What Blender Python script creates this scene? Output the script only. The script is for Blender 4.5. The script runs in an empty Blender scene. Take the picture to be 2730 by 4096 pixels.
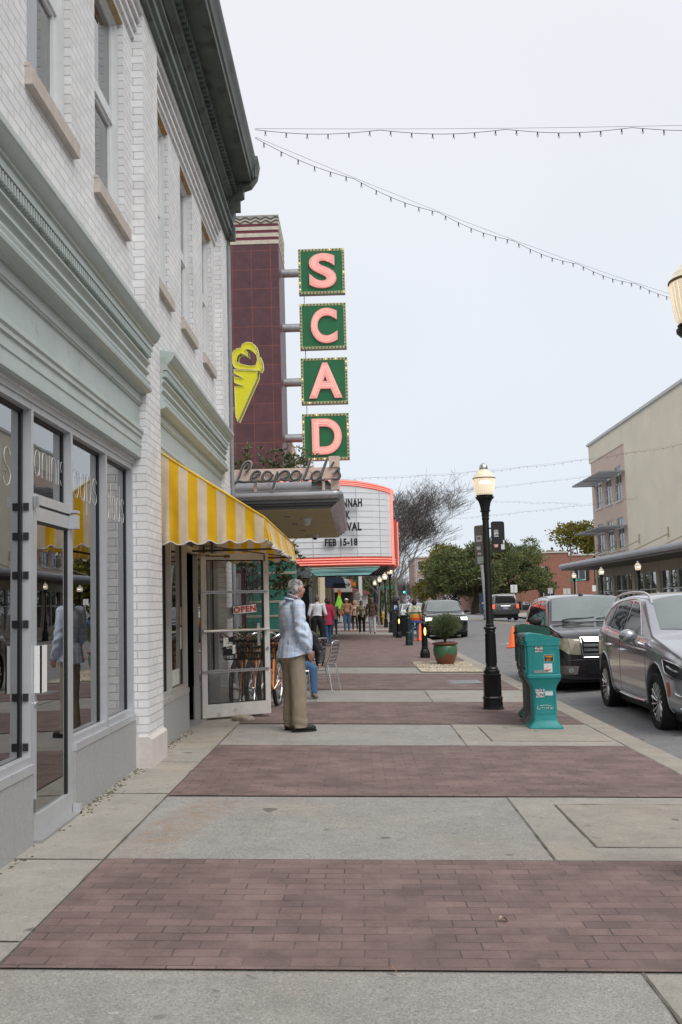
import bpy, bmesh, math, random
from mathutils import Vector, Matrix, noise as mnoise
from mathutils.bvhtree import BVHTree
random.seed(7)
S=bpy.context.scene
COL=S.collection
R=math.radians
# ---------------------------------------------------------------- camera
cd=bpy.data.cameras.new('camera'); cam=bpy.data.objects.new('camera',cd); COL.objects.link(cam); S.camera=cam
cd.sensor_fit='HORIZONTAL'; cd.sensor_width=24.0; cd.lens=35.0; cd.clip_start=0.05; cd.clip_end=3000
cam.matrix_world=Matrix.Translation((0,0,1.5))@(Matrix.Rotation(R(0.80886),4,'Z')@Matrix.Rotation(R(90+5.31331),4,'X')@Matrix.Rotation(-0.027,4,'Z'))
S.render.resolution_x=682; S.render.resolution_y=1024
# ---------------------------------------------------------------- world: bright overcast
SUN_EL=R(50); SUN_AZ=R(140)   # azimuth clockwise from +Y: soft light from behind right
w=bpy.data.worlds.new("World"); S.world=w; w.use_nodes=True
nt=w.node_tree; nt.nodes.clear()
out=nt.nodes.new('ShaderNodeOutputWorld'); bg=nt.nodes.new('ShaderNodeBackground')
sky=nt.nodes.new('ShaderNodeTexSky'); sky.sky_type='NISHITA'; sky.sun_disc=False; sky.sun_elevation=SUN_EL; sky.sun_rotation=SUN_AZ
hs=nt.nodes.new('ShaderNodeHueSaturation'); hs.inputs['Saturation'].default_value=.35; hs.inputs['Value'].default_value=.1
tc=nt.nodes.new('ShaderNodeTexCoord'); sx=nt.nodes.new('ShaderNodeSeparateXYZ')
rp=nt.nodes.new('ShaderNodeValToRGB')
rp.color_ramp.elements[0].position=0.0; rp.color_ramp.elements[0].color=(.55,.61,.68,1)
rp.color_ramp.elements[1].position=.62; rp.color_ramp.elements[1].color=(.665,.675,.70,1)
e=rp.color_ramp.elements.new(.22); e.color=(.61,.645,.695,1)
nz=nt.nodes.new('ShaderNodeTexNoise'); nz.inputs['Scale'].default_value=1.6; nz.inputs['Detail'].default_value=3
mr=nt.nodes.new('ShaderNodeMapRange'); mr.inputs[1].default_value=.3; mr.inputs[2].default_value=.7; mr.inputs[3].default_value=.96; mr.inputs[4].default_value=1.04
mul=nt.nodes.new('ShaderNodeVectorMath'); mul.operation='SCALE'
mx=nt.nodes.new('ShaderNodeMix'); mx.data_type='RGBA'; mx.inputs[0].default_value=.12
L=nt.links.new
L(tc.outputs['Generated'],sx.inputs[0]); L(sx.outputs[2],rp.inputs[0]); L(tc.outputs['Generated'],nz.inputs[0]); L(nz.outputs[0],mr.inputs[0])
L(rp.outputs[0],mul.inputs[0]); L(mr.outputs[0],mul.inputs['Scale'])
L(sky.outputs[0],hs.inputs['Color']); L(mul.outputs[0],mx.inputs[6]); L(hs.outputs[0],mx.inputs[7]); L(mx.outputs[2],bg.inputs[0]); bg.inputs[1].default_value=1.0
L(bg.outputs[0],out.inputs[0])
sl=bpy.data.lights.new('sun','SUN'); sl.energy=1.5; sl.angle=R(40); sl.color=(1,.97,.93)
so=bpy.data.objects.new('sun',sl); COL.objects.link(so)
so.rotation_euler=(Matrix.Rotation(-SUN_AZ,3,'Z')@Matrix.Rotation(R(90)-SUN_EL,3,'X').to_3x3().inverted()).to_euler()
so.location=(20,-10,40)
S.view_settings.view_transform='Standard'; S.view_settings.look='None'; S.view_settings.exposure=0.46; S.view_settings.gamma=1
# ---------------------------------------------------------------- materials
MATS={}
def _n(nt,t): return nt.nodes.new(t)
def pm(name,col=(.5,.5,.5),rough=.6,metal=0.,var=.12,vscale=6.,bump=0.,bscale=40.,coat=0.,ior=1.45,emit=None,es=1.,spots=None,stain=None,wcoord='Object'):
    """procedural principled material: base colour varied by noise, optional bump, dark specks, stain layer"""
    if name in MATS: return MATS[name]
    m=bpy.data.materials.new(name); m.use_nodes=True; nt=m.node_tree; nt.nodes.clear()
    o=_n(nt,'ShaderNodeOutputMaterial'); p=_n(nt,'ShaderNodeBsdfPrincipled'); L=nt.links.new
    L(p.outputs[0],o.inputs[0])
    p.inputs['Roughness'].default_value=rough; p.inputs['Metallic'].default_value=metal; p.inputs['IOR'].default_value=ior
    p.inputs['Coat Weight'].default_value=coat; p.inputs['Coat Roughness'].default_value=.03
    tc=_n(nt,'ShaderNodeTexCoord'); co=tc.outputs[wcoord]
    n1=_n(nt,'ShaderNodeTexNoise'); n1.inputs['Scale'].default_value=vscale; n1.inputs['Detail'].default_value=6; n1.inputs['Roughness'].default_value=.65; L(co,n1.inputs[0])
    r=_n(nt,'ShaderNodeMapRange'); r.inputs[1].default_value=.25; r.inputs[2].default_value=.75; r.inputs[3].default_value=1-var; r.inputs[4].default_value=1+var; L(n1.outputs[0],r.inputs[0])
    sc=_n(nt,'ShaderNodeVectorMath'); sc.operation='SCALE'; sc.inputs[0].default_value=col[:3]; L(r.outputs[0],sc.inputs['Scale'])
    c=sc.outputs[0]
    if spots:   # (scale, threshold, colour, strength)
        for (s,th,cc,st) in spots:
            v=_n(nt,'ShaderNodeTexNoise'); v.inputs['Scale'].default_value=s; v.inputs['Detail'].default_value=2; L(co,v.inputs[0])
            rr=_n(nt,'ShaderNodeMapRange'); rr.inputs[1].default_value=th; rr.inputs[2].default_value=th+.06; rr.inputs[3].default_value=0; rr.inputs[4].default_value=st; L(v.outputs[0],rr.inputs[0])
            mm=_n(nt,'ShaderNodeMix'); mm.data_type='RGBA'; L(rr.outputs[0],mm.inputs[0]); L(c,mm.inputs[6]); mm.inputs[7].default_value=(*cc,1); c=mm.outputs[2]
    L(c,p.inputs['Base Color'])
    if bump:
        nb=_n(nt,'ShaderNodeTexNoise'); nb.inputs['Scale'].default_value=bscale; nb.inputs['Detail'].default_value=4; L(co,nb.inputs[0])
        b=_n(nt,'ShaderNodeBump'); b.inputs['Strength'].default_value=bump; b.inputs['Distance'].default_value=.01; L(nb.outputs[0],b.inputs['Height']); L(b.outputs[0],p.inputs['Normal'])
    if emit: p.inputs['Emission Color'].default_value=(*emit,1); p.inputs['Emission Strength'].default_value=es
    MATS[name]=m; return m
def node_mat(name,fn):
    if name in MATS: return MATS[name]
    m=bpy.data.materials.new(name); m.use_nodes=True; nt=m.node_tree; nt.nodes.clear()
    o=_n(nt,'ShaderNodeOutputMaterial'); p=_n(nt,'ShaderNodeBsdfPrincipled'); nt.links.new(p.outputs[0],o.inputs[0])
    fn(nt,p,nt.links.new,o); MATS[name]=m; return m
def glass_mat(name,tint=(.9,.93,.92),ior=1.5,rough=0.0,boost=0.):
    def f(nt,p,L,o):
        nt.nodes.remove(p)
        fr=_n(nt,'ShaderNodeFresnel'); fr.inputs[0].default_value=ior
        tr=_n(nt,'ShaderNodeBsdfTransparent'); tr.inputs[0].default_value=(*tint,1)
        gl=_n(nt,'ShaderNodeBsdfGlossy'); gl.inputs['Roughness'].default_value=rough
        tc=_n(nt,'ShaderNodeTexCoord'); nn=_n(nt,'ShaderNodeTexNoise'); nn.inputs['Scale'].default_value=1.1; L(tc.outputs['Object'],nn.inputs[0])
        b=_n(nt,'ShaderNodeBump'); b.inputs['Strength'].default_value=.02; b.inputs['Distance'].default_value=.05; L(nn.outputs[0],b.inputs['Height']); L(b.outputs[0],gl.inputs['Normal'])
        ad=_n(nt,'ShaderNodeMath'); ad.operation='ADD'; ad.use_clamp=True; ad.inputs[1].default_value=boost; L(fr.outputs[0],ad.inputs[0])
        ms=_n(nt,'ShaderNodeMixShader'); L(ad.outputs[0],ms.inputs[0]); L(tr.outputs[0],ms.inputs[1]); L(gl.outputs[0],ms.inputs[2]); L(ms.outputs[0],o.inputs[0])
    return node_mat(name,f)
def brick_mat(name,c1,c2,mortar,bw=.215,bh=.075,ms=.008,axes='wall',rough=.75,bump=.5,var=.15,warp=0.,mvar=0.,squash=1.,smooth=.1,specks=0.,dirt=None):
    def f(nt,p,L,o):
        tc=_n(nt,'ShaderNodeTexCoord'); s=_n(nt,'ShaderNodeSeparateXYZ'); L(tc.outputs['Object'],s.inputs[0])
        cb=_n(nt,'ShaderNodeCombineXYZ')
        if axes=='wall':
            a=_n(nt,'ShaderNodeMath'); L(s.outputs[0],a.inputs[0]); L(s.outputs[1],a.inputs[1]); L(a.outputs[0],cb.inputs[0]); L(s.outputs[2],cb.inputs[1])
        else: L(s.outputs[0],cb.inputs[0]); L(s.outputs[1],cb.inputs[1])
        vec=cb.outputs[0]
        if warp:
            wn=_n(nt,'ShaderNodeTexNoise'); wn.inputs['Scale'].default_value=2.2; L(vec,wn.inputs[0])
            wm=_n(nt,'ShaderNodeVectorMath'); wm.operation='MULTIPLY_ADD'; L(wn.outputs['Color'],wm.inputs[0]); wm.inputs[1].default_value=(warp,warp*.35,0); L(vec,wm.inputs[2]); vec=wm.outputs[0]
        b=_n(nt,'ShaderNodeTexBrick'); L(vec,b.inputs[0]); b.inputs['Scale'].default_value=1
        b.inputs['Color1'].default_value=(*c1,1); b.inputs['Color2'].default_value=(*c2,1); b.inputs['Mortar'].default_value=(*mortar,1)
        b.inputs['Mortar Size'].default_value=ms; b.inputs['Mortar Smooth'].default_value=smooth; b.inputs['Brick Width'].default_value=bw; b.inputs['Row Height'].default_value=bh
        n=_n(nt,'ShaderNodeTexNoise'); n.inputs['Scale'].default_value=2.3; n.inputs['Detail'].default_value=8; n.inputs['Roughness'].default_value=.7; L(tc.outputs['Object'],n.inputs[0])
        r=_n(nt,'ShaderNodeMapRange'); r.inputs[1].default_value=.3; r.inputs[2].default_value=.7; r.inputs[3].default_value=1-var; r.inputs[4].default_value=1+var; L(n.outputs[0],r.inputs[0])
        col=b.outputs[0]
        if mvar:   # joints fade in and out
            n3=_n(nt,'ShaderNodeTexNoise'); n3.inputs['Scale'].default_value=3.1; n3.inputs['Detail'].default_value=3; L(tc.outputs['Object'],n3.inputs[0])
            r3=_n(nt,'ShaderNodeMapRange'); r3.inputs[1].default_value=.35; r3.inputs[2].default_value=.62; r3.inputs[3].default_value=1; r3.inputs[4].default_value=1-mvar; L(n3.outputs[0],r3.inputs[0])
            mu=_n(nt,'ShaderNodeMath'); mu.operation='MULTIPLY'; L(b.outputs['Fac'],mu.inputs[0]); L(r3.outputs[0],mu.inputs[1])
            b2=_n(nt,'ShaderNodeTexBrick'); L(vec,b2.inputs[0]); b2.inputs['Scale'].default_value=1; b2.inputs['Mortar Size'].default_value=0
            b2.inputs['Color1'].default_value=(*c1,1); b2.inputs['Color2'].default_value=(*c2,1); b2.inputs['Brick Width'].default_value=bw; b2.inputs['Row Height'].default_value=bh
            mm=_n(nt,'ShaderNodeMix'); mm.data_type='RGBA'; L(mu.outputs[0],mm.inputs[0]); L(b2.outputs[0],mm.inputs[6]); mm.inputs[7].default_value=(*mortar,1); col=mm.outputs[2]
        if specks:
            n4=_n(nt,'ShaderNodeTexNoise'); n4.inputs['Scale'].default_value=170; n4.inputs['Detail'].default_value=2; L(tc.outputs['Object'],n4.inputs[0])
            r4=_n(nt,'ShaderNodeMapRange'); r4.inputs[1].default_value=.6; r4.inputs[2].default_value=.68; r4.inputs[3].default_value=0; r4.inputs[4].default_value=specks; L(n4.outputs[0],r4.inputs[0])
            m4=_n(nt,'ShaderNodeMix'); m4.data_type='RGBA'; L(r4.outputs[0],m4.inputs[0]); L(col,m4.inputs[6]); m4.inputs[7].default_value=(c1[0]*.35,c1[1]*.35,c1[2]*.38,1); col=m4.outputs[2]
        if dirt:
            n5=_n(nt,'ShaderNodeTexNoise'); n5.inputs['Scale'].default_value=dirt[0]; n5.inputs['Detail'].default_value=5; L(tc.outputs['Object'],n5.inputs[0])
            r5=_n(nt,'ShaderNodeMapRange'); r5.inputs[1].default_value=.55; r5.inputs[2].default_value=.8; r5.inputs[3].default_value=0; r5.inputs[4].default_value=dirt[2]; L(n5.outputs[0],r5.inputs[0])
            m5=_n(nt,'ShaderNodeMix'); m5.data_type='RGBA'; L(r5.outputs[0],m5.inputs[0]); L(col,m5.inputs[6]); m5.inputs[7].default_value=(*dirt[1],1); col=m5.outputs[2]
        sc=_n(nt,'ShaderNodeVectorMath'); sc.operation='SCALE'; L(col,sc.inputs[0]); L(r.outputs[0],sc.inputs['Scale'])
        L(sc.outputs[0],p.inputs['Base Color']); p.inputs['Roughness'].default_value=rough
        iv=_n(nt,'ShaderNodeMath'); iv.operation='MULTIPLY_ADD'; L(b.outputs['Fac'],iv.inputs[0]); iv.inputs[1].default_value=-1; iv.inputs[2].default_value=1
        n2=_n(nt,'ShaderNodeTexNoise'); n2.inputs['Scale'].default_value=60; L(tc.outputs['Object'],n2.inputs[0])
        ad=_n(nt,'ShaderNodeMath'); ad.operation='MULTIPLY_ADD'; L(n2.outputs[0],ad.inputs[0]); ad.inputs[1].default_value=.35; L(iv.outputs[0],ad.inputs[2])
        bu=_n(nt,'ShaderNodeBump'); bu.inputs['Strength'].default_value=bump; bu.inputs['Distance'].default_value=.008; L(ad.outputs[0],bu.inputs['Height']); L(bu.outputs[0],p.inputs['Normal'])
    return node_mat(name,f)
# ---------------------------------------------------------------- mesh builder
class MB:
    def __init__(s): s.v=[]; s.f=[]; s.m=[]
    def add(s,vs,fs,mi=0):
        b=len(s.v); s.v+= [tuple(v) for v in vs]; s.f+= [tuple(b+i for i in f) for f in fs]; s.m+= [mi]*len(fs); return s
    def box(s,x0,x1,y0,y1,z0,z1,mi=0):
        return s.add([(x0,y0,z0),(x1,y0,z0),(x1,y1,z0),(x0,y1,z0),(x0,y0,z1),(x1,y0,z1),(x1,y1,z1),(x0,y1,z1)],
          [(0,3,2,1),(4,5,6,7),(0,1,5,4),(1,2,6,5),(2,3,7,6),(3,0,4,7)],mi)
    def bar(s,a,b,w,h,mi=0,up=(0,0,1)):
        a=Vector(a); b=Vector(b); d=(b-a).normalized(); u=Vector(up)
        if abs(d.dot(u))>.98: u=Vector((0,1,0))
        x=d.cross(u).normalized()*(w/2); y=x.cross(d).normalized()*(h/2)
        vs=[p+i*x+j*y for p in (a,b) for i,j in ((-1,-1),(1,-1),(1,1),(-1,1))]
        return s.add(vs,[(3,2,1,0),(4,5,6,7),(0,1,5,4),(1,2,6,5),(2,3,7,6),(3,0,4,7)],mi)
    def ring(s,c,x,y,n): return [c+x*math.cos(2*math.pi*i/n)+y*math.sin(2*math.pi*i/n) for i in range(n)]
    def tube(s,pts,r,n=8,mi=0,flat=None,flatdir=None,caps=True,closed=False):
        """r: number or list; flat=(ratio) squashes along flatdir"""
        P=[Vector(p) for p in pts]; k=len(P)
        if k<2: return s
        rs=r if isinstance(r,(list,tuple)) else [r]*k
        prev=None; rings=[]
        for i in range(k):
            if closed: d=(P[(i+1)%k]-P[i-1])
            else: d=(P[min(i+1,k-1)]-P[max(i-1,0)])
            if d.length<1e-9: d=Vector((0,0,1))
            d.normalize()
            if flatdir is not None:
                f=Vector(flatdir); x=d.cross(f).normalized(); y=f.normalized()*(flat or 1)
            else:
                if prev is None:
                    u=Vector((0,0,1)) if abs(d.z)<.9 else Vector((1,0,0)); x=d.cross(u).normalized()
                else:
                    x=(prev-d*prev.dot(d)); x=x.normalized() if x.length>1e-6 else d.orthogonal().normalized()
                y=d.cross(x).normalized(); prev=x
            rings.append(s.ring(P[i],x*rs[i],y*rs[i],n))
        vs=[v for q in rings for v in q]; fs=[]
        for i in range(k if closed else k-1):
            j=(i+1)%k
            for a in range(n): fs.append((i*n+a,i*n+(a+1)%n,j*n+(a+1)%n,j*n+a))
        if caps and not closed: fs.append(tuple(range(n))[::-1]); fs.append(tuple((k-1)*n+a for a in range(n)))
        return s.add(vs,fs,mi)
    def lathe(s,prof,n=16,c=(0,0,0),mi=0,axis='z',caps=True):
        """prof [(r,z)] bottom to top"""
        vs=[];fs=[];k=len(prof)
        for (r,z) in prof:
            for i in range(n):
                a=2*math.pi*(i+.5)/n; x,y=r*math.cos(a),r*math.sin(a)
                v=(x,y,z) if axis=='z' else ((z,x,y) if axis=='x' else (x,z,y))
                vs.append((c[0]+v[0],c[1]+v[1],c[2]+v[2]))
        for j in range(k-1):
            for i in range(n): fs.append((j*n+i,j*n+(i+1)%n,(j+1)*n+(i+1)%n,(j+1)*n+i))
        if caps and prof[0][0]>1e-5: fs.append(tuple(range(n))[::-1])
        if caps and prof[-1][0]>1e-5: fs.append(tuple((k-1)*n+i for i in range(n)))
        return s.add(vs,fs,mi)
    def sphere(s,c,r,n=10,mi=0,sc=(1,1,1)):
        pr=[(r*math.sin(math.pi*i/(n//2+1)),-r*math.cos(math.pi*i/(n//2+1))) for i in range(n//2+2)]
        pr[0]=(1e-6,pr[0][1]); pr[-1]=(1e-6,pr[-1][1])
        b=len(s.v); s.lathe(pr,n,(0,0,0),mi)
        for i in range(b,len(s.v)): v=s.v[i]; s.v[i]=(c[0]+v[0]*sc[0],c[1]+v[1]*sc[1],c[2]+v[2]*sc[2])
        return s
    def sweep(s,prof,a0,a1,axis='y',mi=0,cap=True):
        """closed profile of 2D points swept straight along an axis; y: (x,z); x: (y,z); z: (x,y)"""
        n=len(prof)
        def P(p,t): return (p[0],t,p[1]) if axis=='y' else ((t,p[0],p[1]) if axis=='x' else (p[0],p[1],t))
        vs=[P(p,a0) for p in prof]+[P(p,a1) for p in prof]
        fs=[(i,(i+1)%n,n+(i+1)%n,n+i) for i in range(n)]
        if cap: fs+= [tuple(range(n))[::-1],tuple(range(n,2*n))]
        return s.add(vs,fs,mi)
    def quad(s,a,b,c,d,mi=0): return s.add([a,b,c,d],[(0,1,2,3)],mi)
    def merge(s,o,M=None,mi=None):
        vs=[tuple(M@Vector(v)) for v in o.v] if M else o.v
        b=len(s.v); s.v+=list(vs); s.f+=[tuple(b+i for i in f) for f in o.f]; s.m+= o.m if mi is None else [mi]*len(o.f); return s
    def build(s,name,mats,parent=None,smooth=False,world=False,recalc=True,auto=40):
        me=bpy.data.meshes.new(name); me.from_pydata(s.v,[],s.f)
        return finish(me,name,mats,s.m,parent,smooth,world,recalc,auto)
def finish(me,name,mats,mi,parent,smooth,world,recalc=True,auto=40):
    if not isinstance(mats,(list,tuple)): mats=[mats]
    for m in mats: me.materials.append(m)
    if mi is not None and len(mats)>1: me.polygons.foreach_set('material_index',mi)
    me.validate()
    if recalc:
        bm=bmesh.new(); bm.from_mesh(me); bmesh.ops.recalc_face_normals(bm,faces=bm.faces)
        bm.to_mesh(me); bm.free()
    if smooth:
        me.polygons.foreach_set('use_smooth',[True]*len(me.polygons))
        if auto: me.set_sharp_from_angle(angle=R(auto))
    o=bpy.data.objects.new(name,me); COL.objects.link(o)
    if parent:
        o.parent=parent
        if world:
            l=parent.get('_w') if False else WL.get(parent.name,(0,0,0)); o.location=(-l[0],-l[1],-l[2])
    return o
WL={}
def tag(o,label,cat,group=None):
    o['label']=label; o['category']=cat
    if group: o['group']=group
    return o
def thing(name,label,cat,loc=(0,0,0),rot=0,group=None):
    o=bpy.data.objects.new(name,None); COL.objects.link(o); o.empty_display_size=.2
    o.location=loc; o.rotation_euler=(0,0,rot); WL[o.name]=loc
    return tag(o,label,cat,group)
def struct(o): o['kind']='structure'; return o
def copy_tree(o,parent=None):
    c=o.copy(); COL.objects.link(c)
    if parent: c.parent=parent
    for ch in list(o.children): copy_tree(ch,c)
    return c
def dup(o,loc,rot=0,label=None,group=None,scale=None):
    c=copy_tree(o); c.location=loc; c.rotation_euler=(0,0,rot)
    if label: c['label']=label
    if group: c['group']=group
    if scale: c.scale=(scale,)*3
    return c
def gz(x):
    if x<=3.12: return -.027*x
    if x<9: return -.235+(x-3.12)/5.88*.33
    if x<14.9: return .095-(x-9)/5.9*.33
    return -.10+.01*(x-14.9)
def text_mb(body,size=1.,ext=.01,off=0.,align='CENTER',space=1.,res=3,sx=1.,shear=0.,line=1.):
    c=bpy.data.curves.new('t','FONT'); c.body=body; c.size=size; c.extrude=ext; c.offset=off; c.align_x=align; c.align_y='CENTER'; c.space_character=space; c.resolution_u=res; c.shear=shear; c.space_line=line
    o=bpy.data.objects.new('t',c); COL.objects.link(o); dg=bpy.context.evaluated_depsgraph_get(); dg.update()
    me=bpy.data.meshes.new_from_object(o.evaluated_get(dg)); mb=MB()
    mb.add([(v.co.x*sx,v.co.y,v.co.z) for v in me.vertices],[tuple(p.vertices) for p in me.polygons])
    bpy.data.objects.remove(o); bpy.data.curves.remove(c); bpy.data.meshes.remove(me); return mb
def face_cam(loc,rotz=0):   # text upright, reading from -Y side
    return Matrix.Translation(loc)@Matrix.Rotation(rotz,4,'Z')@Matrix.Rotation(R(90),4,'X')
def catmull(P,k=6):
    P=[Vector(p) for p in P]; out=[]
    for i in range(len(P)-1):
        p0=P[max(i-1,0)];p1=P[i];p2=P[i+1];p3=P[min(i+2,len(P)-1)]
        for j in range(k):
            t=j/k; out.append(.5*((2*p1)+(p2-p0)*t+(2*p0-5*p1+4*p2-p3)*t*t+(3*p1-p0-3*p2+p3)*t**3))
    out.append(P[-1]); return out
# ---------------------------------------------------------------- shared materials
M_white_brick=brick_mat('painted_white_brick',(.78,.78,.79),(.70,.70,.72),(.50,.49,.47),bump=.8,var=.10,ms=.0045,warp=.006,smooth=.3,dirt=(1.7,(.58,.56,.52),.55))
M_trim=pm('grey_green_paint',(.405,.465,.448),.42,var=.10,vscale=3,bump=.12,bscale=14,spots=[(5,.66,(.24,.27,.22),.5),(1.3,.6,(.46,.53,.51),.5)])
M_trim_dark=pm('weathered_shaded_cornice',(.09,.112,.10),.55,var=.35,vscale=2.5,bump=.3,bscale=20,spots=[(3,.58,(.05,.055,.045),.75)])  # green darkened so the colour carries the shade under the cornice
M_alu=pm('anodised_aluminium',(.52,.535,.56),.42,.35,var=.08,vscale=4,spots=[(9,.7,(.3,.3,.3),.4)])
M_alu_dirty=pm('painted_door_frame',(.60,.58,.56),.5,.1,var=.12,vscale=5,spots=[(7,.65,(.35,.31,.27),.5)])
M_gasket=pm('black_glazing_gasket',(.02,.02,.022),.5)
M_bulk=pm('grey_granite_panel',(.36,.365,.365),.6,var=.12,vscale=30,spots=[(120,.6,(.2,.2,.2),.5),(90,.62,(.5,.5,.5),.4)])
M_sill=pm('sandstone_sill',(.50,.44,.395),.8,var=.15,vscale=9,bump=.3)
M_wframe=pm('white_window_paint',(.66,.67,.68),.45,var=.06)
M_glass=glass_mat('shop_window_glass',(.72,.76,.76),ior=1.62,boost=.30)
M_glass_up=glass_mat('sash_window_glass',(.7,.76,.78),ior=1.6,boost=.24)
M_door_glass=glass_mat('door_glass',(.90,.91,.91),ior=1.45,boost=.0)
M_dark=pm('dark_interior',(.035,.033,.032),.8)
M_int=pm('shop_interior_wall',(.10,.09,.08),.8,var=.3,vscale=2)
M_curtain=pm('pale_curtain',(.72,.76,.78),.8,var=.15,vscale=8)
M_black=pm('black_metal_paint',(.012,.013,.014),.32,var=.2)
M_black_rough=pm('black_rubber',(.018,.018,.019),.75,var=.3)
M_chrome=pm('chrome',(.75,.75,.76),.12,1.,var=.03)
M_steel=pm('brushed_steel',(.55,.55,.56),.35,1.,var=.1)
M_alu_tube=pm('polished_aluminium_tube',(.72,.72,.73),.25,1.,var=.05)
M_white=pm('white_paint',(.75,.75,.74),.5,var=.05)
M_white_plastic=pm('white_sign_plastic',(.80,.81,.82),.35,var=.03)
def concrete_mat(name,col,agg,rust=False):
    def f(nt,p,L,o):
        tc=_n(nt,'ShaderNodeTexCoord'); co=tc.outputs['Object']
        def noise(s,d=6,r=.6): n=_n(nt,'ShaderNodeTexNoise'); n.inputs['Scale'].default_value=s; n.inputs['Detail'].default_value=d; n.inputs['Roughness'].default_value=r; L(co,n.inputs[0]); return n.outputs[0]
        def rng(x,a,b,c,d): r=_n(nt,'ShaderNodeMapRange'); r.inputs[1].default_value=a; r.inputs[2].default_value=b; r.inputs[3].default_value=c; r.inputs[4].default_value=d; L(x,r.inputs[0]); return r.outputs[0]
        def mix(f,a,b): m=_n(nt,'ShaderNodeMix'); m.data_type='RGBA'; L(f,m.inputs[0]); (L(a,m.inputs[6]) if not isinstance(a,tuple) else setattr(m.inputs[6],'default_value',(*a,1))); m.inputs[7].default_value=(*b,1); return m.outputs[2]
        c=mix(rng(noise(1.7,8,.7),.38,.68,0,.8),col,(col[0]*.72,col[1]*.72,col[2]*.73))
        c=mix(rng(noise(.9,4),.52,.72,0,.6),c,(col[0]*1.10,col[1]*.98,col[2]*.80))
        c=mix(rng(noise(14,4),.56,.7,0,.45),c,(col[0]*.62,col[1]*.62,col[2]*.62))
        v=_n(nt,'ShaderNodeTexVoronoi'); v.inputs['Scale'].default_value=135; L(co,v.inputs[0])
        sx=_n(nt,'ShaderNodeSeparateColor'); L(v.outputs['Color'],sx.inputs[0])
        c=mix(rng(sx.outputs[0],.80,.82,0,agg*.8),c,(col[0]*1.5,col[1]*1.5,col[2]*1.5))
        c=mix(rng(sx.outputs[1],.72,.76,0,agg),c,(col[0]*.42,col[1]*.42,col[2]*.43))
        c=mix(rng(noise(3.3,1),.72,.735,0,.7),c,(.08,.08,.08)); c=mix(rng(noise(11,1),.745,.76,0,.55),c,(.11,.105,.10)); c=mix(rng(noise(17,1),.76,.775,0,.5),c,(.6,.59,.56))
        c=mix(rng(noise(5.5,7,.75),.47,.66,0,.42),c,(col[0]*.66,col[1]*.66,col[2]*.68))
        c=mix(rng(noise(.45,3),.55,.7,0,.35),c,(col[0]*.74,col[1]*.75,col[2]*.76))
        if rust:
            s_=_n(nt,'ShaderNodeSeparateXYZ'); L(co,s_.inputs[0])
            def ma(op,a,b_,c_=None):
                q=_n(nt,'ShaderNodeMath'); q.operation=op
                for i,v in enumerate((a,b_,c_)):
                    if v is None: continue
                    (L(v,q.inputs[i]) if not isinstance(v,(int,float)) else setattr(q.inputs[i],'default_value',v))
                return q.outputs[0]
            yy=ma('SUBTRACT',s_.outputs[1],7.0); xx=ma('ADD',s_.outputs[0],1.24); xx=ma('MULTIPLY_ADD',yy,-.16,xx)
            d=ma('ADD',ma('POWER',ma('ABSOLUTE',ma('MULTIPLY',xx,4.2),0),2.0),ma('POWER',ma('ABSOLUTE',ma('MULTIPLY',yy,.95),0),2.0))
            k=ma('MULTIPLY',rng(d,.15,1.1,.5,0),rng(noise(7,5),.38,.62,.1,1.)); c=mix(k,c,(.34,.20,.10))
        L(c,p.inputs['Base Color']); p.inputs['Roughness'].default_value=.9
        b=_n(nt,'ShaderNodeBump'); b.inputs['Strength'].default_value=.35; b.inputs['Distance'].default_value=.004; L(v.outputs['Distance'],b.inputs['Height']); L(b.outputs[0],p.inputs['Normal'])
    return node_mat(name,f)
M_conc=concrete_mat('exposed_aggregate_concrete',(.37,.352,.328),.42,True)
M_conc_smooth=concrete_mat('smooth_pavement_concrete',(.395,.37,.325),.18)
M_conc_tan=concrete_mat('tan_stained_concrete',(.385,.35,.297),.2)
M_joint=pm('pavement_joint_dirt',(.14,.125,.105),.95,var=.4,vscale=20)
M_asphalt=concrete_mat('worn_asphalt',(.235,.235,.24),.35)
M_paver=brick_mat('red_clay_paver',(.228,.155,.140),(.165,.115,.106),(.062,.052,.048),bw=.205,bh=.1015,ms=.0036,axes='ground',rough=.82,bump=.6,var=.32,warp=.022,mvar=.85,smooth=.0,specks=.8,dirt=(3,(.27,.19,.175),.6))
# ================================================================ GROUND
def sheet(name,x0,x1,y0,y1,m,off=0.,nx=1,fn=gz,ny=1,extra=None,skirt=0):
    mb=MB()
    for i in range(nx):
        a=x0+(x1-x0)*i/nx; b=x0+(x1-x0)*(i+1)/nx
        for j in range(ny):
            c=y0+(y1-y0)*j/ny; d=y0+(y1-y0)*(j+1)/ny
            mb.quad((a,c,fn(a)+off),(b,c,fn(b)+off),(b,d,fn(b)+off),(a,d,fn(a)+off))
    if extra: extra(mb)
    return struct(mb.build(name,m))
# far ground under everything
mb=MB(); mb.quad((-400,-60,-.42),(500,-60,-.42),(500,1500,-.42),(-400,1500,-.42)); struct(mb.build('ground',pm('distant_ground',(.16,.155,.14),.9,var=.2,vscale=.05)))
# road
mb=MB()
xs=[3.13,4.5,6,7.5,9,10.5,12,13.5,14.9]
for a,b in zip(xs[:-1],xs[1:]): mb.quad((a,-20,gz(a+1e-4)),(b,-20,gz(b-1e-4)),(b,420,gz(b-1e-4)),(a,420,gz(a+1e-4)))
struct(mb.build('road',M_asphalt))
# cross street between the blocks, far off
mb=MB(); mb.quad((15,86,-.09),(120,86,-.09),(120,100,-.09),(15,100,-.09)); struct(mb.build('side_street',M_asphalt))
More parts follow.
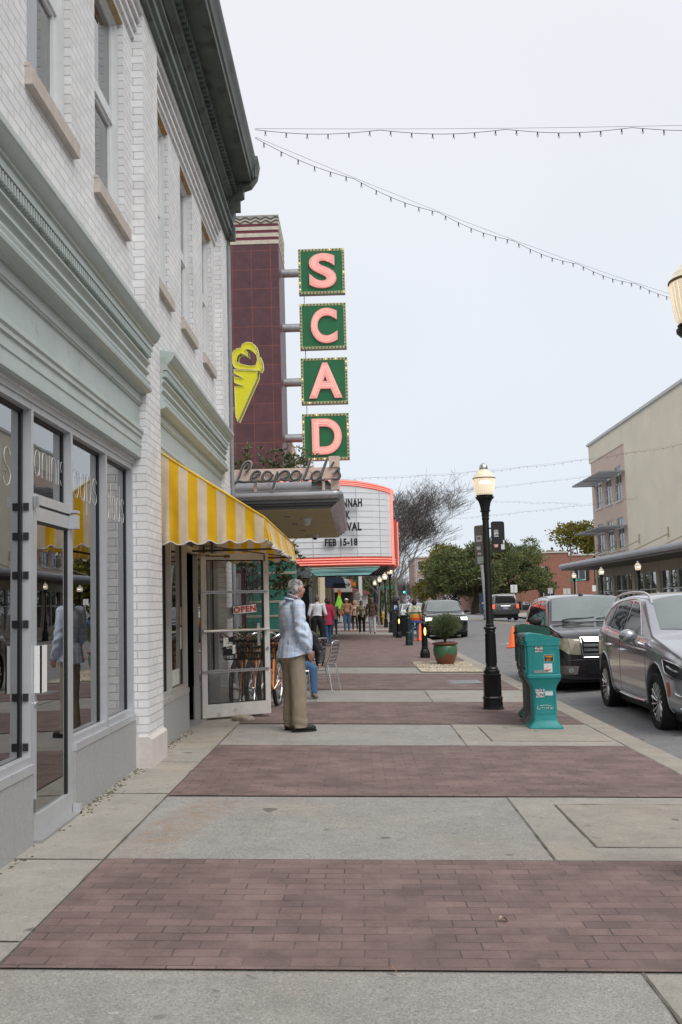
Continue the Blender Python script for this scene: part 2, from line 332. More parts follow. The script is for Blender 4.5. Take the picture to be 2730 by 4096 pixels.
# sidewalk slab (near side) with kerb
mb=MB(); P=[(-2.35,gz(-2.35)),(2.80,gz(2.80)),(2.80,-.4),(-2.35,-.4)]
mb.sweep(P,-6,330,'y')
struct(mb.build('sidewalk',M_conc))
mb=MB()
y=-6.
while y<330:
    L_=3.05 if y<60 else 30
    P=[(2.803,gz(2.80)+.002),(3.09,gz(3.1)+.002),(3.12,gz(3.12)-.02),(3.125,-.4),(2.803,-.4)]
    mb.sweep(P,y+.006,y+L_-.006,'y'); y+=L_
struct(mb.build('kerb',M_conc_tan))
mb=MB(); mb.sweep([(14.9,-.4),(14.9,-.12),(14.95,-.10),(30,.02),(30,-.4)],-20,86,'y'); mb.sweep([(14.9,-.4),(14.9,-.12),(14.95,-.10),(60,.0),(60,-.4)],100,330,'y'); struct(mb.build('opposite_sidewalk',M_conc_tan))
# concrete strip along the shop fronts
mb=MB()
ys=[-3,1.2,3.05,4.55,5.98,8.02,9.6,10.95,12.3,14.0,15.7,17.4]
for a,b in zip(ys[:-1],ys[1:]): mb.quad((-2.3,a+.008,gz(-2.3)+.005),(-1.535,a+.008,gz(-1.535)+.005),(-1.535,b-.006,gz(-1.535)+.005),(-2.3,b-.006,gz(-2.3)+.005))
struct(mb.build('shopfront_pavement_strip',M_conc_smooth))
# concrete side panels towards the kerb and the tan infill
mb=MB()
for a,b in ((-2,4.2),(6.0,7.92),(10.73,12.65),(15.45,17.6)):
    mb.quad((1.125,a,gz(1.125)+.004),(2.79,a,gz(2.79)+.004),(2.79,b,gz(2.79)+.004),(1.125,b,gz(1.125)+.004))
struct(mb.build('kerbside_pavement_slabs',M_conc_smooth))
mb=MB()
mb.quad((1.44,6.33,gz(1.44)+.007),(2.74,6.33,gz(2.74)+.007),(2.74,7.62,gz(2.74)+.007),(1.44,7.62,gz(1.44)+.007))
mb.quad((1.44,11.1,gz(1.44)+.007),(2.74,11.1,gz(2.74)+.007),(2.74,12.4,gz(2.74)+.007),(1.44,12.4,gz(1.44)+.007))
struct(mb.build('tree_pit_infill_slab',M_conc_tan))
# joints (dirt filled grooves) as very thin strips
mb=MB()
def strip(x0,y0,x1,y1,w=.012,o=.009):
    d=Vector((x1-x0,y1-y0,0)); n=Vector((-d.y,d.x,0)).normalized()*w/2
    k=max(2,int(d.length/.12)); prev=None
    for i in range(k+1):
        t=i/k; x=x0+d.x*t; y=y0+d.y*t; ww=.35+1.1*mnoise.noise(Vector((x*5,y*5,w*99)))**2*3+.3*random.random()
        a=(x+n.x*ww,y+n.y*ww,gz(x)+o); b=(x-n.x*ww,y-n.y*ww,gz(x)+o)
        if prev: mb.quad(prev[0],prev[1],b,a)
        prev=(a,b)
strip(-1.532,-2,-1.532,16.4,.013)
for a,b in ((-2,4.22),(5.99,7.92),(10.73,12.63),(15.45,17.6)): strip(1.118,a,1.118,b,.011)
for yy in ys[1:-1]: strip(-2.2,yy,-1.55,yy,.012)
for (a,b,c,d) in ((1.43,6.32,1.43,7.63),(1.43,6.32,2.76,6.32),(1.43,7.63,2.76,7.63),(1.43,11.1,1.43,12.4)): strip(a,b,c,d,.014)
strip(2.8,-2,2.8,40,.012)
struct(mb.build('pavement_joints',M_joint))
# brick bands
bands=[(4.225,5.99),(7.93,10.73),(12.64,15.45),(17.62,21.7),(23.9,49.3),(53.5,58),(62,70),(76,84),(92,130)]
mb=MB()
for a,b in bands:
    x0=-1.52 if b<22 else -2.3
    mb.quad((x0,a,gz(x0)+.010),(2.79,a,gz(2.79)+.010),(2.79,b,gz(2.79)+.010),(x0,b,gz(x0)+.010))
struct(mb.build('brick_paving',M_paver))
# gravel bed by the planter
mb=MB(); mb.quad((1.35,22.1,gz(1.35)+.013),(2.78,22.1,gz(2.78)+.013),(2.78,26.0,gz(2.78)+.013),(1.35,26.0,gz(1.35)+.013))
for k in range(2600):
    x=random.uniform(1.36,2.76); y=random.uniform(22.1,25.9) if k%3 else random.uniform(22.1,23.2); r=random.uniform(.012,.028)
    mb.sphere((x,y,gz(x)+.015+r*.3),r,5,k%2+1,(1,random.uniform(.7,1.2),.6))
o=mb.build('gravel',[pm('tan_gravel_bed',(.32,.27,.20),.9,var=.3,vscale=30),pm('tan_gravel',(.52,.43,.31),.8,var=.2),pm('pale_gravel',(.62,.57,.48),.8,var=.2)]); o['kind']='stuff'
# utility cover in the paving
t=thing('utility_cover','rectangular steel utility cover set in brick paving near potted shrub','utility cover',(1.95,19.3,gz(1.95)))
mb=MB(); mb.box(-.35,.35,-.42,.42,.011,.016); mb.build('cover_plate',pm('dull_steel_plate',(.28,.28,.29),.45,.6,var=.15),t)
mb=MB()
for i in range(6): mb.box(-.3,.3,-.36+i*.13,-.34+i*.13,.017,.019)
mb.build('tread_bars',M_steel,t)
# lane paint
mb=MB()
ypaint=pm('worn_yellow_paint',(.55,.42,.12),.7,var=.35,vscale=7); wpaint=pm('worn_white_paint',(.55,.55,.54),.7,var=.35,vscale=7)
for x in (8.85,9.1):
    mb.quad((x,-10,gz(x)+.006),(x+.1,-10,gz(x)+.006),(x+.1,86,gz(x)+.006),(x,86,gz(x)+.006),0)
for y in (23.4,30,36.5,43): 
    mb.quad((5.45,y,gz(5.5)+.006),(5.55,y,gz(5.5)+.006),(5.55,y+.9,gz(5.5)+.006),(5.45,y+.9,gz(5.5)+.006),1)
    mb.quad((5.15,y+.4,gz(5.15)+.007),(5.5,y+.4,gz(5.5)+.009),(5.5,y+.5,gz(5.5)+.009),(5.15,y+.5,gz(5.15)+.007),1)
struct(mb.build('road_markings',[ypaint,wpaint]))
# dirt and litter along the building foot
mb=MB()
for k in range(900):
    y=random.choice([random.uniform(3,12.0),random.uniform(7.3,9.4),random.uniform(10.2,12)]); x=-2.055+abs(random.gauss(0,.045)); r=random.uniform(.004,.013)
    if -2.1<x: mb.sphere((x,y,gz(x)+r*.4),r,4,random.choice([0,0,0,1,2]),(1,1.3,.5))
o=mb.build('grit_and_litter',[pm('dark_grit',(.10,.085,.06),.95,var=.5,vscale=50),pm('pale_grit',(.45,.43,.4),.9),pm('moss_grit',(.14,.15,.06),.95)]); o['kind']='stuff'
def leaf(x,y,rot,sz,col,label,mat):
    t=MB(); n=7
    up=[];dn=[]
    for i in range(n+1):
        u=i/n; wv=.28*math.sin(math.pi*u)**.8; z=.012+.10*sz*0+.012*math.sin(u*5)
        up.append((u-.5,wv,z/sz+.12*abs(wv))); dn.append((u-.5,-wv,z/sz+.2*abs(wv)))
    vs=[(a*sz,b*sz,c*sz) for a,b,c in up+[(p[0],0,p[2]-.05) for p in up]+dn]
    fs=[]
    for i in range(n):
        fs+= [(i,i+1,n+2+i,n+1+i),(n+1+i,n+2+i,2*n+3+i,2*n+2+i)]
    t.add(vs,fs); o=t.build('fallen_leaf',mat); o.location=(x,y,gz(x)+.012); o.rotation_euler=(0,0,rot); tag(o,label,'leaf','dry leaves fallen on the pavement')
ML=pm('dry_leaf',(.50,.37,.24),.8,var=.25,vscale=30); ML2=pm('red_brown_leaf',(.36,.18,.12),.8,var=.25,vscale=30)
leaf(.645,4.85,.5,.055,0,'pale curled leaf lying mid-way across the nearest brick band',ML)
leaf(1.49,4.56,.1,.075,0,'tan leaf on the nearest brick band at the right edge of the photo',ML)
leaf(.105,4.19,.0,.035,0,'small reddish leaf on the concrete just below the nearest brick band',ML2)
leaf(.30,3.62,.3,.022,0,'tiny red petal on the nearest concrete, bottom middle of the photo',pm('red_petal',(.5,.05,.07),.7))
# ================================================================ WHITE BRICK BUILDING
XW=-2.06; XP=-1.95; YE=15.52
B=thing('white_brick_building','two-storey painted white brick building with grey-green cornices on the left','building',(-2.06,3,0))
def bp(mb,name,m,smooth=False,parent=None,auto=40):
    o=mb.build(name,m,parent or B,smooth=smooth,world=(parent is None),auto=auto); return o
wins=[(1.10,2.13),(2.80,3.83),(4.46,5.47),(6.16,7.17),(7.86,8.89),(10.32,11.12),(11.90,12.82),(13.62,14.53)]
pil=[(-.10,.60),(9.25,9.95),(14.87,15.52)]
ZS,ZH=5.04,7.02
mb=MB()
def cells(mb,x0,x1,Y0,Y1,Z0,Z1,ops):
    yy=sorted(set([Y0,Y1]+[v for o in ops for v in o[:2]])); 
    for a,b in zip(yy[:-1],yy[1:]):
        m=(a+b)/2; op=[o for o in ops if o[0]<m<o[1]]
        if not op: mb.box(x0,x1,a,b,Z0,Z1)
        else:
            o=op[0]
            if o[2]>Z0: mb.box(x0,x1,a,b,Z0,o[2])
            if o[3]<Z1: mb.box(x0,x1,a,b,o[3],Z1)
cells(mb,-2.36,XW,-4,9.25,4.0,7.60,[(a,b,ZS-.02,ZH) for a,b in wins if b<9.25])
cells(mb,-2.36,XW,9.95,14.87,4.0,7.60,[(a,b,ZS-.02,ZH) for a,b in wins if a>9.95])
cells(mb,-2.36,XW,-4,9.25,2.90,4.0,[]); cells(mb,-2.36,XW,9.95,14.87,2.90,4.0,[])
for a,b in pil: mb.box(-2.36,XP,a,b,.0,7.60)
mb.box(-2.36,XP,-4,-.12,7.3,7.60)
# corbel courses between pilasters: five fine steps growing out to the pilaster plane
for (a,b) in ((-4,-.10),(.60,9.25),(9.95,14.87)):
    for k in range(4):
        z=7.075+k*.083; xo=XW+.028*(k+1)
        mb.box(XW,xo,a,b,z,z+.045); 
    mb.box(XW,XP-.002,a,b,7.375,7.60)
    mb.box(XW,XW+.02,a,b,7.12,7.16)
# end wall and body of the building
mb.box(-12,-2.36,15.3,15.52,0,8.2); mb.box(-2.36,-2.2,9.25,9.95,0,7.6)
mb.box(-12,-11.8,-4,15.3,0,8.2)
# side of the recessed shopfronts
bp(mb,'wall',M_white_brick)
mb=MB()
for a,b in pil[1:]: mb.box(-2.30,XP+.032,a-.022,b+.022,.0,.31); mb.sweep([(XP+.032,.31),(XP+.032,.313),(XP+.002,.34),(-2.3,.34),(-2.3,.31)],a-.022,b+.022,'y')
bp(mb,'pilaster_base',pm('painted_stone_base',(.62,.58,.55),.8,var=.12,vscale=8,bump=.3,bscale=60))
mb=MB(); mb.box(-12,-1.75,-4,15.5,8.62,8.68); bp(mb,'roof',M_dark)
rust=pm('rusty_lintel',(.42,.33,.20),.8,var=.4,vscale=8,spots=[(6,.5,(.45,.22,.06),.8)])
for (a,b) in wins:
    wf=MB(); f=.055; x0=-2.22;x1=-2.17
    wf.box(x0,x1,a,a+f,ZS+.02,ZH-.05); wf.box(x0,x1,b-f,b,ZS+.02,ZH-.05); wf.box(x0,x1,a,b,ZH-.05,ZH); wf.box(x0,x1,a+f,b-f,ZS-.01,ZS+.04)
    wf.box(-2.255,x0,a,a+.03,ZS,ZH); wf.box(-2.255,x0,b-.03,b,ZS,ZH)
    for k in (0,1,2): wf.box(x1,x1+.012,b-f+.012*k*1.4,b-f+.012*k*1.4+.007,ZS+.03,ZH-.05)
    W=bp(wf,'window',M_wframe)
    W.location=(.05+2.06,-3,0); 
    s=MB(); zm=6.03; g=.05
    s.box(-2.235,-2.20,a+f,b-f,zm-.035,zm+.035)
    for (z0,z1,xx) in ((ZS+.04,zm-.035,-2.25),(zm+.035,ZH-.05,-2.23)):
        s.box(xx,xx+.03,a+f,a+f+.04,z0,z1); s.box(xx,xx+.03,b-f-.04,b-f,z0,z1)
        s.box(xx,xx+.03,a+f+.04,b-f-.04,z0,z0+.04); s.box(xx,xx+.03,a+f+.04,b-f-.04,z1-.03,z1)
    s.build('sash',M_wframe,W)
    g_=MB(); g_.box(-2.243,-2.24,a+f+.03,b-f-.03,ZS+.06,zm-.03); g_.box(-2.223,-2.22,a+f+.03,b-f-.03,zm+.03,ZH-.07); g_.build('pane',M_glass_up,W)
    c=MB(); n=22
    for i in range(n):
        yy=a+.06+(b-a-.12)*i/n; ww=(b-a-.12)/n; dx=.012*(i%2)
        c.quad((-2.36+dx,yy,ZS),(-2.36+.012-dx,yy+ww,ZS),(-2.36+.012-dx,yy+ww,ZH),(-2.36+dx,yy,ZH))
    c.build('curtain',M_curtain,W)
    s=MB(); s.sweep([(-2.2,ZS-.13),(XW+.055,ZS-.13),(XW+.055,ZS-.02),(XW+.05,ZS-.012),(-2.2,ZS+.012)],a-.04,b+.05,'y'); s.box(XW,XW+.035,a-.04,a-.005,ZS-.012,ZS+.02); s.box(XW,XW+.035,b+.012,b+.05,ZS-.012,ZS+.02)
    s.build('sill',M_sill,W).location.x=-.05
    s=MB(); s.box(-2.17,XW-.003,a+.003,b-.003,ZH-.012,ZH-.001); s.build('lintel',rust,W).location.x=-.05
# top cornice
mb=MB(); Y0=-4
mb.sweep([(XP,7.40),(XP+.06,7.40),(XP+.065,7.45),(XP+.10,7.47),(XP+.105,7.53),(XP+.075,7.545),(XP+.08,7.58),(XP+.13,7.62),(XP+.13,7.65),(XP,7.66)],Y0,YE+.02,'y')
cor=bp(mb,'top_cornice',M_trim_dark,True,auto=25)
mb=MB(); mb.box(XW,XP+.02,Y0,YE,7.66,8.02); f_=mb.build('frieze',pm('pale_frieze_paint',(.50,.57,.54),.5,var=.08,vscale=3,spots=[(9,.68,(.07,.07,.06),.9)]),cor)
mb=MB()
mb.sweep([(XP,8.02),(XP+.05,8.02),(XP+.08,8.05),(XP+.12,8.07),(XP+.13,8.11),(XP+.13,8.24),(XP+.17,8.27),(XP+.17,8.30),(XP+.40,8.31),(XP+.40,8.30),(XP+.43,8.30),(XP+.43,8.39),(XP+.455,8.41),(XP+.46,8.46),(XP+.49,8.53),(XP+.515,8.57),(XP+.525,8.63),(XP+.505,8.66),(XP,8.72)],Y0,YE-.10,'y')
mb.build('cornice_crown',M_trim_dark,cor,smooth=True,auto=25)
mb=MB(); y=Y0
while y<YE-.14: mb.box(XP+.13,XP+.195,y,y+.062,8.125,8.235); y+=.118
mb.build('dentils',M_trim_dark,cor)
mb=MB()   # scrolled end block with a carved face of leaves
mb.sweep([(XP-.02,7.62),(XP+.10,7.66),(XP+.15,7.80),(XP+.16,8.0),(XP+.22,8.06),(XP+.30,8.10),(XP+.30,8.22),(XP+.42,8.26),(XP+.52,8.40),(XP+.56,8.62),(XP+.54,8.74),(XP,8.76)],YE-.10,YE+.10,'y')
for k in range(26):
    t=k/26; mb.sphere((XP+.46+.09*math.sin(k*2.1)*.5,YE-.11,8.38+.28*t),.035,6,0,(1,.8,1))
mb.sphere((XP+.40,YE-.13,8.42),.05,8,0,(1,.6,1.2))
mb.box(XP+.10,XP+.24,YE-.04,YE+.06,7.86,8.04); mb.box(XP+.04,XP+.15,YE-.05,YE+.05,7.38,7.6)
for k in range(4): mb.box(XP-.02+.025*k,XP-.008+.025*k,YE+.02,YE+.06,7.6,8.0)
mb.build('end_block',M_trim_dark,cor,smooth=True,auto=30)
# storefront cornices
def shop_cornice(y0,y1):
    x=lambda v:v
    pr=[(-2.06,4.165),(-1.80,4.115),(-1.80,4.085),(-1.812,4.07),(-1.822,4.045),(-1.845,4.02),(-1.862,4.012),(-1.862,3.995),(-1.878,3.99),(-1.878,3.935),(-1.92,3.932),(-1.92,3.862),(-1.93,3.858),(-1.93,3.845)]
    pr2=[(-1.93,3.845),(-1.905,3.835),(-1.905,3.82),(-1.925,3.808),(-1.938,3.785),(-1.936,3.76),(-1.915,3.745),(-1.912,3.728),(-1.930,3.718),(-1.940,3.70),(-1.938,3.678),(-1.918,3.665),(-1.905,3.64),(-1.912,3.615),(-1.90,3.60),(-1.888,3.58),(-1.893,3.555),(-1.915,3.54),(-1.962,3.53),(-1.966,3.515),(-2.06,3.515)]
    mb=MB(); mb.sweep(pr+pr2[1:],y0,y1,'y'); c=bp(mb,'storefront_cornice',M_trim,True,auto=22)
    mb=MB(); y=y0+.012
    while y<y1-.03: mb.box(-1.92,-1.884,y,y+.026,3.868,3.928); y+=.048
    mb.build('dentils',M_trim,c)
    mb=MB(); mb.sweep([(-2.06,3.515),(-1.985,3.515),(-1.985,3.44),(-1.995,3.435),(-1.995,3.425),(-2.012,3.42),(-2.012,3.215),(-1.985,3.205),(-1.972,3.19),(-1.972,3.165),(-1.985,3.15),(-1.985,3.12),(-2.0,3.112),(-2.0,3.05),(-1.99,3.045),(-1.99,3.03),(-1.998,3.02),(-1.998,2.925),(-2.02,2.915),(-2.06,2.915)],y0,y1,'y')
    mb.build('fascia',M_trim,c,smooth=True,auto=20)
    return c
shop_cornice(.62,9.245); 
c2=shop_cornice(9.955,14.865)
mb=MB(); mb.sweep([(-2.0,4.20),(-1.86,4.165),(-1.855,4.10),(-1.87,4.06),(-1.885,3.99),(-1.90,3.95),(-1.95,3.92),(-2.0,3.92)],9.952,9.956,'y'); 
# shopfront glazing
def frame(mb,y0,y1,z0,z1,w=.045,d=.06,x=-2.08): mb.box(x-d,x,y0,y1,z0,z1)
posts1=[(.62,.66),(2.60,2.645),(4.45,4.495),(6.33,6.375),(7.225,7.27),(8.24,8.285),(9.205,9.248)]
FR=MB()
for a,b in posts1: FR.box(-2.14,-2.08,a,b,.0 if 6.3<a<7.24 else .56,2.86)
for (a,b) in zip([p[1] for p in posts1[:-1]],[p[0] for p in posts1[1:]]):
    FR.box(-2.138,-2.082,a,b,2.815,2.86)
    if not(6.3<a<7.2):
        FR.box(-2.15,-2.055,a,b,.50,.555); FR.box(-2.14,-2.08,a,b,.556,.60)
FR.box(-2.16,-2.07,.62,9.248,2.86,2.905)
FR.box(-2.142,-2.068,6.375,7.225,2.205,2.27)
fr1=bp(FR,'storefront_frame',M_alu)
G=MB(); K=MB()
for (a,b) in zip([p[1] for p in posts1[:-1]],[p[0] for p in posts1[1:]]):
    if not(6.3<a<7.2):
        G.box(-2.152,-2.146,a-.01,b+.01,.58,2.83)
        K.box(-2.145,-2.135,a,a+.014,.6,2.81); K.box(-2.145,-2.135,b-.03,b,.6,2.81); K.box(-2.145,-2.135,a,b,2.79,2.815)
    else:
        G.box(-2.152,-2.146,a,b,2.27,2.83); K.box(-2.145,-2.135,b-.025,b,2.27,2.81); K.box(-2.145,-2.135,a,b,2.79,2.815)
G.build('pane',M_glass,fr1,world=False); K.build('gasket',M_gasket,fr1)
# black tape patches on the mullion
mb=MB()
for (z,a) in ((2.18,.3),(1.99,0),(1.74,.12),(1.43,0),(.97,-.1),(.66,0)):
    for yy,sg in ((6.325,1),):
        mb.box(-2.128,-2.094,6.318+0*yy,6.328,z-.024,z+.024)
mb.build('black_tape',M_gasket,fr1)
# bulkhead panels
mb=MB()
for (a,b) in ((.62,3.0),(3.0,5.2),(5.2,5.99),(5.99,6.33),(7.27,7.78),(7.78,8.36),(8.36,9.248),(9.952,10.95),(10.95,12.12),(12.99,13.9),(13.9,14.87)):
    mb.box(-2.16,-2.062,a+.002,b-.002,.02,.498)
bp(mb,'bulkhead',M_bulk)
# shop door
D=MB(); x0,x1=-2.125,-2.075
D.box(x0,x1,6.38,6.43,.03,2.19); D.box(x0,x1,7.165,7.22,.03,2.19); D.box(x0,x1,6.43,7.165,2.10,2.19); D.box(x0,x1,6.43,7.165,.03,.22)
d1=bp(D,'shop_door',M_alu)
mb=MB(); mb.box(-2.105,-2.099,6.43,7.165,.22,2.10); mb.build('pane',M_glass,d1)
mb=MB(); mb.box(-2.11,-2.088,7.145,7.164,.22,2.10); mb.box(-2.11,-2.088,6.431,6.44,.22,2.1); mb.box(-2.11,-2.088,6.44,7.145,2.085,2.099); mb.build('gasket',M_gasket,d1)
mb=MB(); mb.box(-2.075,-2.03,6.385,6.395,.99,1.29); mb.box(-2.04,-2.03,6.385,6.50,.99,1.29); mb.build('handle',M_white,d1)
mb=MB(); mb.lathe([(.022,0),(.022,.012),(.014,.016),(.001,.017)],14,(-2.075,6.405,.92),0,'x'); mb.box(-2.075,-2.045,6.36,6.385,2.18,2.25); mb.box(-2.074,-2.06,6.372,6.385,.25,.33); mb.build('lock',M_steel,d1)
mb=MB(); mb.box(-2.075,-2.02,7.16,7.235,2.10,2.20); mb.box(-2.068,-2.02,7.16,7.24,2.215,2.235); mb.box(-2.075,-2.02,7.235,7.275,.03,.13); mb.build('pivot',M_alu,d1)
mb=MB(); mb.box(-2.20,-2.02,6.37,7.28,gz(-2.06)+.004,gz(-2.06)+.022); mb.box(-2.20,-1.98,12.16,12.97,gz(-2.03)+.004,gz(-2.03)+.02); 
for k in range(5): mb.box(-2.19+k*.035,-2.18+k*.035,12.17,12.96,gz(-2.03)+.02,gz(-2.03)+.024)
bp(mb,'threshold',pm('ribbed_threshold',(.42,.42,.42),.5,.5))
# window lettering
Lm=pm('white_window_lettering',(.85,.85,.85),.5)
def wtext(s,yc,zc,h,wd):
    t=text_mb(s,h,.0,-.0,space=.95,res=4); xs_=[v[0] for v in t.v]; k=wd/(max(xs_)-min(xs_)); c=(max(xs_)+min(xs_))/2
    # outline strokes only: thin tubes along single-line letter forms
    return None
def stroke_letters(word,y0,z0,w,h):
    """thin rounded single-stroke letters drawn in tubes; y runs away from camera (reads left to right)"""
    A={'s':[[(.85,.82),(.65,.98),(.3,.95),(.18,.75),(.35,.56),(.7,.44),(.85,.25),(.65,.04),(.3,.02),(.12,.2)]],
       'a':[[(.8,.95),(.8,.05)],[(.8,.7),(.65,.95),(.35,.95),(.15,.7),(.12,.4),(.25,.1),(.5,.0),(.72,.15),(.8,.4)]],
       'o':[[(.5,1),(.2,.85),(.1,.5),(.2,.15),(.5,0),(.8,.15),(.9,.5),(.8,.85),(.5,1)]],
       'u':[[(.15,1),(.15,.4),(.25,.1),(.5,0),(.75,.1),(.85,.4)],[(.85,1),(.85,0)]],
       'n':[[(.15,1),(.15,0)],[(.15,.6),(.25,.9),(.5,1),(.75,.9),(.85,.6),(.85,0)]],
       'i':[[(.5,1),(.5,0)]],'l':[[(.5,1.45),(.5,0)]],
       'p':[[(.15,1),(.15,-.45)],[(.15,.6),(.3,.95),(.6,1),(.85,.75),(.88,.4),(.7,.05),(.4,0),(.15,.3)]],
       'd':[[(.82,1.5),(.82,0)],[(.82,.6),(.65,.95),(.35,.95),(.15,.7),(.12,.4),(.25,.1),(.5,.0),(.72,.15),(.82,.4)]]}
    mb=MB(); y=y0
    for ch in word:
        cw=w*(.35 if ch in 'il' else 1)
        for st in A[ch]:
            pts=catmull([(-2.141,y+p[0]*cw,z0+p[1]*h) for p in st],4) if len(st)>2 else [(-2.141,y+p[0]*cw,z0+p[1]*h) for p in st]
            mb.tube(pts,.0017,4)
        y+=cw*1.04
    return mb
for wd,y0,z0,w,h in (('salsas',5.18,2.29,.175,.24),('paninis',6.41,2.42,.15,.18),('soups',7.30,2.37,.175,.22),('salads',8.30,2.30,.155,.22)):
    stroke_letters(wd,y0,z0,w,h).build('window_lettering',Lm,fr1)
# bay two shopfront
posts2=[(9.955,9.99),(11.09,11.135),(12.115,12.16),(12.965,13.01),(14.0,14.045),(14.82,14.865)]
FR=MB()
for a,b in posts2: FR.box(-2.14,-2.08,a,b,.0 if 12<a<13 else .56,2.86)
for (a,b) in zip([p[1] for p in posts2[:-1]],[p[0] for p in posts2[1:]]):
    FR.box(-2.138,-2.082,a,b,2.815,2.86)
    if not(12<a<12.5): FR.box(-2.15,-2.055,a,b,.50,.555); FR.box(-2.14,-2.08,a,b,.556,.60)
FR.box(-2.16,-2.07,9.955,14.865,2.86,2.905); FR.box(-2.142,-2.068,12.16,12.965,2.20,2.27)
fr2=bp(FR,'storefront_frame',pm('storefront_frame_taupe',(.47,.45,.43),.45,.2,var=.1))
G=MB();K=MB()
for (a,b) in zip([p[1] for p in posts2[:-1]],[p[0] for p in posts2[1:]]):
    if not(12<a<12.5): G.box(-2.152,-2.146,a-.01,b+.01,.58,2.83); K.box(-2.145,-2.135,b-.03,b,.6,2.81); K.box(-2.145,-2.135,a,a+.014,.6,2.81)
    else: G.box(-2.152,-2.146,a,b,2.27,2.83)
G.build('pane',M_glass,fr2); K.build('gasket',M_gasket,fr2)
mb=MB(); mb.box(-2.142,-2.139,12.02,12.105,1.30,1.52); mb.build('notice',pm('red_white_notice',(.72,.45,.38),.6,var=.5,vscale=30),fr2)
mb=MB(); mb.box(-2.142,-2.139,11.98,12.10,1.02,1.28); mb.box(-2.142,-2.139,10.05,10.35,.62,.86);mb.box(-2.142,-2.139,11.2,11.9,.62,.80); mb.build('paper_notice',pm('white_paper',(.66,.67,.66),.7,var=.25,vscale=14),fr2)
# interior: floors, back walls, dim lamps switched off, a counter
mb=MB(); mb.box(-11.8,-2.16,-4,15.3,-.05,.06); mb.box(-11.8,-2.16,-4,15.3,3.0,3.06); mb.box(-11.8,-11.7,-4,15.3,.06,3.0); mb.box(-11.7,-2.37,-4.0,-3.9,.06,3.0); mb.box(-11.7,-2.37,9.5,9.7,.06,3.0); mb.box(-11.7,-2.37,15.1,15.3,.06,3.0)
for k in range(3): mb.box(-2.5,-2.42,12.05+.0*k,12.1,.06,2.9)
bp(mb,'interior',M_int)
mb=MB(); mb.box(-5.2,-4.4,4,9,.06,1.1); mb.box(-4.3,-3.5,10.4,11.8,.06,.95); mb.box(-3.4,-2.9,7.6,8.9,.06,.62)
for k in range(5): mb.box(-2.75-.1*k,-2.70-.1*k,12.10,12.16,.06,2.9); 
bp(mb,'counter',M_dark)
mb=MB(); mb.tube([(XP+.03,YE+.04,.3),(XP+.03,YE+.04,7.5)],.03,8); mb.tube([(XP+.03,YE+.04,7.5),(XP+.05,YE+.0,7.6)],.035,8); bp(mb,'downpipe',pm('grey_downpipe',(.25,.26,.27),.6))
# ================================================================ STRIPED AWNING
t=thing('striped_awning','yellow and cream striped fabric awning with scalloped edge over the shop door','awning',(-2.06,12.4,3.1))
def stripes_mat(name,a,b,wd,axis):
    def f(nt,p,L,o):
        tc=_n(nt,'ShaderNodeTexCoord'); s=_n(nt,'ShaderNodeSeparateXYZ'); L(tc.outputs['Object'],s.inputs[0])
        m=_n(nt,'ShaderNodeMath'); m.operation='MULTIPLY_ADD'; L(s.outputs[axis],m.inputs[0]); m.inputs[1].default_value=1/(2*wd); m.inputs[2].default_value=40.33
        fr=_n(nt,'ShaderNodeMath'); fr.operation='FRACT'; L(m.outputs[0],fr.inputs[0])
        g=_n(nt,'ShaderNodeMath'); g.operation='GREATER_THAN'; L(fr.outputs[0],g.inputs[0]); g.inputs[1].default_value=.5
        mm=_n(nt,'ShaderNodeMix'); mm.data_type='RGBA'; L(g.outputs[0],mm.inputs[0]); mm.inputs[6].default_value=(*a,1); mm.inputs[7].default_value=(*b,1)
        n=_n(nt,'ShaderNodeTexNoise'); n.inputs['Scale'].default_value=5; n.inputs['Detail'].default_value=5; L(tc.outputs['Object'],n.inputs[0])
        r=_n(nt,'ShaderNodeMapRange'); r.inputs[1].default_value=.3; r.inputs[2].default_value=.7; r.inputs[3].default_value=.9; r.inputs[4].default_value=1.06; L(n.outputs[0],r.inputs[0])
        sc=_n(nt,'ShaderNodeVectorMath'); sc.operation='SCALE'; L(mm.outputs[2],sc.inputs[0]); L(r.outputs[0],sc.inputs['Scale'])
        nt.nodes.remove(p); df=_n(nt,'ShaderNodeBsdfDiffuse'); tl=_n(nt,'ShaderNodeBsdfTranslucent'); ms=_n(nt,'ShaderNodeMixShader'); ms.inputs[0].default_value=.30
        L(sc.outputs[0],df.inputs[0]); L(sc.outputs[0],tl.inputs[0]); L(df.outputs[0],ms.inputs[1]); L(tl.outputs[0],ms.inputs[2]); L(ms.outputs[0],o.inputs[0])
        wv=_n(nt,'ShaderNodeTexNoise'); wv.inputs['Scale'].default_value=3.5; L(tc.outputs['Object'],wv.inputs[0]); b_=_n(nt,'ShaderNodeBump'); b_.inputs['Strength'].default_value=.5; b_.inputs['Distance'].default_value=.06; L(wv.outputs[0],b_.inputs['Height']); L(b_.outputs[0],df.inputs['Normal'])
    return node_mat(name,f)
YEL=(.88,.53,.03); CRE=(.82,.68,.51)
M_awx=stripes_mat('awning_stripes_side',CRE,YEL,.0965,0); M_awy=stripes_mat('awning_stripes_front',CRE,YEL,.0965,1)
AX0,AX1=-1.99,-.93; AY0,AY1=10.1,14.70
zw,zo=3.11,2.41   # wall / outer edge heights
def wav(x,y): return .008*math.sin(x*9+y*3)+.006*math.sin(x*21+y)
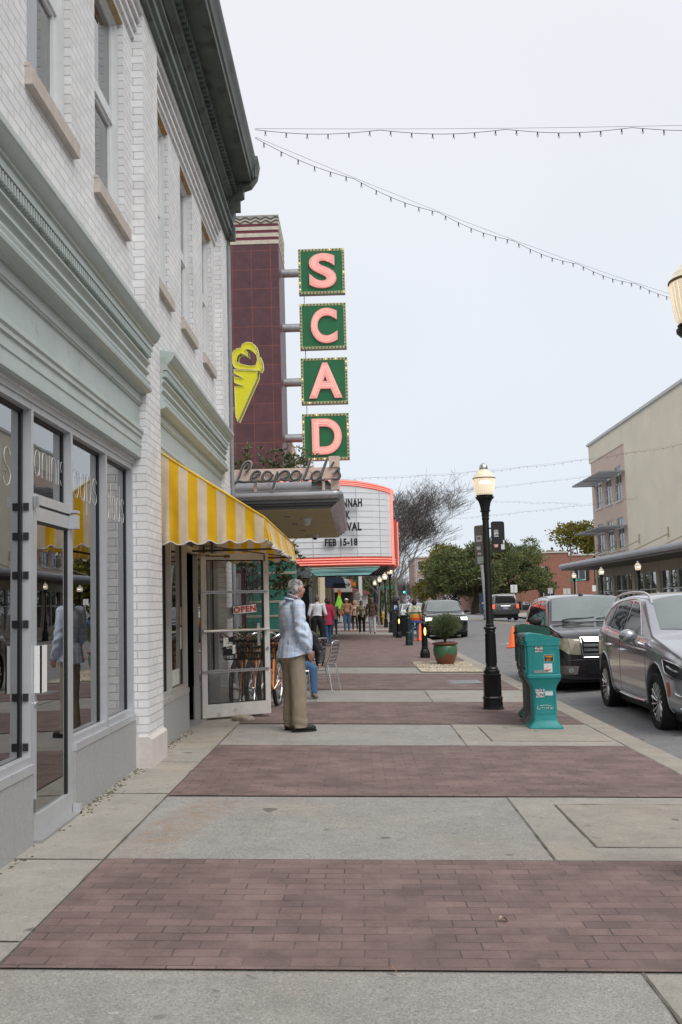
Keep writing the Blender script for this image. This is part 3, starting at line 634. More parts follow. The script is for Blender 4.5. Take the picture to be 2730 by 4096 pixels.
def side(y,sg):
    mb=MB(); n=66; m=10; vs=[]
    for i in range(n+1):
        u=i/n; x=AX0+(AX1-AX0)*u; zt=zw+(zo-zw)*u
        ph=(u*5.5)%1; zb=2.16+.028*abs(math.sin(math.pi*(u*5.5+.12)))**.7-.0*u
        zb=2.185-.03*u*0-.035*(1-(abs(math.cos(math.pi*(u*5.45+.5)))**4))
        for j in range(m+1):
            v=j/m; z=zt+(zb-zt)*v; yy=y-sg*(.012*math.sin(u*34)*v*v+ .006*math.sin(u*60+v*5)*(v>.5)+ (.018*v*(1-v)*4)*math.sin(u*7))
            vs.append((x+.02*math.sin(v*3)*0-.04*u*0+(.035*u*v),yy,z))
    fs=[(i*(m+1)+j,(i+1)*(m+1)+j,(i+1)*(m+1)+j+1,i*(m+1)+j+1) for i in range(n) for j in range(m)]
    mb.add(vs,fs); edge=[vs[i*(m+1)+m] for i in range(n+1)]; return mb,edge
s1,e1=side(AY0,1); s2,e2=side(AY1,-1)
# front valance with deep scallops and frayed look
def front():
    mb=MB(); n=190; m=8; vs=[]; top=[]
    for i in range(n+1):
        u=i/n; y=AY0+(AY1-AY0)*u
        zb=2.165-.035*(1-abs(math.cos(math.pi*(u*24)))**4)
        for j in range(m+1):
            v=j/m; z=zo+(zb-zo)*v; x=AX1+.035*v+.022*v*math.sin(u*170)+.016*v*math.sin(u*61+1)
            vs.append((x,y,z))
    fs=[(i*(m+1)+j,(i+1)*(m+1)+j,(i+1)*(m+1)+j+1,i*(m+1)+j+1) for i in range(n) for j in range(m)]
    mb.add(vs,fs); edge=[vs[i*(m+1)+m] for i in range(n+1)]; return mb,edge
fr,e3=front()
top=MB(); n=40
for i in range(n):
    for j in range(12):
        def P(a,b): 
            u=a/n; v=b/12; return (AX0+(AX1-AX0)*v,AY0+(AY1-AY0)*u,zw+(zo-zw)*v-.03*math.sin(math.pi*v)*abs(math.sin(u*math.pi*4)))
        top.quad(P(i,j),P(i+1,j),P(i+1,j+1),P(i,j+1))
def A_(mb,name,m,smooth=True,parent=None): return mb.build(name,m,parent or t,smooth=smooth,world=parent is None,auto=0,recalc=False)
c_=A_(s1,'side_panel',M_awx); c2_=A_(s2,'side_panel',M_awx); A_(fr,'valance',M_awy); A_(top,'canopy',M_awy)
for o in (c_,c2_): o.location=(2.06,-12.4,-3.1)
M_pipe=pm('grey_piping',(.55,.56,.56),.7)
mb=MB(); 
for e in (e1,e2,e3): mb.tube(e,.006,5)
A_(mb,'piping',M_pipe)
mb=MB(); mb.tube([(AX0,AY0,zw),(AX1,AY0,zo)],.012,6); mb.tube([(AX0,AY1,zw),(AX1,AY1,zo)],.012,6); mb.tube([(AX1,AY0,zo),(AX1,AY1,zo)],.012,6)
A_(mb,'hem',pm('yellow_hem',(.8,.5,.05),.7))
mb=MB(); zf=2.215
for y in (AY0+.03,AY1-.03,12.4): mb.tube([(-2.05,y,zf),(AX1-.01,y,zf)],.014,6); 
mb.tube([(AX1-.02,AY0+.03,zf),(AX1-.02,AY1-.03,zf)],.014,6); mb.tube([(-2.05,AY0+.03,zf),(AX1-.02,AY1-.03,zf)],.01,6)
A_(mb,'frame',pm('dark_awning_frame',(.05,.045,.04),.5))
# ================================================================ OPEN GLASS DOOR
HX,HY=-2.045,12.985; ang=math.atan2(.50,.85); WD=.975
t=thing('open_glass_door','aluminium framed glass shop door standing open, held by a stone','door',(HX,HY,gz(HX)+.03),ang)
H=2.13; f=.075; b0=.17
mb=MB(); mb.box(0,f,-.022,.022,0,H); mb.box(WD-f,WD,-.022,.022,0,H); mb.box(f,WD-f,-.022,.022,H-.085,H); mb.box(f,WD-f,-.022,.022,0,b0)
mb.build('door_frame',M_alu_dirty,t)
mb=MB(); mb.box(f,WD-f,-.003,.003,b0,H-.085); mb.build('pane',M_door_glass,t)
mb=MB(); mb.box(f,f+.014,-.012,.012,b0,H-.085); mb.box(WD-f-.02,WD-f,-.012,.012,b0,H-.085); mb.box(f,WD-f,-.012,.012,H-.1,H-.085); mb.box(f,WD-f,-.012,.012,b0,b0+.012); mb.build('gasket',M_gasket,t)
for z in (1.60,.57):
    mb=MB(); 
    mb.box(.0,WD-.02,-.032,-.026,z+.0,z+.038)
    for k in range(34): mb.lathe([(.0065,-.0335),(.0065,-.0322)],8,(.02+k*.0277,0,z+.019),1,'y')
    mb.build('perforated_strap',[M_steel,M_black],t)
mb=MB(); mb.tube([(.0,-.075,1.115),(WD-.03,-.075,1.115)],.019,12); 
for x in (.03,WD-.06): mb.tube([(x,-.02,1.115),(x,-.075,1.115)],.013,8)
mb.build('push_bar',M_chrome,t)
mb=MB(); mb.lathe([(.022,-.0),(.022,.014),(.012,.018),(.012,.02)],14,(WD-.04,-.022-.016,.86),0,'y'); mb.build('lock',M_steel,t)
mb=MB(); mb.box(.07,.36,-.05,-.024,H-.045,H-.03); mb.box(-.12,.12,-.045,-.03,H-.028,H-.018); mb.box(.33,.40,-.06,-.022,H-.055,H-.022); mb.box(WD-.07,WD-.05,-.03,-.022,H-.10,H-.02); mb.build('door_closer',pm('bronze_closer',(.16,.09,.05),.5,.3),t)
mb=MB(); mb.box(WD-.175,WD-.135,-.008,-.004,.90,1.2); mb.build('latch_plate',M_steel,t)
# OPEN board on the door: hangs from the strap
tO=thing('open_sign','small white hanging board with red OPEN lettering behind door glass','sign',(HX+math.cos(ang)*.63,HY+math.sin(ang)*.63-.05,1.47),ang)
mb=MB(); mb.box(-.17,.17,-.004,.004,-.052,.06)
o=mb.build('board',M_white,tO); o.rotation_euler=(0,R(-4),0)
mb=MB(); 
for a in ((-.17,.17,-.058,-.05),(-.17,.17,.056,.064)): mb.box(a[0],a[1],-.007,.005,a[2],a[3])
for a in ((-.176,-.168),(.168,.176)): mb.box(a[0],a[1],-.007,.005,-.058,.064)
o=mb.build('border',pm('navy_border',(.02,.025,.06),.6),tO); o.rotation_euler=(0,R(-4),0)
tx=text_mb('OPEN',.105,.002,.0035,space=1.12,sx=1.12); mb=MB(); mb.merge(tx,face_cam((0,-.0085,.0)))
o=mb.build('lettering',pm('red_lettering',(.55,.03,.02),.6),tO); o.rotation_euler=(0,R(-4),0)
mb=MB(); mb.tube([(-.13,-.003,.06),(-.11,.0,.15),(-.105,.01,.23)],.0025,4); mb.tube([(.13,-.003,.07),(.115,.0,.16),(.11,.01,.23)],.0025,4); mb.build('chain',M_black,tO)
# stickers on the glass
mb=MB()
t2=t
def rag(mb,x0,x1,z0,z1,mi,y=-.0065,n=9,seed=1):
    rr=random.Random(seed); pts=[]
    for i in range(n): pts.append((x0+(x1-x0)*i/n,z0+rr.uniform(0,.012)))
    for i in range(n): pts.append((x1-rr.uniform(0,.01),z0+(z1-z0)*i/n))
    for i in range(n): pts.append((x1-(x1-x0)*i/n,z1-rr.uniform(0,.012)))
    for i in range(n): pts.append((x0+rr.uniform(0,.01),z1-(z1-z0)*i/n))
    mb.add([(p[0],y,p[1]) for p in pts],[tuple(range(len(pts)))],mi)
rag(mb,.305,.475,.78,1.035,0,-.0062); rag(mb,.30,.385,.90,1.03,1,-.0072,seed=3); rag(mb,.43,.48,.80,.93,1,-.0070,seed=5); rag(mb,.345,.44,.905,.965,1,-.0082,seed=8)
mb.build('torn_sticker',[M_black,M_white],t)
mb=MB(); mb.merge(text_mb('DISCOVER',.018,.0003,.0006),face_cam((.393,-.0092,.945)),0); mb.merge(text_mb('Thank You',.020,.0003,.0008),face_cam((.39,-.0078,.885)),1)
mb.add([(.40,-.009,.912),(.438,-.009,.912),(.438,-.009,.932)],[(0,1,2)],2)
mb.build('sticker_print',[M_black,M_white,pm('orange_print',(.7,.35,.03),.5)],t)
mb=MB(); rag(mb,.36,.47,1.26,1.42,0,.0062,seed=4); mb.build('paper_note',pm('cream_paper',(.68,.64,.60),.8),t)
# stone
mb=MB(); bm=bmesh.new(); bmesh.ops.create_icosphere(bm,subdivisions=3,radius=1)
for v in bm.verts:
    p=v.co.copy(); k=1+.28*mnoise.noise(p*1.3+Vector((3,1,2)))+.10*mnoise.noise(p*4)
    v.co=Vector((p.x*k*.135,p.y*k*.075,max(-.03,p.z*k*.06)))
mb.add([tuple(v.co) for v in bm.verts],[tuple(v.index for v in f.verts) for f in bm.faces]); bm.free()
o=mb.build('door_stone',pm('rough_grey_stone',(.33,.29,.23),.9,var=.35,vscale=14,bump=.8,bscale=40),smooth=True,auto=25); o.location=(-1.515,12.95,gz(-1.5)+.03); tag(o,'rough grey stone on the pavement propping open the glass door','stone')
# ================================================================ ICE CREAM PARLOUR (canopy building)
t=thing('parlour_building','ice cream parlour with silver-edged canopy and set-back front','building',(-3.4,20,0))
def lp(mb,name,m,smooth=False,parent=None,auto=35): return mb.build(name,m,parent or t,smooth=smooth,world=parent is None,auto=auto)
def teal_mat():
    def f(nt,p,L,o):
        tc=_n(nt,'ShaderNodeTexCoord'); s=_n(nt,'ShaderNodeSeparateXYZ'); L(tc.outputs['Object'],s.inputs[0])
        n=_n(nt,'ShaderNodeTexNoise'); n.inputs['Scale'].default_value=14; n.inputs['Detail'].default_value=5; L(tc.outputs['Object'],n.inputs[0])
        r=_n(nt,'ShaderNodeMapRange'); r.inputs[1].default_value=.3; r.inputs[2].default_value=.7; r.inputs[3].default_value=.8; r.inputs[4].default_value=1.15; L(n.outputs[0],r.inputs[0])
        sc=_n(nt,'ShaderNodeVectorMath'); sc.operation='SCALE'; sc.inputs[0].default_value=(.055,.235,.185); L(r.outputs[0],sc.inputs['Scale']); L(sc.outputs[0],p.inputs['Base Color']); p.inputs['Roughness'].default_value=.3
    return node_mat('teal_glass_tile',f)
mb=MB(); mb.box(-12,-3.4,15.55,28,0,4.4); lp(mb,'wall',pm('cream_stucco',(.55,.50,.42),.8,var=.1))
mb=MB(); mb.box(-3.39,-1.72,28,28.4,.0,3.1)
o=lp(mb,'tiled_return_wall',teal_mat())
mb=MB()
for z in (.42,.83,1.23,1.63,2.03,2.43): mb.box(-3.38,-1.70,27.985,27.998,z-.028,z+.028,0); mb.box(-3.38,-1.70,27.98,27.985,z-.006,z+.006,1)
for x in (-2.9,-2.15): mb.box(x-.006,x+.006,27.985,27.999,.05,3.0,1)
lp(mb,'trim_bands',[pm('cream_tile_band',(.66,.60,.50),.5),pm('brown_grout',(.25,.17,.12),.7)],parent=None)
mb=MB(); mb.box(-3.395,-3.36,16,27.5,.06,2.6); fr=lp(mb,'shopfront',M_dark)
mb=MB(); 
for y in (16,18,20,21.2,23,25,27): mb.box(-3.36,-3.31,y,y+.07,.06,2.65)
mb.box(-3.36,-3.31,16,27.1,2.55,2.65); mb.build('mullions',M_alu,fr)
# canopy: silver bullnose fascia around three sides
CY0,CY1,CX1=16.9,24.7,-.235
mb=MB()
prof=[(.18,3.30),(.05,3.30),(.0,3.32),(-.035,3.355),(-.045,3.39),(-.035,3.43),(-.0,3.465),(.06,3.48),(.10,3.485),(.22,3.64),(.5,3.66),(.5,3.30)]
def canopy_ring(prof,mi=0):
    # sweep the profile round the front edge; offset d inward, z
    path=[]
    r=.14; x1,y0,y1=CX1,CY0,CY1
    pts=[((-2.6,y0),(0,1)),((x1-r,y0),(0,1))]
    for k in range(1,6): a=k/6*math.pi/2; pts.append(((x1-r+r*math.sin(a),y0+r-r*math.cos(a)),(-math.sin(a),math.cos(a))))
    pts+=[((x1,y0+r),(-1,0)),((x1,y1-r),(-1,0))]
    for k in range(1,6): a=k/6*math.pi/2; pts.append(((x1-r+r*math.cos(a),y1-r+r*math.sin(a)),(-math.cos(a),-math.sin(a))))
    pts+=[((x1-r,y1),(0,-1)),((-3.4,y1),(0,-1))]
    n=len(prof); vs=[]
    for (p,nn) in pts:
        for d,z in prof: vs.append((p[0]+nn[0]*d,p[1]+nn[1]*d,z))
    fs=[]
    for i in range(len(pts)-1):
        for j in range(n): fs.append((i*n+j,i*n+(j+1)%n,(i+1)*n+(j+1)%n,(i+1)*n+j))
    mb.add(vs,fs,mi)
canopy_ring(prof)
cn=lp(mb,'canopy',pm('silver_canopy_metal',(.50,.51,.53),.33,.75,var=.12,vscale=3,spots=[(6,.66,(.25,.25,.25),.6)]),True,auto=30)
mb=MB(); mb.box(-3.4,CX1-.3,CY0+.3,CY1-.3,3.58,3.64); mb.build('canopy_roof',M_dark,cn)
mb=MB()   # stepped dark metal band below the bullnose, turned inwards to the soffit
for (d,z0,z1) in ((.04,3.255,3.30),(.10,3.215,3.255),(.17,3.165,3.215)):
    mb.box(-3.4,CX1-d,CY0+d,CY0+d+.05,z0,z1); mb.box(-3.4,CX1-d-.0,CY1-d-.05,CY1-d,z0,z1)
mb.build('canopy_band',pm('dark_band_metal',(.10,.105,.11),.4,.4,var=.1),cn)
mb=MB(); 
yy=[CY0+.17+(CY1-CY0-.34)*k/3 for k in range(4)]
for a,b in zip(yy[:-1],yy[1:]):
    mb.quad((CX1-.02,a+.012,3.30),(CX1-.02,b-.012,3.30),(CX1-.10,b-.012,3.235),(CX1-.10,a+.012,3.235)); mb.quad((CX1-.10,a+.012,3.232),(CX1-.10,b-.012,3.232),(CX1-.2,b-.012,3.16),(CX1-.2,a+.012,3.16))
mb.build('canopy_panels',pm('plum_enamel_panel',(.13,.10,.11),.22,.3,var=.25,vscale=2),cn)
mb=MB(); mb.box(-3.39,CX1-.19,CY0+.2,CY1-.2,3.15,3.18); sf=mb.build('soffit',pm('yellow_cream_soffit',(.52,.44,.22),.6,var=.08,vscale=2),cn)
mb=MB()
for (x,y) in ((-1.25,18.3),(-1.22,20.0),(-1.15,21.8),(-1.15,23.6),(-2.6,19),(-2.6,22)): mb.lathe([(.10,3.143),(.10,3.15)],20,(x,y,0),0); mb.lathe([(.065,3.139),(.065,3.143)],20,(x,y,0),1)
mb.build('recessed_light',[M_alu_dirty,M_dark],cn)
mb=MB(); mb.lathe([(.02,3.0),(.06,3.02),(.075,3.06),(.08,3.10),(.11,3.105),(.11,3.15)],18,(-.92,18.75,0),0); mb.lathe([(.05,3.03),(.06,3.08),(.09,3.1),(.09,3.15)],16,(-.95,23.2,0),0); mb.sphere((-.95,23.16,3.05),.035,10,1)
mb.build('security_camera',[M_white,M_black],cn,smooth=True)
# menu poster case by the parlour front
t3=thing('menu_case','maroon framed menu poster case seen behind the glass door','poster case',(-2.45,19.2,0))
mb=MB(); mb.box(-.28,.22,-.03,.03,.75,2.15,0); mb.box(.22,.30,-.04,.04,.3,2.25,1); mb.box(-.3,.3,-.035,.035,2.15,2.22,1)
mb.build('case',[pm('grey_poster',(.55,.56,.60),.5,var=.1),pm('maroon_frame',(.16,.03,.06),.5)],t3)
mb=MB(); mb.box(-.22,.16,-.036,-.031,1.82,2.08,0); mb.box(-.22,.16,-.036,-.031,.85,1.74,0)
for k in range(14): mb.box(-.18,.0+.08*random.random(),-.039,-.0365,1.68-k*.045,1.69-k*.045,1)
mb.box(-.19,-.06,-.04,-.037,.92,1.03,2); mb.box(-.02,.10,-.04,-.037,.92,1.03,2); mb.tube([(.06+.055*math.cos(a/9*6.3),-.04,1.95+.055*math.sin(a/9*6.3)) for a in range(10)],.008,4,1)
mb.build('poster',[M_white,pm('grey_print',(.25,.25,.27),.6),M_dark],t3)
mb=MB(); mb.box(-.3,-.24,-.02,.02,0,.75); mb.box(.22,.28,-.02,.02,0,.3); mb.build('stand',M_black,t3)
# neon script sign on its raceway
t=thing('script_neon_sign',"cursive Leopold's neon sign on a pink raceway above the silver canopy",'neon sign',(-1.15,16.85,3.64))
def L2W(px,py,y=16.82): # traced outline units -> metres on the sign plane
    return (-2.115+(px-50)*.002035,y,4.045-(py-50)*.002035-(px-50)*.00005)
mb=MB(); mb.box(-2.10,-.24,16.86,17.02,3.65,3.845); S_=lp.__call__ if False else None
def sp(mb,name,m,smooth=False): return mb.build(name,m,t,smooth=smooth,world=True,auto=35)
mb.box(-.42,-.24,16.83,17.0,3.845,4.03); mb.box(-.40,-.25,16.9,17.05,3.46,3.65); 
for x in (-1.72,-.55): mb.box(x,x+.05,16.9,16.98,3.42,3.65)
for x in (-.72,-.52): mb.box(x,x+.04,16.9,17.0,3.845,3.90)
sp(mb,'raceway',pm('faded_pink_paint',(.68,.52,.45),.6,var=.1,vscale=5,spots=[(9,.66,(.4,.22,.15),.7)]))
strokes=[[(180,172),(200,158),(218,128),(226,98),(212,84),(188,90),(162,120),(145,160),(130,205),(112,242),(85,270),(55,295)],
 [(100,255),(118,246),(140,250),(170,254),(208,250)],
 [(232,224),(262,214),(292,192),(304,172),(286,162),(258,172),(236,200),(230,230),(246,250),(275,248),(298,240)],
 [(388,170),(358,166),(332,190),(326,222),(344,244),(372,240),(394,222),(402,194),(388,170)],[(398,196),(418,196)],
 [(452,168),(440,210),(424,262),(405,322)],[(440,235),(456,202),(488,172),(522,162),(546,180),(532,212),(500,228),(472,226)],[(486,222),(500,238),(534,240)],
 [(628,166),(598,162),(572,186),(564,216),(582,240),(610,236),(634,218),(642,190),(628,166)],[(638,192),(658,192)],
 [(735,55),(716,108),(694,170),(674,222),(682,240),(708,238)],
 [(806,172),(776,166),(746,188),(736,216),(750,240),(778,236),(802,214),(818,180)],[(868,60),(846,120),(824,182),(814,222),(826,240),(846,234)],
 [(925,86),(902,122)],
 [(922,190),(946,164),(964,138),(962,170),(972,204),(952,232),(912,232)]]
bk=MB();fr_=MB();nn=MB()
for s_ in strokes:
    c=catmull([L2W(*p) for p in s_],6) if len(s_)>2 else [Vector(L2W(*p)) for p in s_]
    k=len(c); wdt=[.0265*(.82+.18*math.sin(math.pi*(i/(k-1)))**.4) for i in range(k)]
    bk.tube(c,wdt,10,flat=.8,flatdir=(0,1,0)); 
    cf=[v+Vector((0,-.020,0)) for v in c]; fr_.tube(cf,[q*.76 for q in wdt],10,flat=1.1,flatdir=(0,1,0))
    cn_=[v+Vector((0,-.042,0)) for v in c]; nn.tube(cn_,.0035,5)
sp(bk,'letter_channel',pm('pale_letter_edge',(.74,.74,.73),.45,.0),True); sp(fr_,'letter_face',pm('dark_grey_letter',(.05,.056,.06),.5,.0),True); sp(nn,'neon_tube',pm('unlit_neon_glass',(.32,.33,.34),.15),True)
# ice cream cone sign
t=thing('ice_cream_cone_sign','yellow neon ice cream cone sign on pink brackets against the maroon tower','sign',(-1.9,17.5,5))
def K(px,py): return (-2.13+(px-155)*.00225,6.24-(py-1115)*.00231)
def outline(pts,mb,y0,y1,mi=0):
    P=[K(*p) for p in pts]; mb.sweep(P,0,1,'y') if False else None
    n=len(P); vs=[(p[0],y0,p[1]) for p in P]+[(p[0],y1,p[1]) for p in P]
    mb.add(vs,[tuple(range(n)),tuple(range(n,2*n))[::-1]]+[(i,n+i,n+(i+1)%n,(i+1)%n) for i in range(n)],mi)
cone=[(168,1330),(358,1345),(350,1400),(190,1738),(178,1700),(172,1462),(248,1462),(172,1432),(168,1388),(248,1402),(170,1356)]
swirl=[(172,1310),(158,1270),(153,1225),(165,1185),(195,1165),(228,1160),(240,1130),(275,1115),(315,1120),(342,1150),(355,1205),(345,1212),(318,1180),(285,1168),(262,1172),(280,1198),(282,1232),(262,1212),(225,1200),(200,1215),(190,1245),(195,1272),(240,1292),(310,1308),(345,1300),(358,1260),(352,1215),(368,1225),(385,1270),(390,1320),(378,1345),(360,1340),(300,1332),(210,1325)]
mb=MB(); outline(cone,mb,17.50,17.58); outline(swirl,mb,17.50,17.58)
def sp(mb,name,m,smooth=False): return mb.build(name,m,t,smooth=smooth,world=True)
sp(mb,'cone_face',pm('bright_yellow_enamel',(.83,.78,.03),.4,var=.07,spots=[(14,.7,(.3,.22,.05),.5)]))
mb=MB()
for P_ in (cone,swirl):
    c=[(K(*p)[0],17.485,K(*p)[1]) for p in P_]; mb.tube(c+[c[0]],.006,5)
    c2=[(q[0]+.03,17.60,q[2]-.01) for q in c]; mb.tube(c2+[c2[0]],.008,5)
sp(mb,'neon_outline',pm('yellow_white_tube',(.85,.82,.45),.3))
mb=MB(); outline([(a+14,b+4) for a,b in cone],mb,17.6,17.66); outline([(a+14,b+4) for a,b in swirl],mb,17.6,17.66); sp(mb,'cone_back',pm('olive_yellow_side',(.42,.38,.06),.5))
mb=MB()
for z in (5.93,5.68,5.06): mb.box(-2.5,-2.02,17.60,17.64,z-.03,z+.03)
mb.tube([(-2.30,17.62,4.7),(-2.28,17.62,4.9),(-2.2,17.62,5.0),(-2.05,17.62,5.02)],.02,8); mb.box(-2.5,-2.42,17.58,17.66,3.5,6.1)
sp(mb,'bracket',pm('faded_pink_paint'),False)
# ================================================================ THEATRE
t=thing('theatre_building','maroon tiled theatre tower with cream bands and pale street facade','theatre',(-5,45,0))
mar=brick_mat('maroon_tile',(.088,.028,.034),(.075,.024,.030),(.20,.055,.03),bw=.86,bh=.865,ms=.014,var=.28,bump=.15,rough=.45,smooth=.3)
nt=mar.node_tree
for n_ in nt.nodes:
    if n_.type=='TEX_BRICK': n_.offset=0
mb=MB(); mb.box(-11,-3.08,43,46.6,0,17.6); lp(mb,'tower',mar)
mb=MB(); 
for k,(z0,z1,mi) in enumerate(((17.6,17.78,0),(17.78,17.92,1),(17.92,18.10,0),(18.10,18.24,1),(18.24,18.40,0),(18.40,18.53,1),(18.53,18.78,0))):
    d=.0 if mi else .02
    mb.box(-11-d,-3.08+d,43-d,46.6+d,z0,z1,mi)
n=56
for row,(z,dz) in enumerate(((18.62,.05),(18.78,.05))):
    pts=[]
    for i in range(n*4+1):
        x=-11+7.95*i/(n*4); mb_z=z+dz*math.sin(i/4*2*math.pi/1.6/2)
        pts.append((x,42.955,mb_z))
    mb.tube(pts,.025,4,2)
mb.box(-11.03,-3.05,42.97,46.63,18.78,18.92,3)
lp(mb,'crown_bands',[pm('stained_cream_stone',(.52,.46,.38),.8,var=.25,vscale=3,bump=.2),pm('dark_red_band',(.14,.02,.04),.6),pm('dark_grout_line',(.12,.11,.10),.8),pm('mossy_coping',(.30,.29,.26),.8,var=.3)])
mb=MB(); mb.box(-11,-2.9,46.6,60,0,9.1); mb.box(-11,-3.1,28.4,43,0,5.0); mb.box(-11,-2.88,46.58,60,9.1,9.22)
lp(mb,'facade',pm('pale_theatre_stucco',(.60,.58,.53),.8,var=.08,vscale=1))
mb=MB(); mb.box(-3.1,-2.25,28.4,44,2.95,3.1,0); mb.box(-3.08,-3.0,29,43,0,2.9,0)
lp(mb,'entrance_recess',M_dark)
mb=MB(); mb.box(-2.28,-1.78,38,39.6,0,3.0,0); mb.box(-1.84,-1.77,37.98,38.1,.02,2.98,1); mb.box(-2.29,-1.77,37.97,38.0,2.55,2.95,1)
for k in range(6): mb.box(-1.775,-1.765,38.1+.2*k,38.18+.2*k,.05,2.5,1)
lp(mb,'ticket_booth',[pm('black_glass_tile',(.012,.012,.013),.12),pm('worn_chrome_trim',(.25,.26,.26),.3,.8,var=.5,vscale=9)])
# marquee
t=thing('theatre_marquee','white letter-board marquee edged with red neon and turquoise tubes below','marquee',(-1,44,3))
foot=[(-3.0,39.55),(-.6,39.65),(.1,39.8),(.7,40.05),(1.2,40.45),(1.55,41.0),(1.6,41.6),(1.6,48.8),(1.2,49.8),(-.6,50.3),(-3.0,50.4)]
def ztop(x): return 6.50 if x<-.4 else 6.50-.30*((x+.4)/2.0)**1.3
def wallring(mb,pts,f0,f1,off=0,mi=0):
    # vertical wall along the footprint, offset outward
    n=len(pts); q=[]
    for i in range(n):
        a=Vector(pts[max(i-1,0)]); b=Vector(pts[min(i+1,n-1)]); d=(b-a).normalized(); nn_=Vector((d.y,-d.x)); p=Vector(pts[i])+nn_*off; q.append(p)
    for i in range(n-1): mb.quad((q[i].x,q[i].y,f0(pts[i][0])),(q[i+1].x,q[i+1].y,f0(pts[i+1][0])),(q[i+1].x,q[i+1].y,f1(pts[i+1][0])),(q[i].x,q[i].y,f1(pts[i][0])),mi)
    return q
z0f=lambda x:3.04
def mp(mb,name,m,smooth=False): return mb.build(name,m,t,smooth=smooth,world=True,auto=35)
mb=MB(); wallring(mb,foot,z0f,ztop,0,0); mb.add([(x,y,3.04) for x,y in foot],[tuple(range(len(foot)))]); mb.add([(x,y,ztop(x)-.02) for x,y in foot],[tuple(range(len(foot)))])
red=pm('faded_red_enamel',(.58,.115,.06),.5,var=.2,vscale=4,spots=[(8,.66,(.5,.30,.26),.6)])
mp(mb,'body',red)
fp=foot[:7]
mb=MB(); wallring(mb,fp[:6]+[(1.5,40.85)][:0],lambda x:3.40,lambda x:ztop(x)-.24,.02,0); 
mp(mb,'letter_board',pm('white_letter_panel',(.72,.74,.77),.35,var=.04,vscale=1))
mb=MB()
for k in range(11):
    z=3.52+k*.245; q=[(p[0],p[1]) for p in fp[:6]]; 
    for (a,b) in zip(q[:-1],q[1:]): mb.bar((a[0],a[1]-.03,z),(b[0],b[1]-.03,z),.015,.012)
for x,y in ((-1.7,39.60),(-.60,39.65),(.05,39.79),(1.0,40.28)): mb.bar((x,y-.028,3.41),(x,y-.028,ztop(x)-.26),.02,.02)
mp(mb,'letter_rails',pm('grey_rail',(.50,.52,.55),.4))
mb=MB()
nmat=pm('lit_pink_red_neon',(.9,.32,.28),.3,emit=(1,.30,.24),es=.45)
fpp=[Vector(p) for p in fp]
for dz in (3.10,3.20,3.30): mb.tube([(p.x+.03,p.y-.05,dz) for p in fpp],.022,6)
for dz in (.05,.13,.20): mb.tube([(p.x+.03,p.y-.05,ztop(p.x)-dz) for p in fpp],.022,6)
for d in (.0,.07,.14): mb.tube([(1.53-d*.4+.02,40.93-d,3.1),(1.53-d*.4+.02,40.93-d,ztop(1.5)-.05)],.022,6)
mp(mb,'neon_tubes',nmat,True)
mb=MB(); mb.box(1.6,1.78,43.0,47.5,3.06,5.1,0); mb.box(1.783,1.80,43.1,47.4,3.3,4.9,1); mp(mb,'street_panel',[red,M_white_plastic])
mb=MB()
for z in (3.12,4.98): mb.tube([(1.83,43.05,z),(1.83,47.45,z)],.022,6)
for y in (43.05,47.45): mb.tube([(1.83,y,3.12),(1.83,y,4.98)],.022,6)
mp(mb,'side_neon',nmat,True)
# underside tubes: unlit, a faint glow is added to brighten them
mb=MB(); tq=pm('turquoise_tube',(.42,.66,.66),.25,emit=(.35,.8,.8),es=.30); 
for k in range(34):
    y=40.3+k*.285; mb.tube([(-2.9+random.random()*.3,y,2.99-.02*(k%3)),(.95-.01*k,y+.05,2.98-.02*(k%2))],.022,5,k%4==0)
mp(mb,'soffit_tubes',[tq,pm('pale_green_tube',(.60,.66,.55),.3,emit=(.7,.9,.7),es=.3)],True)
mb=MB()
for k in range(16): mb.bar((-2.9,40.3+k*.6,2.955),(1.3,40.3+k*.6,2.96),.02,.03)
for k in range(6): mb.bar((.9+.1*k,40.4,2.95),(.9+.1*k,49,2.95),.02,.03)
mb.box(-3,1.3,50.2,50.3,2.9,3.05)
mp(mb,'soffit_frame',M_black)
mb=MB()
bl=pm('black_sign_letter',(.012,.012,.013),.5)
for (s_,z,h,xr,k_) in (('SAVANNAH',5.51,.44,.29,1.46),('BOOK',5.02,.44,-.19,.78),('FESTIVAL',4.56,.44,.24,1.34),('FEB 15-18',3.95,.375,.07,1.31)):
    tx=text_mb(s_,h,.02,.020,space=1.12); xm=max(v[0] for v in tx.v); xi=min(v[0] for v in tx.v); tx.v=[((v[0]-xm)*k_/(xm-xi),v[1],v[2]) for v in tx.v]; xm=0; q=MB(); q.merge(tx,face_cam((xr-xm,39.50,z),R(2))); mp(q,'sign_lettering',bl)
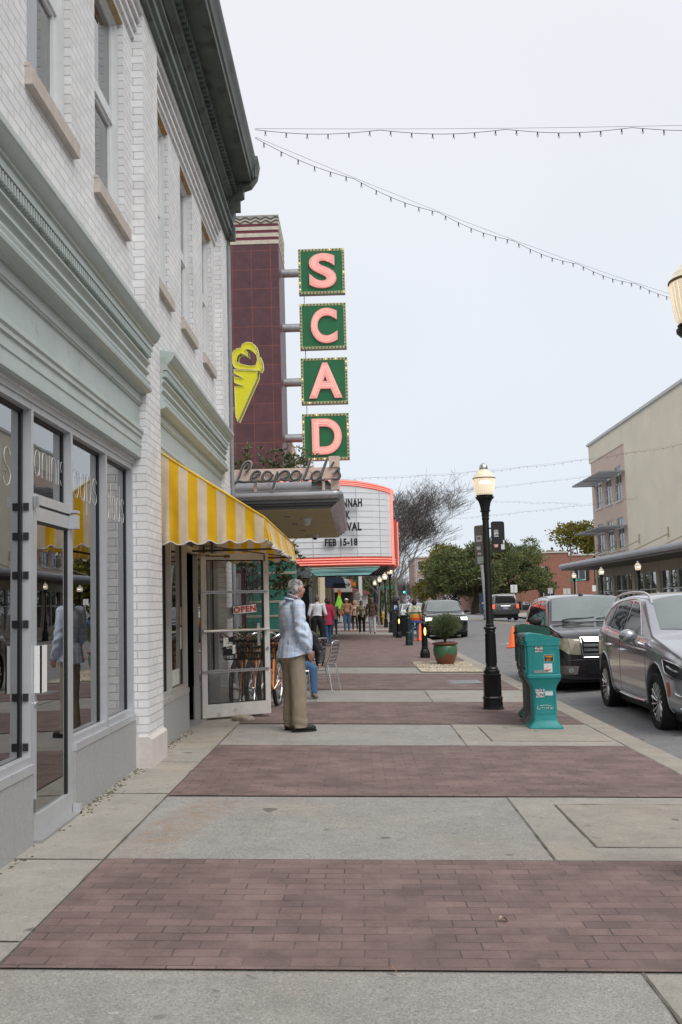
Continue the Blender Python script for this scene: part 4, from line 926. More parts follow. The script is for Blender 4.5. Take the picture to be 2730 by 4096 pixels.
# vertical letter signs
def letter_sign(ch,z,idx):
    lab={'S':'topmost green square sign of the tower with a pink neon letter S','C':'green square tower sign with pink neon letter C, below the S','A':'green square tower sign with pink neon letter A, above the D','D':'lowest green square tower sign with pink neon letter D'}[ch]
    t=thing('letter_sign',lab,'sign',(-1.21,44.2,z),0,'square letter signs hung from the theatre tower')
    h=1.05
    mb=MB(); mb.box(-h,h,-.16,.16,-h,h); mb.build('cabinet',pm('grey_sign_cabinet',(.28,.29,.28),.6,.2,var=.2),t)
    mb=MB(); mb.box(-h+.11,h-.11,-.175,-.16,-h+.11,h-.11); mb.build('green_panel',pm('green_enamel',(.012,.13,.045),.35,var=.12,vscale=2),t)
    mb=MB()
    for a in ((-h,h,-h,-h+.11),(-h,h,h-.11,h),(-h,-h+.11,-h+.11,h-.11),(h-.11,h,-h+.11,h-.11)): mb.box(a[0],a[1],-.19,-.16,a[2],a[3])
    mb.build('border',pm('cream_bulb_border',(.42,.43,.22),.5,var=.15),t)
    mb=MB(); n=14
    for k in range(n):
        p=-h+.055+(2*h-.11)*k/(n-1)
        for (x,zz) in ((p,-h+.055),(p,h-.055),(-h+.055,p),(h-.055,p)): mb.sphere((x,-.20,zz),.038,6,1 if random.random()<.12 else 0)
    mb.build('bulbs',[pm('unlit_bulb',(.10,.095,.08),.2),pm('lit_warm_bulb',(.9,.7,.3),.3,emit=(1,.7,.3),es=.6)],t,smooth=True)
    off=.075
    tx=text_mb(ch,2.0,.05,off,sx=.98,res=8); xs_=[v[0] for v in tx.v]; ys_=[v[1] for v in tx.v]
    w=max(xs_)-min(xs_); hh=max(ys_)-min(ys_); cx=(max(xs_)+min(xs_))/2; cy=(max(ys_)+min(ys_))/2
    tw,th={'S':1.24,'C':1.20,'A':1.50,'D':1.34}[ch],1.62
    def fit(v,s=1.): return ((v[0]-cx)/w*tw*s,(v[1]-cy)/hh*th*s,v[2])
    mb=MB(); m2=MB(); m2.add([fit(v) for v in tx.v],tx.f); mb.merge(m2,face_cam((0.05,-.23,0)))
    mb.build('letter_channel',pm('pink_letter_enamel',(.72,.36,.33),.45,var=.12,vscale=5,spots=[(7,.64,(.42,.16,.12),.6)],emit=(1,.28,.24),es=.16),t)
    # neon strokes inside the letter
    SK={'S':[[(.75,.80),(.55,.93),(.3,.9),(.14,.74),(.22,.58),(.5,.5),(.78,.4),(.88,.24),(.72,.09),(.45,.05),(.15,.16)]],
        'C':[[(.88,.82),(.6,.93),(.3,.85),(.12,.6),(.12,.4),(.3,.15),(.6,.07),(.88,.18)]],
        'A':[[(.10,.05),(.47,.93)],[(.53,.93),(.9,.05)],[(.28,.33),(.72,.33)]],
        'D':[[(.12,.06),(.12,.93)],[(.12,.93),(.5,.92),(.82,.75),(.88,.5),(.82,.25),(.5,.08),(.12,.07)]]}[ch]
    mb=MB()
    for sk in SK:
        c=catmull([(p[0],0,p[1]) for p in sk],5) if len(sk)>2 else [Vector((p[0],0,p[1])) for p in sk]
        for dd in (-.07,.0,.07):
            pts=[]
            for i,v in enumerate(c):
                d=(c[min(i+1,len(c)-1)]-c[max(i-1,0)]).normalized(); nrm=Vector((-d.z,0,d.x)); q=Vector(((v.x-.5)*tw,0,(v.z-.5)*th))*.93+nrm*dd
                pts.append((q.x+.05,-.295,q.z))
            mb.tube(pts,.013,5)
    mb.build('neon_tube',pm('lit_pink_neon',(.95,.45,.40),.3,emit=(1,.36,.30),es=.75),t,smooth=True)
    mb=MB(); mb.tube([(-h-.78,.0,0),(-h,.0,0)],.19,14); mb.build('support_arm',pm('grey_sign_arm',(.36,.37,.38),.4,.5,var=.2,vscale=5),t,smooth=True)
    if ch!='S': mb=MB(); mb.tube([(-h+.22,.1,h),(-h+.22,.1,h+.42)],.02,6); mb.build('conduit',M_steel,t)
for i,(ch,z) in enumerate((('S',16.62),('C',14.07),('A',11.55),('D',9.0))): letter_sign(ch,z,i)
# ================================================================ CREAM BUILDING ACROSS THE STREET
t=thing('cream_building','three-storey cream stucco building with long metal canopy across the street','building',(18,50,0))
def rp(mb,name,m,smooth=False,parent=None,auto=35): return mb.build(name,m,parent or t,smooth=smooth,world=parent is None,auto=auto)
XR=18.2; RZ=13.15
wy=[(67.75,69.55),(70.5,72.35),(73.25,75.1)]
wz=[(4.75,6.95),(8.1,10.5)]
mb=MB()
ys_=[-10,66.6]; mb.box(XR,XR+.3,-10,66.6,3.6,RZ)
cells(mb,XR+.06,XR+.3,66.6,76.4,7.5,RZ-1.35,[(a,b,8.1,10.5) for a,b in wy]); cells(mb,XR+.06,XR+.3,66.6,76.4,3.6,7.5,[(a,b,4.75,6.95) for a,b in wy])
mb1=MB(); mb1.box(XR,XR+.3,-10,66.6,3.6,RZ); mb1.box(XR,XR+.3,66.6,76.6,RZ-1.35,RZ); mb1.box(XR+.3,40,76.3,76.6,0,RZ); mb1.box(39.7,40,-10,76.3,0,RZ); mb1.box(XR+.3,39.7,-10,-9.7,0,RZ)
rp(mb1,'wall',pm('cream_stucco_wall',(.84,.77,.62),.85,var=.07,vscale=.6))
mb2=MB(); cells(mb2,XR+.06,XR+.3,66.6,76.3,7.5,RZ-1.35,[(a,b,8.1,10.5) for a,b in wy]); cells(mb2,XR+.06,XR+.3,66.6,76.3,3.6,7.5,[(a,b,4.75,6.95) for a,b in wy])
rp(mb2,'window_bay_wall',pm('pink_brown_stucco',(.68,.53,.45),.85,var=.06,vscale=1))
mb=MB(); mb.box(XR-.12,40,-10,76.75,RZ,RZ+.18); mb.box(XR-.02,XR+.02,-10,76.6,RZ-.10,RZ); rp(mb,'roof',pm('pale_parapet_cap',(.62,.62,.60),.6))
mb=MB(); mb.box(XR+.35,39,-9,76,11,11.1); mb.box(XR+3,XR+3.1,-9,76.2,0,11); rp(mb,'interior',M_int)
for (a,b) in wy:
    for (z0,z1) in wz:
        f=MB(); 
        f.box(XR+.12,XR+.2,a,a+.08,z0,z1); f.box(XR+.12,XR+.2,b-.08,b,z0,z1); f.box(XR+.12,XR+.2,a+.08,b-.08,z0,z0+.08); f.box(XR+.12,XR+.2,a+.08,b-.08,z1-.08,z1)
        m=(a+b)/2; f.box(XR+.13,XR+.19,m-.035,m+.035,z0+.08,z1-.08)
        n=3 if z0<5 else 4
        for k in range(1,n): zz=z0+(z1-z0)*k/n; f.box(XR+.132,XR+.188,a+.08,b-.08,zz-.03,zz+.03)
        f.box(XR-.03,XR+.12,a-.05,b+.05,z0-.08,z0-.002)
        w=rp(f,'window',M_wframe)
        g=MB(); g.box(XR+.155,XR+.165,a+.05,b-.05,z0+.05,z1-.05); g.build('pane',pm('window_glass_grey',(.10,.125,.14),.06,var=.5,vscale=.9,ior=1.9),w)
def shade(z,y0,y1,out):
    s=MB()
    for k in range(9): 
        x=XR-out+out*k/8.5; s.box(x,x+.10,y0+(.0),y1,z-.03-.0,z+.02)
    for y in (y0,(y0+y1)/2-.9,(y0+y1)/2+.9,y1): s.box(XR-out,XR+.1,y-.04,y+.04,z-.10,z-.032)
    return rp(s,'sunshade',pm('grey_sunshade_metal',(.36,.37,.38),.5,.4))
shade(10.0,66.9,75.6,1.6); shade(6.3,66.9,75.6,1.6)
# canopy over the pavement
mb=MB(); xc=15.4
mb.sweep([(xc+.16,3.70),(xc+.04,3.72),(xc-.03,3.80),(xc-.05,3.92),(xc-.0,4.03),(xc+.14,4.08),(XR,4.16),(XR,3.74),(xc+.3,3.74)],-10,75.9,'y')
cp=rp(mb,'canopy',pm('silver_grey_canopy',(.40,.41,.44),.4,.45,var=.12,vscale=1),True)
mb=MB(); mb.box(xc+.1,XR,-10,75.8,3.60,3.698); mb.build('soffit',pm('brown_soffit',(.13,.11,.10),.7),cp)
mb=MB()
for y in (22,30,38,46,52,58,64,70,75): mb.tube([(XR,y,5.1),(XR-2.1,y,4.18)],.045,6); mb.box(XR-.06,XR,y-.09,y+.09,4.9,5.5)
mb.build('stay_rods',pm('cream_painted_steel',(.50,.45,.30),.6),cp)
# ground floor: piers, glazing
mb=MB()
py=[-9,-3,3,9,15,21,27,33,39,45,50.2,55.3,60.6,66,71.2,76]
for y in py: mb.box(XR,XR+.5,y-.35,y+.35,-.1,3.6)
mb.box(XR+.02,XR+.3,-10,76.5,3.0,3.6); mb.box(XR+.05,XR+.4,-10,76.5,-.1,.45)
rp(mb,'shopfront_piers',pm('tan_pier_stucco',(.46,.40,.31),.8,var=.1))
mb=MB(); 
for a,b in zip(py[:-1],py[1:]):
    for k in range(4): y=a+.35+(b-a-.7)*k/3; mb.box(XR+.1,XR+.18,y-.04,y+.04,.45,3.0)
    mb.box(XR+.1,XR+.18,a+.35,b-.35,1.9,1.97)
rp(mb,'shopfront_mullions',M_wframe)
mb=MB(); mb.box(XR+.2,XR+.21,-10,76.5,.45,3.0); rp(mb,'shopfront_glass',M_glass)
mb=MB()
for a,b,mi in ((62,64.5,0),(58,60,0),(51,53,1),(66.6,69.5,0),(46,49,2)): mb.box(XR+.9,XR+1.0,a,b,.6,2.6,mi)
for k in range(22): y=44+k*1.4; mb.sphere((XR+1.6,y,1.2),.35,8,k%3,(1,1,1.6))
rp(mb,'shop_displays',[pm('crimson_cloth',(.25,.03,.06),.8),pm('orange_board',(.6,.16,.03),.7),pm('pale_display',(.5,.5,.48),.7)])
# ================================================================ BRICK BUILDING behind the oak
t=thing('red_brick_building','low red brick building with black shutters behind the live oak','building',(27,140,0))
BR=brick_mat('red_brick',(.28,.085,.05),(.23,.07,.045),(.33,.25,.2),bump=.3,var=.18)
mb=MB(); mb.box(17,29.6,140,165,-.1,7.9); mb.box(29.6,33.2,140.0,165,-.1,7.45); 
bw_=rp(mb,'wall',BR)
mb=MB(); mb.box(16.9,29.7,139.85,165,7.9,8.1); mb.box(29.7,33.35,139.85,165,7.45,7.65); mb.build('roof',pm('pale_stone_coping',(.5,.47,.42),.8),bw_)
for (x,z0,z1) in ((26.0,.9,2.7),(31.0,4.0,6.0),(25.3,4.2,6.0),(20.0,.9,2.7)):
    m=MB(); m.box(x,x+1.0,139.9,139.99,z0,z1); w=rp(m,'window',M_white)
    m=MB(); m.box(x+.08,x+.92,139.87,139.9,z0+.1,z1-.1); m.build('pane',pm('dark_pane',(.05,.06,.07),.1),w)
    m=MB(); m.box(x-.5,x-.03,139.86,139.98,z0-.05,z1+.05); m.box(x+1.03,x+1.5,139.86,139.98,z0-.05,z1+.05); m.build('shutters',M_black,w)
# brick building far along the street and its neighbours
def block(name,label,x0,x1,y0,y1,h,m,rows,cols,cat='building',roofm=None):
    t=thing(name,label,cat,((x0+x1)/2,y0,0)); w=MB(); w.box(x0,x1,y0,y1,-.4,h); w.build('wall',m,t,world=True)
    r=MB(); r.box(x0-.15,x1+.15,y0-.15,y1+.1,h,h+.3); r.build('roof',roofm or pm('pale_stone_coping'),t,world=True)
    for i in range(rows):
        for j in range(cols):
            xc_=x0+(x1-x0)*(j+.5)/cols; zc=h*(i+.55)/rows; ww=(x1-x0)/cols*.22; hh=h/rows*.3
            f=MB(); f.box(xc_-ww,xc_+ww,y0-.06,y0-.01,zc-hh,zc+hh); fo=f.build('window',M_wframe,t,world=True)
            g=MB(); g.box(xc_-ww*.8,xc_+ww*.8,y0-.09,y0-.06,zc-hh*.85,zc+hh*.85); g.build('pane',pm('dark_pane'),fo)
    return t
block('pink_brick_building','tall pinkish brick building far down the street beyond the bare trees',11.8,17.2,205,225,10.6,brick_mat('pinkish_brick',(.36,.22,.17),(.32,.19,.15),(.4,.33,.28),bump=.1,var=.15),3,2)
block('green_grey_shed','low grey building under the big live oak',6.5,14.5,300,320,4.2,pm('grey_block_wall',(.26,.27,.26),.8),1,3)
# ================================================================ LEFT SIDE, further along
t=thing('cream_pilaster_building','cream stuccoed building with pilasters beyond the theatre marquee','building',(-2.1,55,0))
mb=MB(); mb.box(-12,-2.15,50.5,61.5,0,6.0); mb.box(-12,-2.15,45.5,50.5,0,2.98)
for y in (46.0,48.2,50.6,53.2,56,58.8,61.2): mb.box(-2.15,-1.98,y-.3,y+.3,0,2.95 if y<50.5 else 6)
rp(mb,'wall',pm('cream_yellow_stucco',(.62,.57,.43),.8,var=.08))
for y in (47.1,49.4,51.9,54.6,57.4):
    m=MB(); m.box(-2.15,-2.06,y-.55,y+.55,.9,1.8); m.box(-2.15,-2.02,y-.62,y+.62,1.8,2.05); w=rp(m,'window',M_white)
    m=MB(); m.box(-2.06,-2.045,y-.42,y+.42,1.0,1.72); m.build('pane',pm('dark_pane'),w)
t=thing('navy_awning','dark navy fabric awning beyond the cream pilasters','awning',(-1.9,62,2.5))
mb=MB(); mb.sweep([(-2.2,3.45),(-1.84,3.45),(-.83,3.06),(-.70,2.56),(-.78,2.56),(-2.2,2.60)],61.7,66,'y'); rp(mb,'canvas',pm('navy_canvas',(.012,.022,.05),.8))
mb=MB(); 
for k in range(5): mb.box(-1.5,-.72,61.66,61.69,2.60+k*.05,2.615+k*.05)
rp(mb,'slats',M_black)
t=thing('brown_wall_building','brown plastered building carrying the navy awning','building',(-2,64,0)); mb=MB(); mb.box(-12,-1.6,61.72,70,0,2.56); mb.box(-12,-1.9,61.72,70,2.56,5.5); rp(mb,'wall',pm('brown_plaster',(.11,.085,.06),.8,var=.2)); mb=MB(); mb.box(-1.6,-1.57,62,66,.2,2.3); rp(mb,'door',M_dark)
t=thing('orange_cafe','cafe with an orange sign board and bright orange column down the street','cafe',(-2,78,0))
oj=pm('orange_paint',(.72,.17,.03),.5,var=.08)
mb=MB(); mb.box(-9,-.4,80.2,92,0,2.75); rp(mb,'wall',pm('dark_cafe_wall',(.09,.07,.06),.8,var=.3))
mb=MB(); mb.box(-2.2,-.38,79.9,80.1,2.73,3.50); sgn=rp(mb,'sign_board',pm('red_orange_board',(.60,.12,.05),.5))
mb=MB(); mb.lathe([(.47,0),(.47,.06)],28,(-.93,79.80,3.07),0,'y'); mb.lathe([(.40,-.01),(.40,.0)],28,(-.93,79.80,3.07),1,'y'); mb.build('round_emblem',[pm('pale_disc',(.55,.56,.53),.5),pm('grey_disc',(.42,.44,.42),.5)],sgn)
mb=MB(); mb.merge(text_mb('andy',.36,.01,.008,shear=.35),face_cam((-.90,79.75,3.10),0),0); mb.merge(text_mb('CAFE',.22,.01,.006,space=1.2),face_cam((-1.68,79.87,2.82),0),1); mb.build('lettering',[pm('brown_lettering',(.12,.07,.04),.6),pm('pink_lettering',(.75,.5,.45),.6)],sgn)
mb=MB(); mb.box(-.40,-.10,79.9,80.1,2.98,3.25); rp(mb,'projecting_sign',pm('bright_orange_board',(.85,.22,.03),.5))
mb=MB(); mb.tube([(-1.33,75,.62),(-1.35,75,2.62)],.11,12); mb.tube([(-1.33,75,.62),(-1.33,75,.75)],.135,12); rp(mb,'column',oj,True)
mb=MB(); mb.box(-1.5,-1.12,74.8,75.2,0,.62); mb.box(-3.5,-.4,75.1,80.2,2.45,2.70); rp(mb,'column_base',pm('white_masonry',(.6,.59,.56),.8))
t=thing('white_clapboard_building','low white clapboard building beyond the orange cafe','building',(-.1,88,0))
mb=MB(); mb.box(-.38,.9,88,98,0,2.35); rp(mb,'wall',pm('white_clapboard',(.62,.62,.62),.7))
mb=MB()
for k in range(9): mb.box(-.38,.9,87.96,88,.3+k*.2,.31+k*.2)
rp(mb,'board_shadow_gaps',pm('grey_gap',(.25,.25,.25),.8))
mb=MB(); mb.sweep([(-.5,2.35),(1.1,2.35),(1.0,2.6),(-.5,2.95)],87.6,98,'y'); rp(mb,'roof',pm('dark_red_roof',(.25,.08,.08),.7))
t=thing('hanging_pub_sign','oval sign hanging on a bracket by the cafe','sign',(-.1,80.5,2))
mb=MB(); mb.lathe([(.22,0),(.22,.04)],20,(0.12,0,.28),0,'y'); mb.build('board',pm('pale_sign_disc',(.5,.47,.45),.5),t); mb=MB(); mb.tube([(-.28,0,.3),(-.2,0,.52),(.12,0,.6)],.02,5); mb.tube([(-.28,0,-2),(-.28,0,.3)],.02,5); mb.build('bracket',M_black,t)
mb=MB(); mb.tube([(.02,.0,.2),(.1,-.01,.3),(.2,-.01,.26)],.018,5); mb.build('motif',pm('red_motif',(.4,.08,.06),.6),t)
t=thing('white_post','tall square white post on the pavement before the clapboard house','post',(.3,85,gz(.3))); mb=MB(); mb.box(-.09,.09,-.09,.09,0,2.2); mb.box(-.15,.15,-.15,.15,2.2,2.3); mb.box(-.16,.13,-.12,.12,2.3,4.0); mb.build('shaft',M_white,t); mb=MB(); mb.box(-.2,.2,-.2,.2,4.0,4.12); mb.build('cap',M_white,t)
t=thing('lime_parasol','closed lime green parasol by the orange cafe column','parasol',(-1.35,73.4,gz(-1.2)+.1))
mb=MB(); mb.lathe([(.42,1.05),(.36,1.2),(.24,1.55),(.10,1.95),(.02,2.1)],10); mb.build('canopy',pm('lime_fabric',(.30,.72,.06),.7),t,smooth=True); mb=MB(); mb.tube([(0,0,0),(0,0,1.3)],.025,6); mb.lathe([(.22,0),(.22,.06),(.05,.09)],12); mb.build('stand',M_black,t)
# ================================================================ STREET LAMP
def make_lamp(loc,label,group,globe=True):
    t=thing('street_lamp',label,'street lamp',loc,0,group)
    mb=MB(); oc=8
    k=math.cos(math.pi/8)
    base=[(.175,0),(.175,.045),(.163,.055),(.158,.22),(.165,.23),(.168,.25),(.150,.275),(.150,.63),(.155,.645),(.155,.67),(.135,.68),(.135,.735),(.13,.745)]
    mb.lathe([(r/k,z) for r,z in base],8)
    mb.build('base',M_black,t,smooth=True,auto=20)
    mb=MB()
    mb.lathe([(.115,.745),(.120,.765),(.112,.785),(.098,.80),(.094,.84),(.083,1.30),(.079,1.385),(.088,1.40),(.092,1.42),(.084,1.44),(.108,1.455),(.112,1.475),(.100,1.50),(.072,1.51),(.078,1.54),(.066,1.555),(.0615,1.60),(.0545,2.72),(.062,2.73),(.064,2.75),(.058,2.76),(.067,2.88),(.088,2.89),(.09,2.905),(.075,2.915),(.080,2.96),(.095,3.03),(.118,3.085),(.155,3.125),(.158,3.145),(.135,3.155),(.13,3.18),(.145,3.185),(.145,3.20),(.10,3.205)],24)
    # flutes
    for i in range(14):
        a=2*math.pi*i/14; mb.tube([(.097*math.cos(a),.097*math.sin(a),.86),(.084*math.cos(a),.084*math.sin(a),1.37)],.006,4)
    for a in range(4): mb.sphere((.068*math.cos(a*1.57+.3),.068*math.sin(a*1.57+.3),2.80),.007,6)
    mb.build('post',M_black,t,smooth=True,auto=30)
    mb=MB(); mb.lathe([(.12,3.195),(.138,3.22),(.152,3.28),(.162,3.36),(.170,3.415)],28)
    mb.build('globe',pm('prismatic_lamp_glass',(.70,.60,.45),.2,var=.12,vscale=30,emit=(1,.84,.62),es=.38),t,smooth=True)
    mb=MB()
    for i in range(28):
        a=2*math.pi*i/28; mb.tube([(.139*math.cos(a),.139*math.sin(a),3.22),(.153*math.cos(a),.153*math.sin(a),3.28),(.171*math.cos(a),.171*math.sin(a),3.41)],.0035,4)
    mb.build('prisms',pm('pale_prism_glass',(.78,.72,.6),.15,emit=(1,.88,.7),es=.35),t)
    mb=MB(); mb.lathe([(.06,3.30),(.085,3.32),(.085,3.40),(.0,3.41)],14); mb.sphere((0,-.12,3.36),.075,12,0,(1.3,.6,.6)); mb.build('lamp_glow',pm('warm_lamp_glow',(1,.9,.7),.5,emit=(1,.95,.82),es=4),t,smooth=True)
    mb=MB(); mb.lathe([(.172,3.415),(.178,3.42),(.176,3.432),(.165,3.435)],28); mb.build('rim',pm('brown_rim',(.12,.07,.04),.4,.3),t,smooth=True)
    mb=MB(); mb.lathe([(.172,3.433),(.160,3.455),(.147,3.475),(.142,3.49),(.128,3.50),(.115,3.515),(.105,3.535),(.070,3.56),(.062,3.575)],28)
    mb.build('refractor_top',pm('amber_top_glass',(.62,.56,.45),.25,emit=(1,.85,.6),es=.25),t,smooth=True)
    mb=MB(); mb.lathe([(.064,3.575),(.067,3.60),(.062,3.63),(.045,3.665),(.024,3.685),(.0,3.69)],20); mb.build('finial',M_steel,t,smooth=True)
    zt=[(0,0),(.23,.155),(.65,.485),(.745,.56),(1.385,1.09),(1.6,1.25),(2.74,2.74),(2.90,2.85),(3.15,3.06),(3.20,3.08),(3.415,3.32),(3.69,3.555)]
    rt=[(0,.84),(.75,.80),(1.6,.84),(2.75,.86),(3.19,.86),(3.23,.93),(3.7,.95)]
    def itp(tb,v):
        for (a,b),(c,d) in zip(tb[:-1],tb[1:]):
            if v<=c: return b+(d-b)*(v-a)/(c-a)
        return tb[-1][1]
    for o in t.children:
        for v in o.data.vertices: k=itp(rt,v.co.z); v.co=(v.co.x*k,v.co.y*k,itp(zt,v.co.z))
    return t
near=make_lamp((1.895,14.45,gz(1.9)),'black street lamp with sign boards on its post, nearest whole lamp on the near pavement','black street lamps with warm lit globes')
L_lbl=[((1.99,5.55,gz(1.9)),'black street lamp whose globe is cut off by the right edge of the photo'),
 ((1.74,52.8,gz(1.75)),'black street lamp just behind the parking meter'),((1.80,64.7,gz(1.8)),'black street lamp second beyond the parking meter, brightest of the far ones'),((1.64,72.2,gz(1.65)),'black street lamp third beyond the parking meter'),((1.5,84,gz(1.5)),'farthest street lamp visible under the bare trees'),
 ((14.62,52,-.22),'street lamp across the street, rightmost under the cream building canopy'),((14.72,60.2,-.22),'street lamp across the street, middle of the three by the canopy'),((15.05,69.3,-.2),'street lamp across the street in front of the red brick building')]
for loc,lb in L_lbl: dup(near,loc,0,lb)
for y in (44,36,28,20,12): dup(near,(14.62,y,-.22),0,'street lamp across the street, outside the right edge of the photo')
# backs of the sign boards on the near lamp, with stickers
def board(name,label,x0,x1,z0,z1,y,rot,m,st,loc):
    t=thing(name,label,'sign',loc,rot)
    w=x1-x0; h=z1-z0; r=.035; pts=[]
    for (cx,cz,a0) in ((x1-r,z0+r,-90),(x1-r,z1-r,0),(x0+r,z1-r,90),(x0+r,z0+r,180)):
        for k in range(5): a=R(a0+k*22.5); pts.append((cx+r*math.cos(a),cz+r*math.sin(a)))
    mb=MB(); mb.sweep(pts,-.004,.004,'y'); mb.build('panel',m,t)
    for (nm,sx0,sx1,sz0,sz1,mm,txt,tm,ts) in st:
        b=MB(); b.box(sx0,sx1,-.0055,-.0042,sz0,sz1); so_=b.build('sticker',mm,t)
        if txt:
            q=MB(); lines=txt.split('|')
            for i,l_ in enumerate(lines): q.merge(text_mb(l_,ts,.0004,.0016,sx=.85),face_cam(((sx0+sx1)/2,-.0062,sz1-(i+.5)*(sz1-sz0)/len(lines))))
            q.build('lettering',tm,so_)
    b=MB(); b.bar(((x0 if x0>0 else x1),0,z1-.1),((x0-.07 if x0>0 else x1+.07),0,z1-.1),.02,.02); b.bar(((x0 if x0>0 else x1),0,z0+.1),((x0-.07 if x0>0 else x1+.07),0,z0+.1),.02,.02)
    b.build('clamp',M_black,t); return t
MW=pm('white_sticker',(.68,.68,.68),.5,var=.08); MBk=pm('black_print',(.015,.015,.016),.5)
PX,PY=1.895,14.45
def put_board(label,x0,x1,z0,z1,rot,m,st):
    t=board('sign_board',label,x0,x1,z0,z1,0,rot,m,st,(PX,PY,0)); t['category']='sign'; t['group']='sign boards clamped to the near lamp post'; return t
tr=put_board('black rounded sign board on the right side of the near lamp post',.075,.275,2.20,2.645,R(8),pm('black_sign_back',(.016,.014,.014),.4),
 [('a',.115,.185,2.42,2.52,MW,'OYE|RUNS',MBk,.05),('b',.105,.175,2.265,2.31,pm('red_sticker',(.55,.03,.03),.5),'WHERE|HERE',MW,.02),('c',.215,.268,2.235,2.31,MW,None,None,0),('d',.245,.27,2.32,2.37,MW,None,None,0)])
tl=put_board('grey sign board with stickers on the left side of the near lamp post',-.24,-.04,2.02,2.60,R(-52),pm('grey_sign_back',(.20,.20,.19),.5,.3,var=.2),
 [('a',-.20,-.09,2.36,2.45,MW,'TEK',MBk,.05),('b',-.20,-.12,2.24,2.29,MW,None,None,0),('c',-.18,-.11,2.17,2.20,MW,None,None,0),('d',-.19,-.07,2.04,2.14,pm('pale_green_sticker',(.5,.6,.55),.5),None,None,0)])
# ================================================================ BOLLARDS
def make_bollard(loc,label,group,lit):
    t=thing('bollard',label,'bollard',loc,0,group); k=math.cos(math.pi/8)
    mb=MB(); mb.lathe([(r/k,z) for r,z in ((.135,0),(.135,.16),(.125,.17),(.120,.20),(.095,.25),(.095,.30),(.082,.31))],8); mb.build('base',M_black,t,smooth=True,auto=20)
    mb=MB(); mb.lathe([(.078,.30),(.075,.90),(.088,.905),(.090,.92),(.088,.95),(.075,.985),(.045,1.01),(.0,1.02)],20)
    for i in range(12): a=2*math.pi*i/12; mb.tube([(.079*math.cos(a),.079*math.sin(a),.32),(.076*math.cos(a),.076*math.sin(a),.88)],.006,4)
    mb.build('post',M_black,t,smooth=True,auto=35)
    if lit:
        mb=MB(); mb.sphere((.012,-.075,.74),.05,10,0,(.7,.5,2.3)); mb.build('lamp_slot',pm('amber_slot_light',(.9,.6,.2),.4,emit=(1,.62,.18),es=1.6),t,smooth=True)
        mb=MB(); mb.box(.05,.058,-.085,-.07,.6,.9); mb.box(-.03,-.022,-.085,-.07,.6,.9); mb.build('slot_edges',M_black,t)
    return t
b=make_bollard((1.84,28.0,gz(1.84)),'black lighted bollard beside the potted shrub, nearest of the row','black lighted bollards along the kerb',True)
dup(b,(1.80,44.5,gz(1.8)),0,'black lighted bollard right in front of the parking meter')
def green_bollard(loc,label):
    t=thing('bollard',label,'bollard',loc); k=math.cos(math.pi/8)
    mb=MB(); mb.lathe([(r/k,z) for r,z in ((.135,0),(.135,.16),(.12,.18),(.12,.40),(.11,.46),(.085,.50))],8); mb.build('base',pm('dark_green_paint',(.012,.035,.032),.4),t,smooth=True,auto=20)
    mb=MB(); mb.lathe([(.08,.50),(.07,.92),(.082,.93),(.085,.98),(.07,1.0),(.06,1.05),(.065,1.08),(.05,1.14),(.0,1.2)],20); mb.build('post',pm('dark_green_paint'),t,smooth=True,auto=35)
green_bollard((1.83,36.4,gz(1.83)),'dark green pointed bollard behind the lighted one by the shrub')
# parking meter
t=thing('parking_meter','black parking pay station with slanted solar top and blue P sign','parking meter',(1.72,45.7,gz(1.72)))
mb=MB(); mb.box(-.15,.15,-.12,.12,0,1.52); mb.build('body',pm('charcoal_meter',(.03,.032,.035),.5,.2),t)
mb=MB(); mb.add([(-.17,-.2,1.55),(.2,-.2,1.68),(.2,.2,1.78),(-.17,.2,1.65),(-.17,-.2,1.60),(.2,-.2,1.73),(.2,.2,1.83),(-.17,.2,1.70)],[(0,3,2,1),(4,5,6,7),(0,1,5,4),(1,2,6,5),(2,3,7,6),(3,0,4,7)]); mb.box(-.12,.12,-.1,.1,1.5,1.62); mb.build('solar_top',M_black,t)
mb=MB(); mb.lathe([(.095,-.135),(.095,-.122)],20,(.0,0,1.34),0,'y'); mb.box(-.09,.09,-.134,-.1225,1.24,1.44); mb.build('blue_badge',pm('parking_blue',(.02,.13,.42),.4),t)
mb=MB(); mb.merge(text_mb('P',.24,.002,.012),face_cam((.0,-.142,1.345))); mb.build('lettering',M_white,t)
mb=MB(); mb.sphere((-.01,-.122,1.12),.02,8,0); mb.build('coin_slot',M_steel,t)
# litter bin
t=thing('litter_bin','black slatted steel litter bin between parking meter and green bollard','litter bin',(2.05,46.6,gz(2.05)))
mb=MB()
for i in range(26): a=2*math.pi*i/26; mb.bar((.27*math.cos(a),.27*math.sin(a),.04),(.27*math.cos(a),.27*math.sin(a),.95),.035,.01)
mb.lathe([(.28,.02),(.28,.07),(.27,.07)],26); mb.build('slats',M_black,t)
mb=MB(); mb.lathe([(.275,.93),(.30,.95),(.30,.98),(.24,1.0),(.23,.98)],26); mb.build('rim',M_black,t)
mb=MB(); mb.lathe([(.23,.05),(.23,.94)],20); mb.build('liner',M_black_rough,t)
# hydrant
t=thing('fire_hydrant','yellow fire hydrant between the far street lamps','hydrant',(2.0,78,gz(2.0)))
mb=MB(); mb.lathe([(.17,0),(.17,.08),(.12,.10),(.12,.55),(.15,.57),(.15,.62),(.11,.70),(.05,.76),(.0,.78)],14); mb.tube([(-.2,0,.42),(.2,0,.42)],.06,8); mb.build('body',pm('yellow_hydrant',(.72,.50,.05),.5),t,smooth=True); mb=MB(); mb.tube([(0,-.2,.42),(0,0,.42)],.075,8); mb.build('cap',pm('yellow_hydrant'),t)
t.scale=(1,1,1.2)
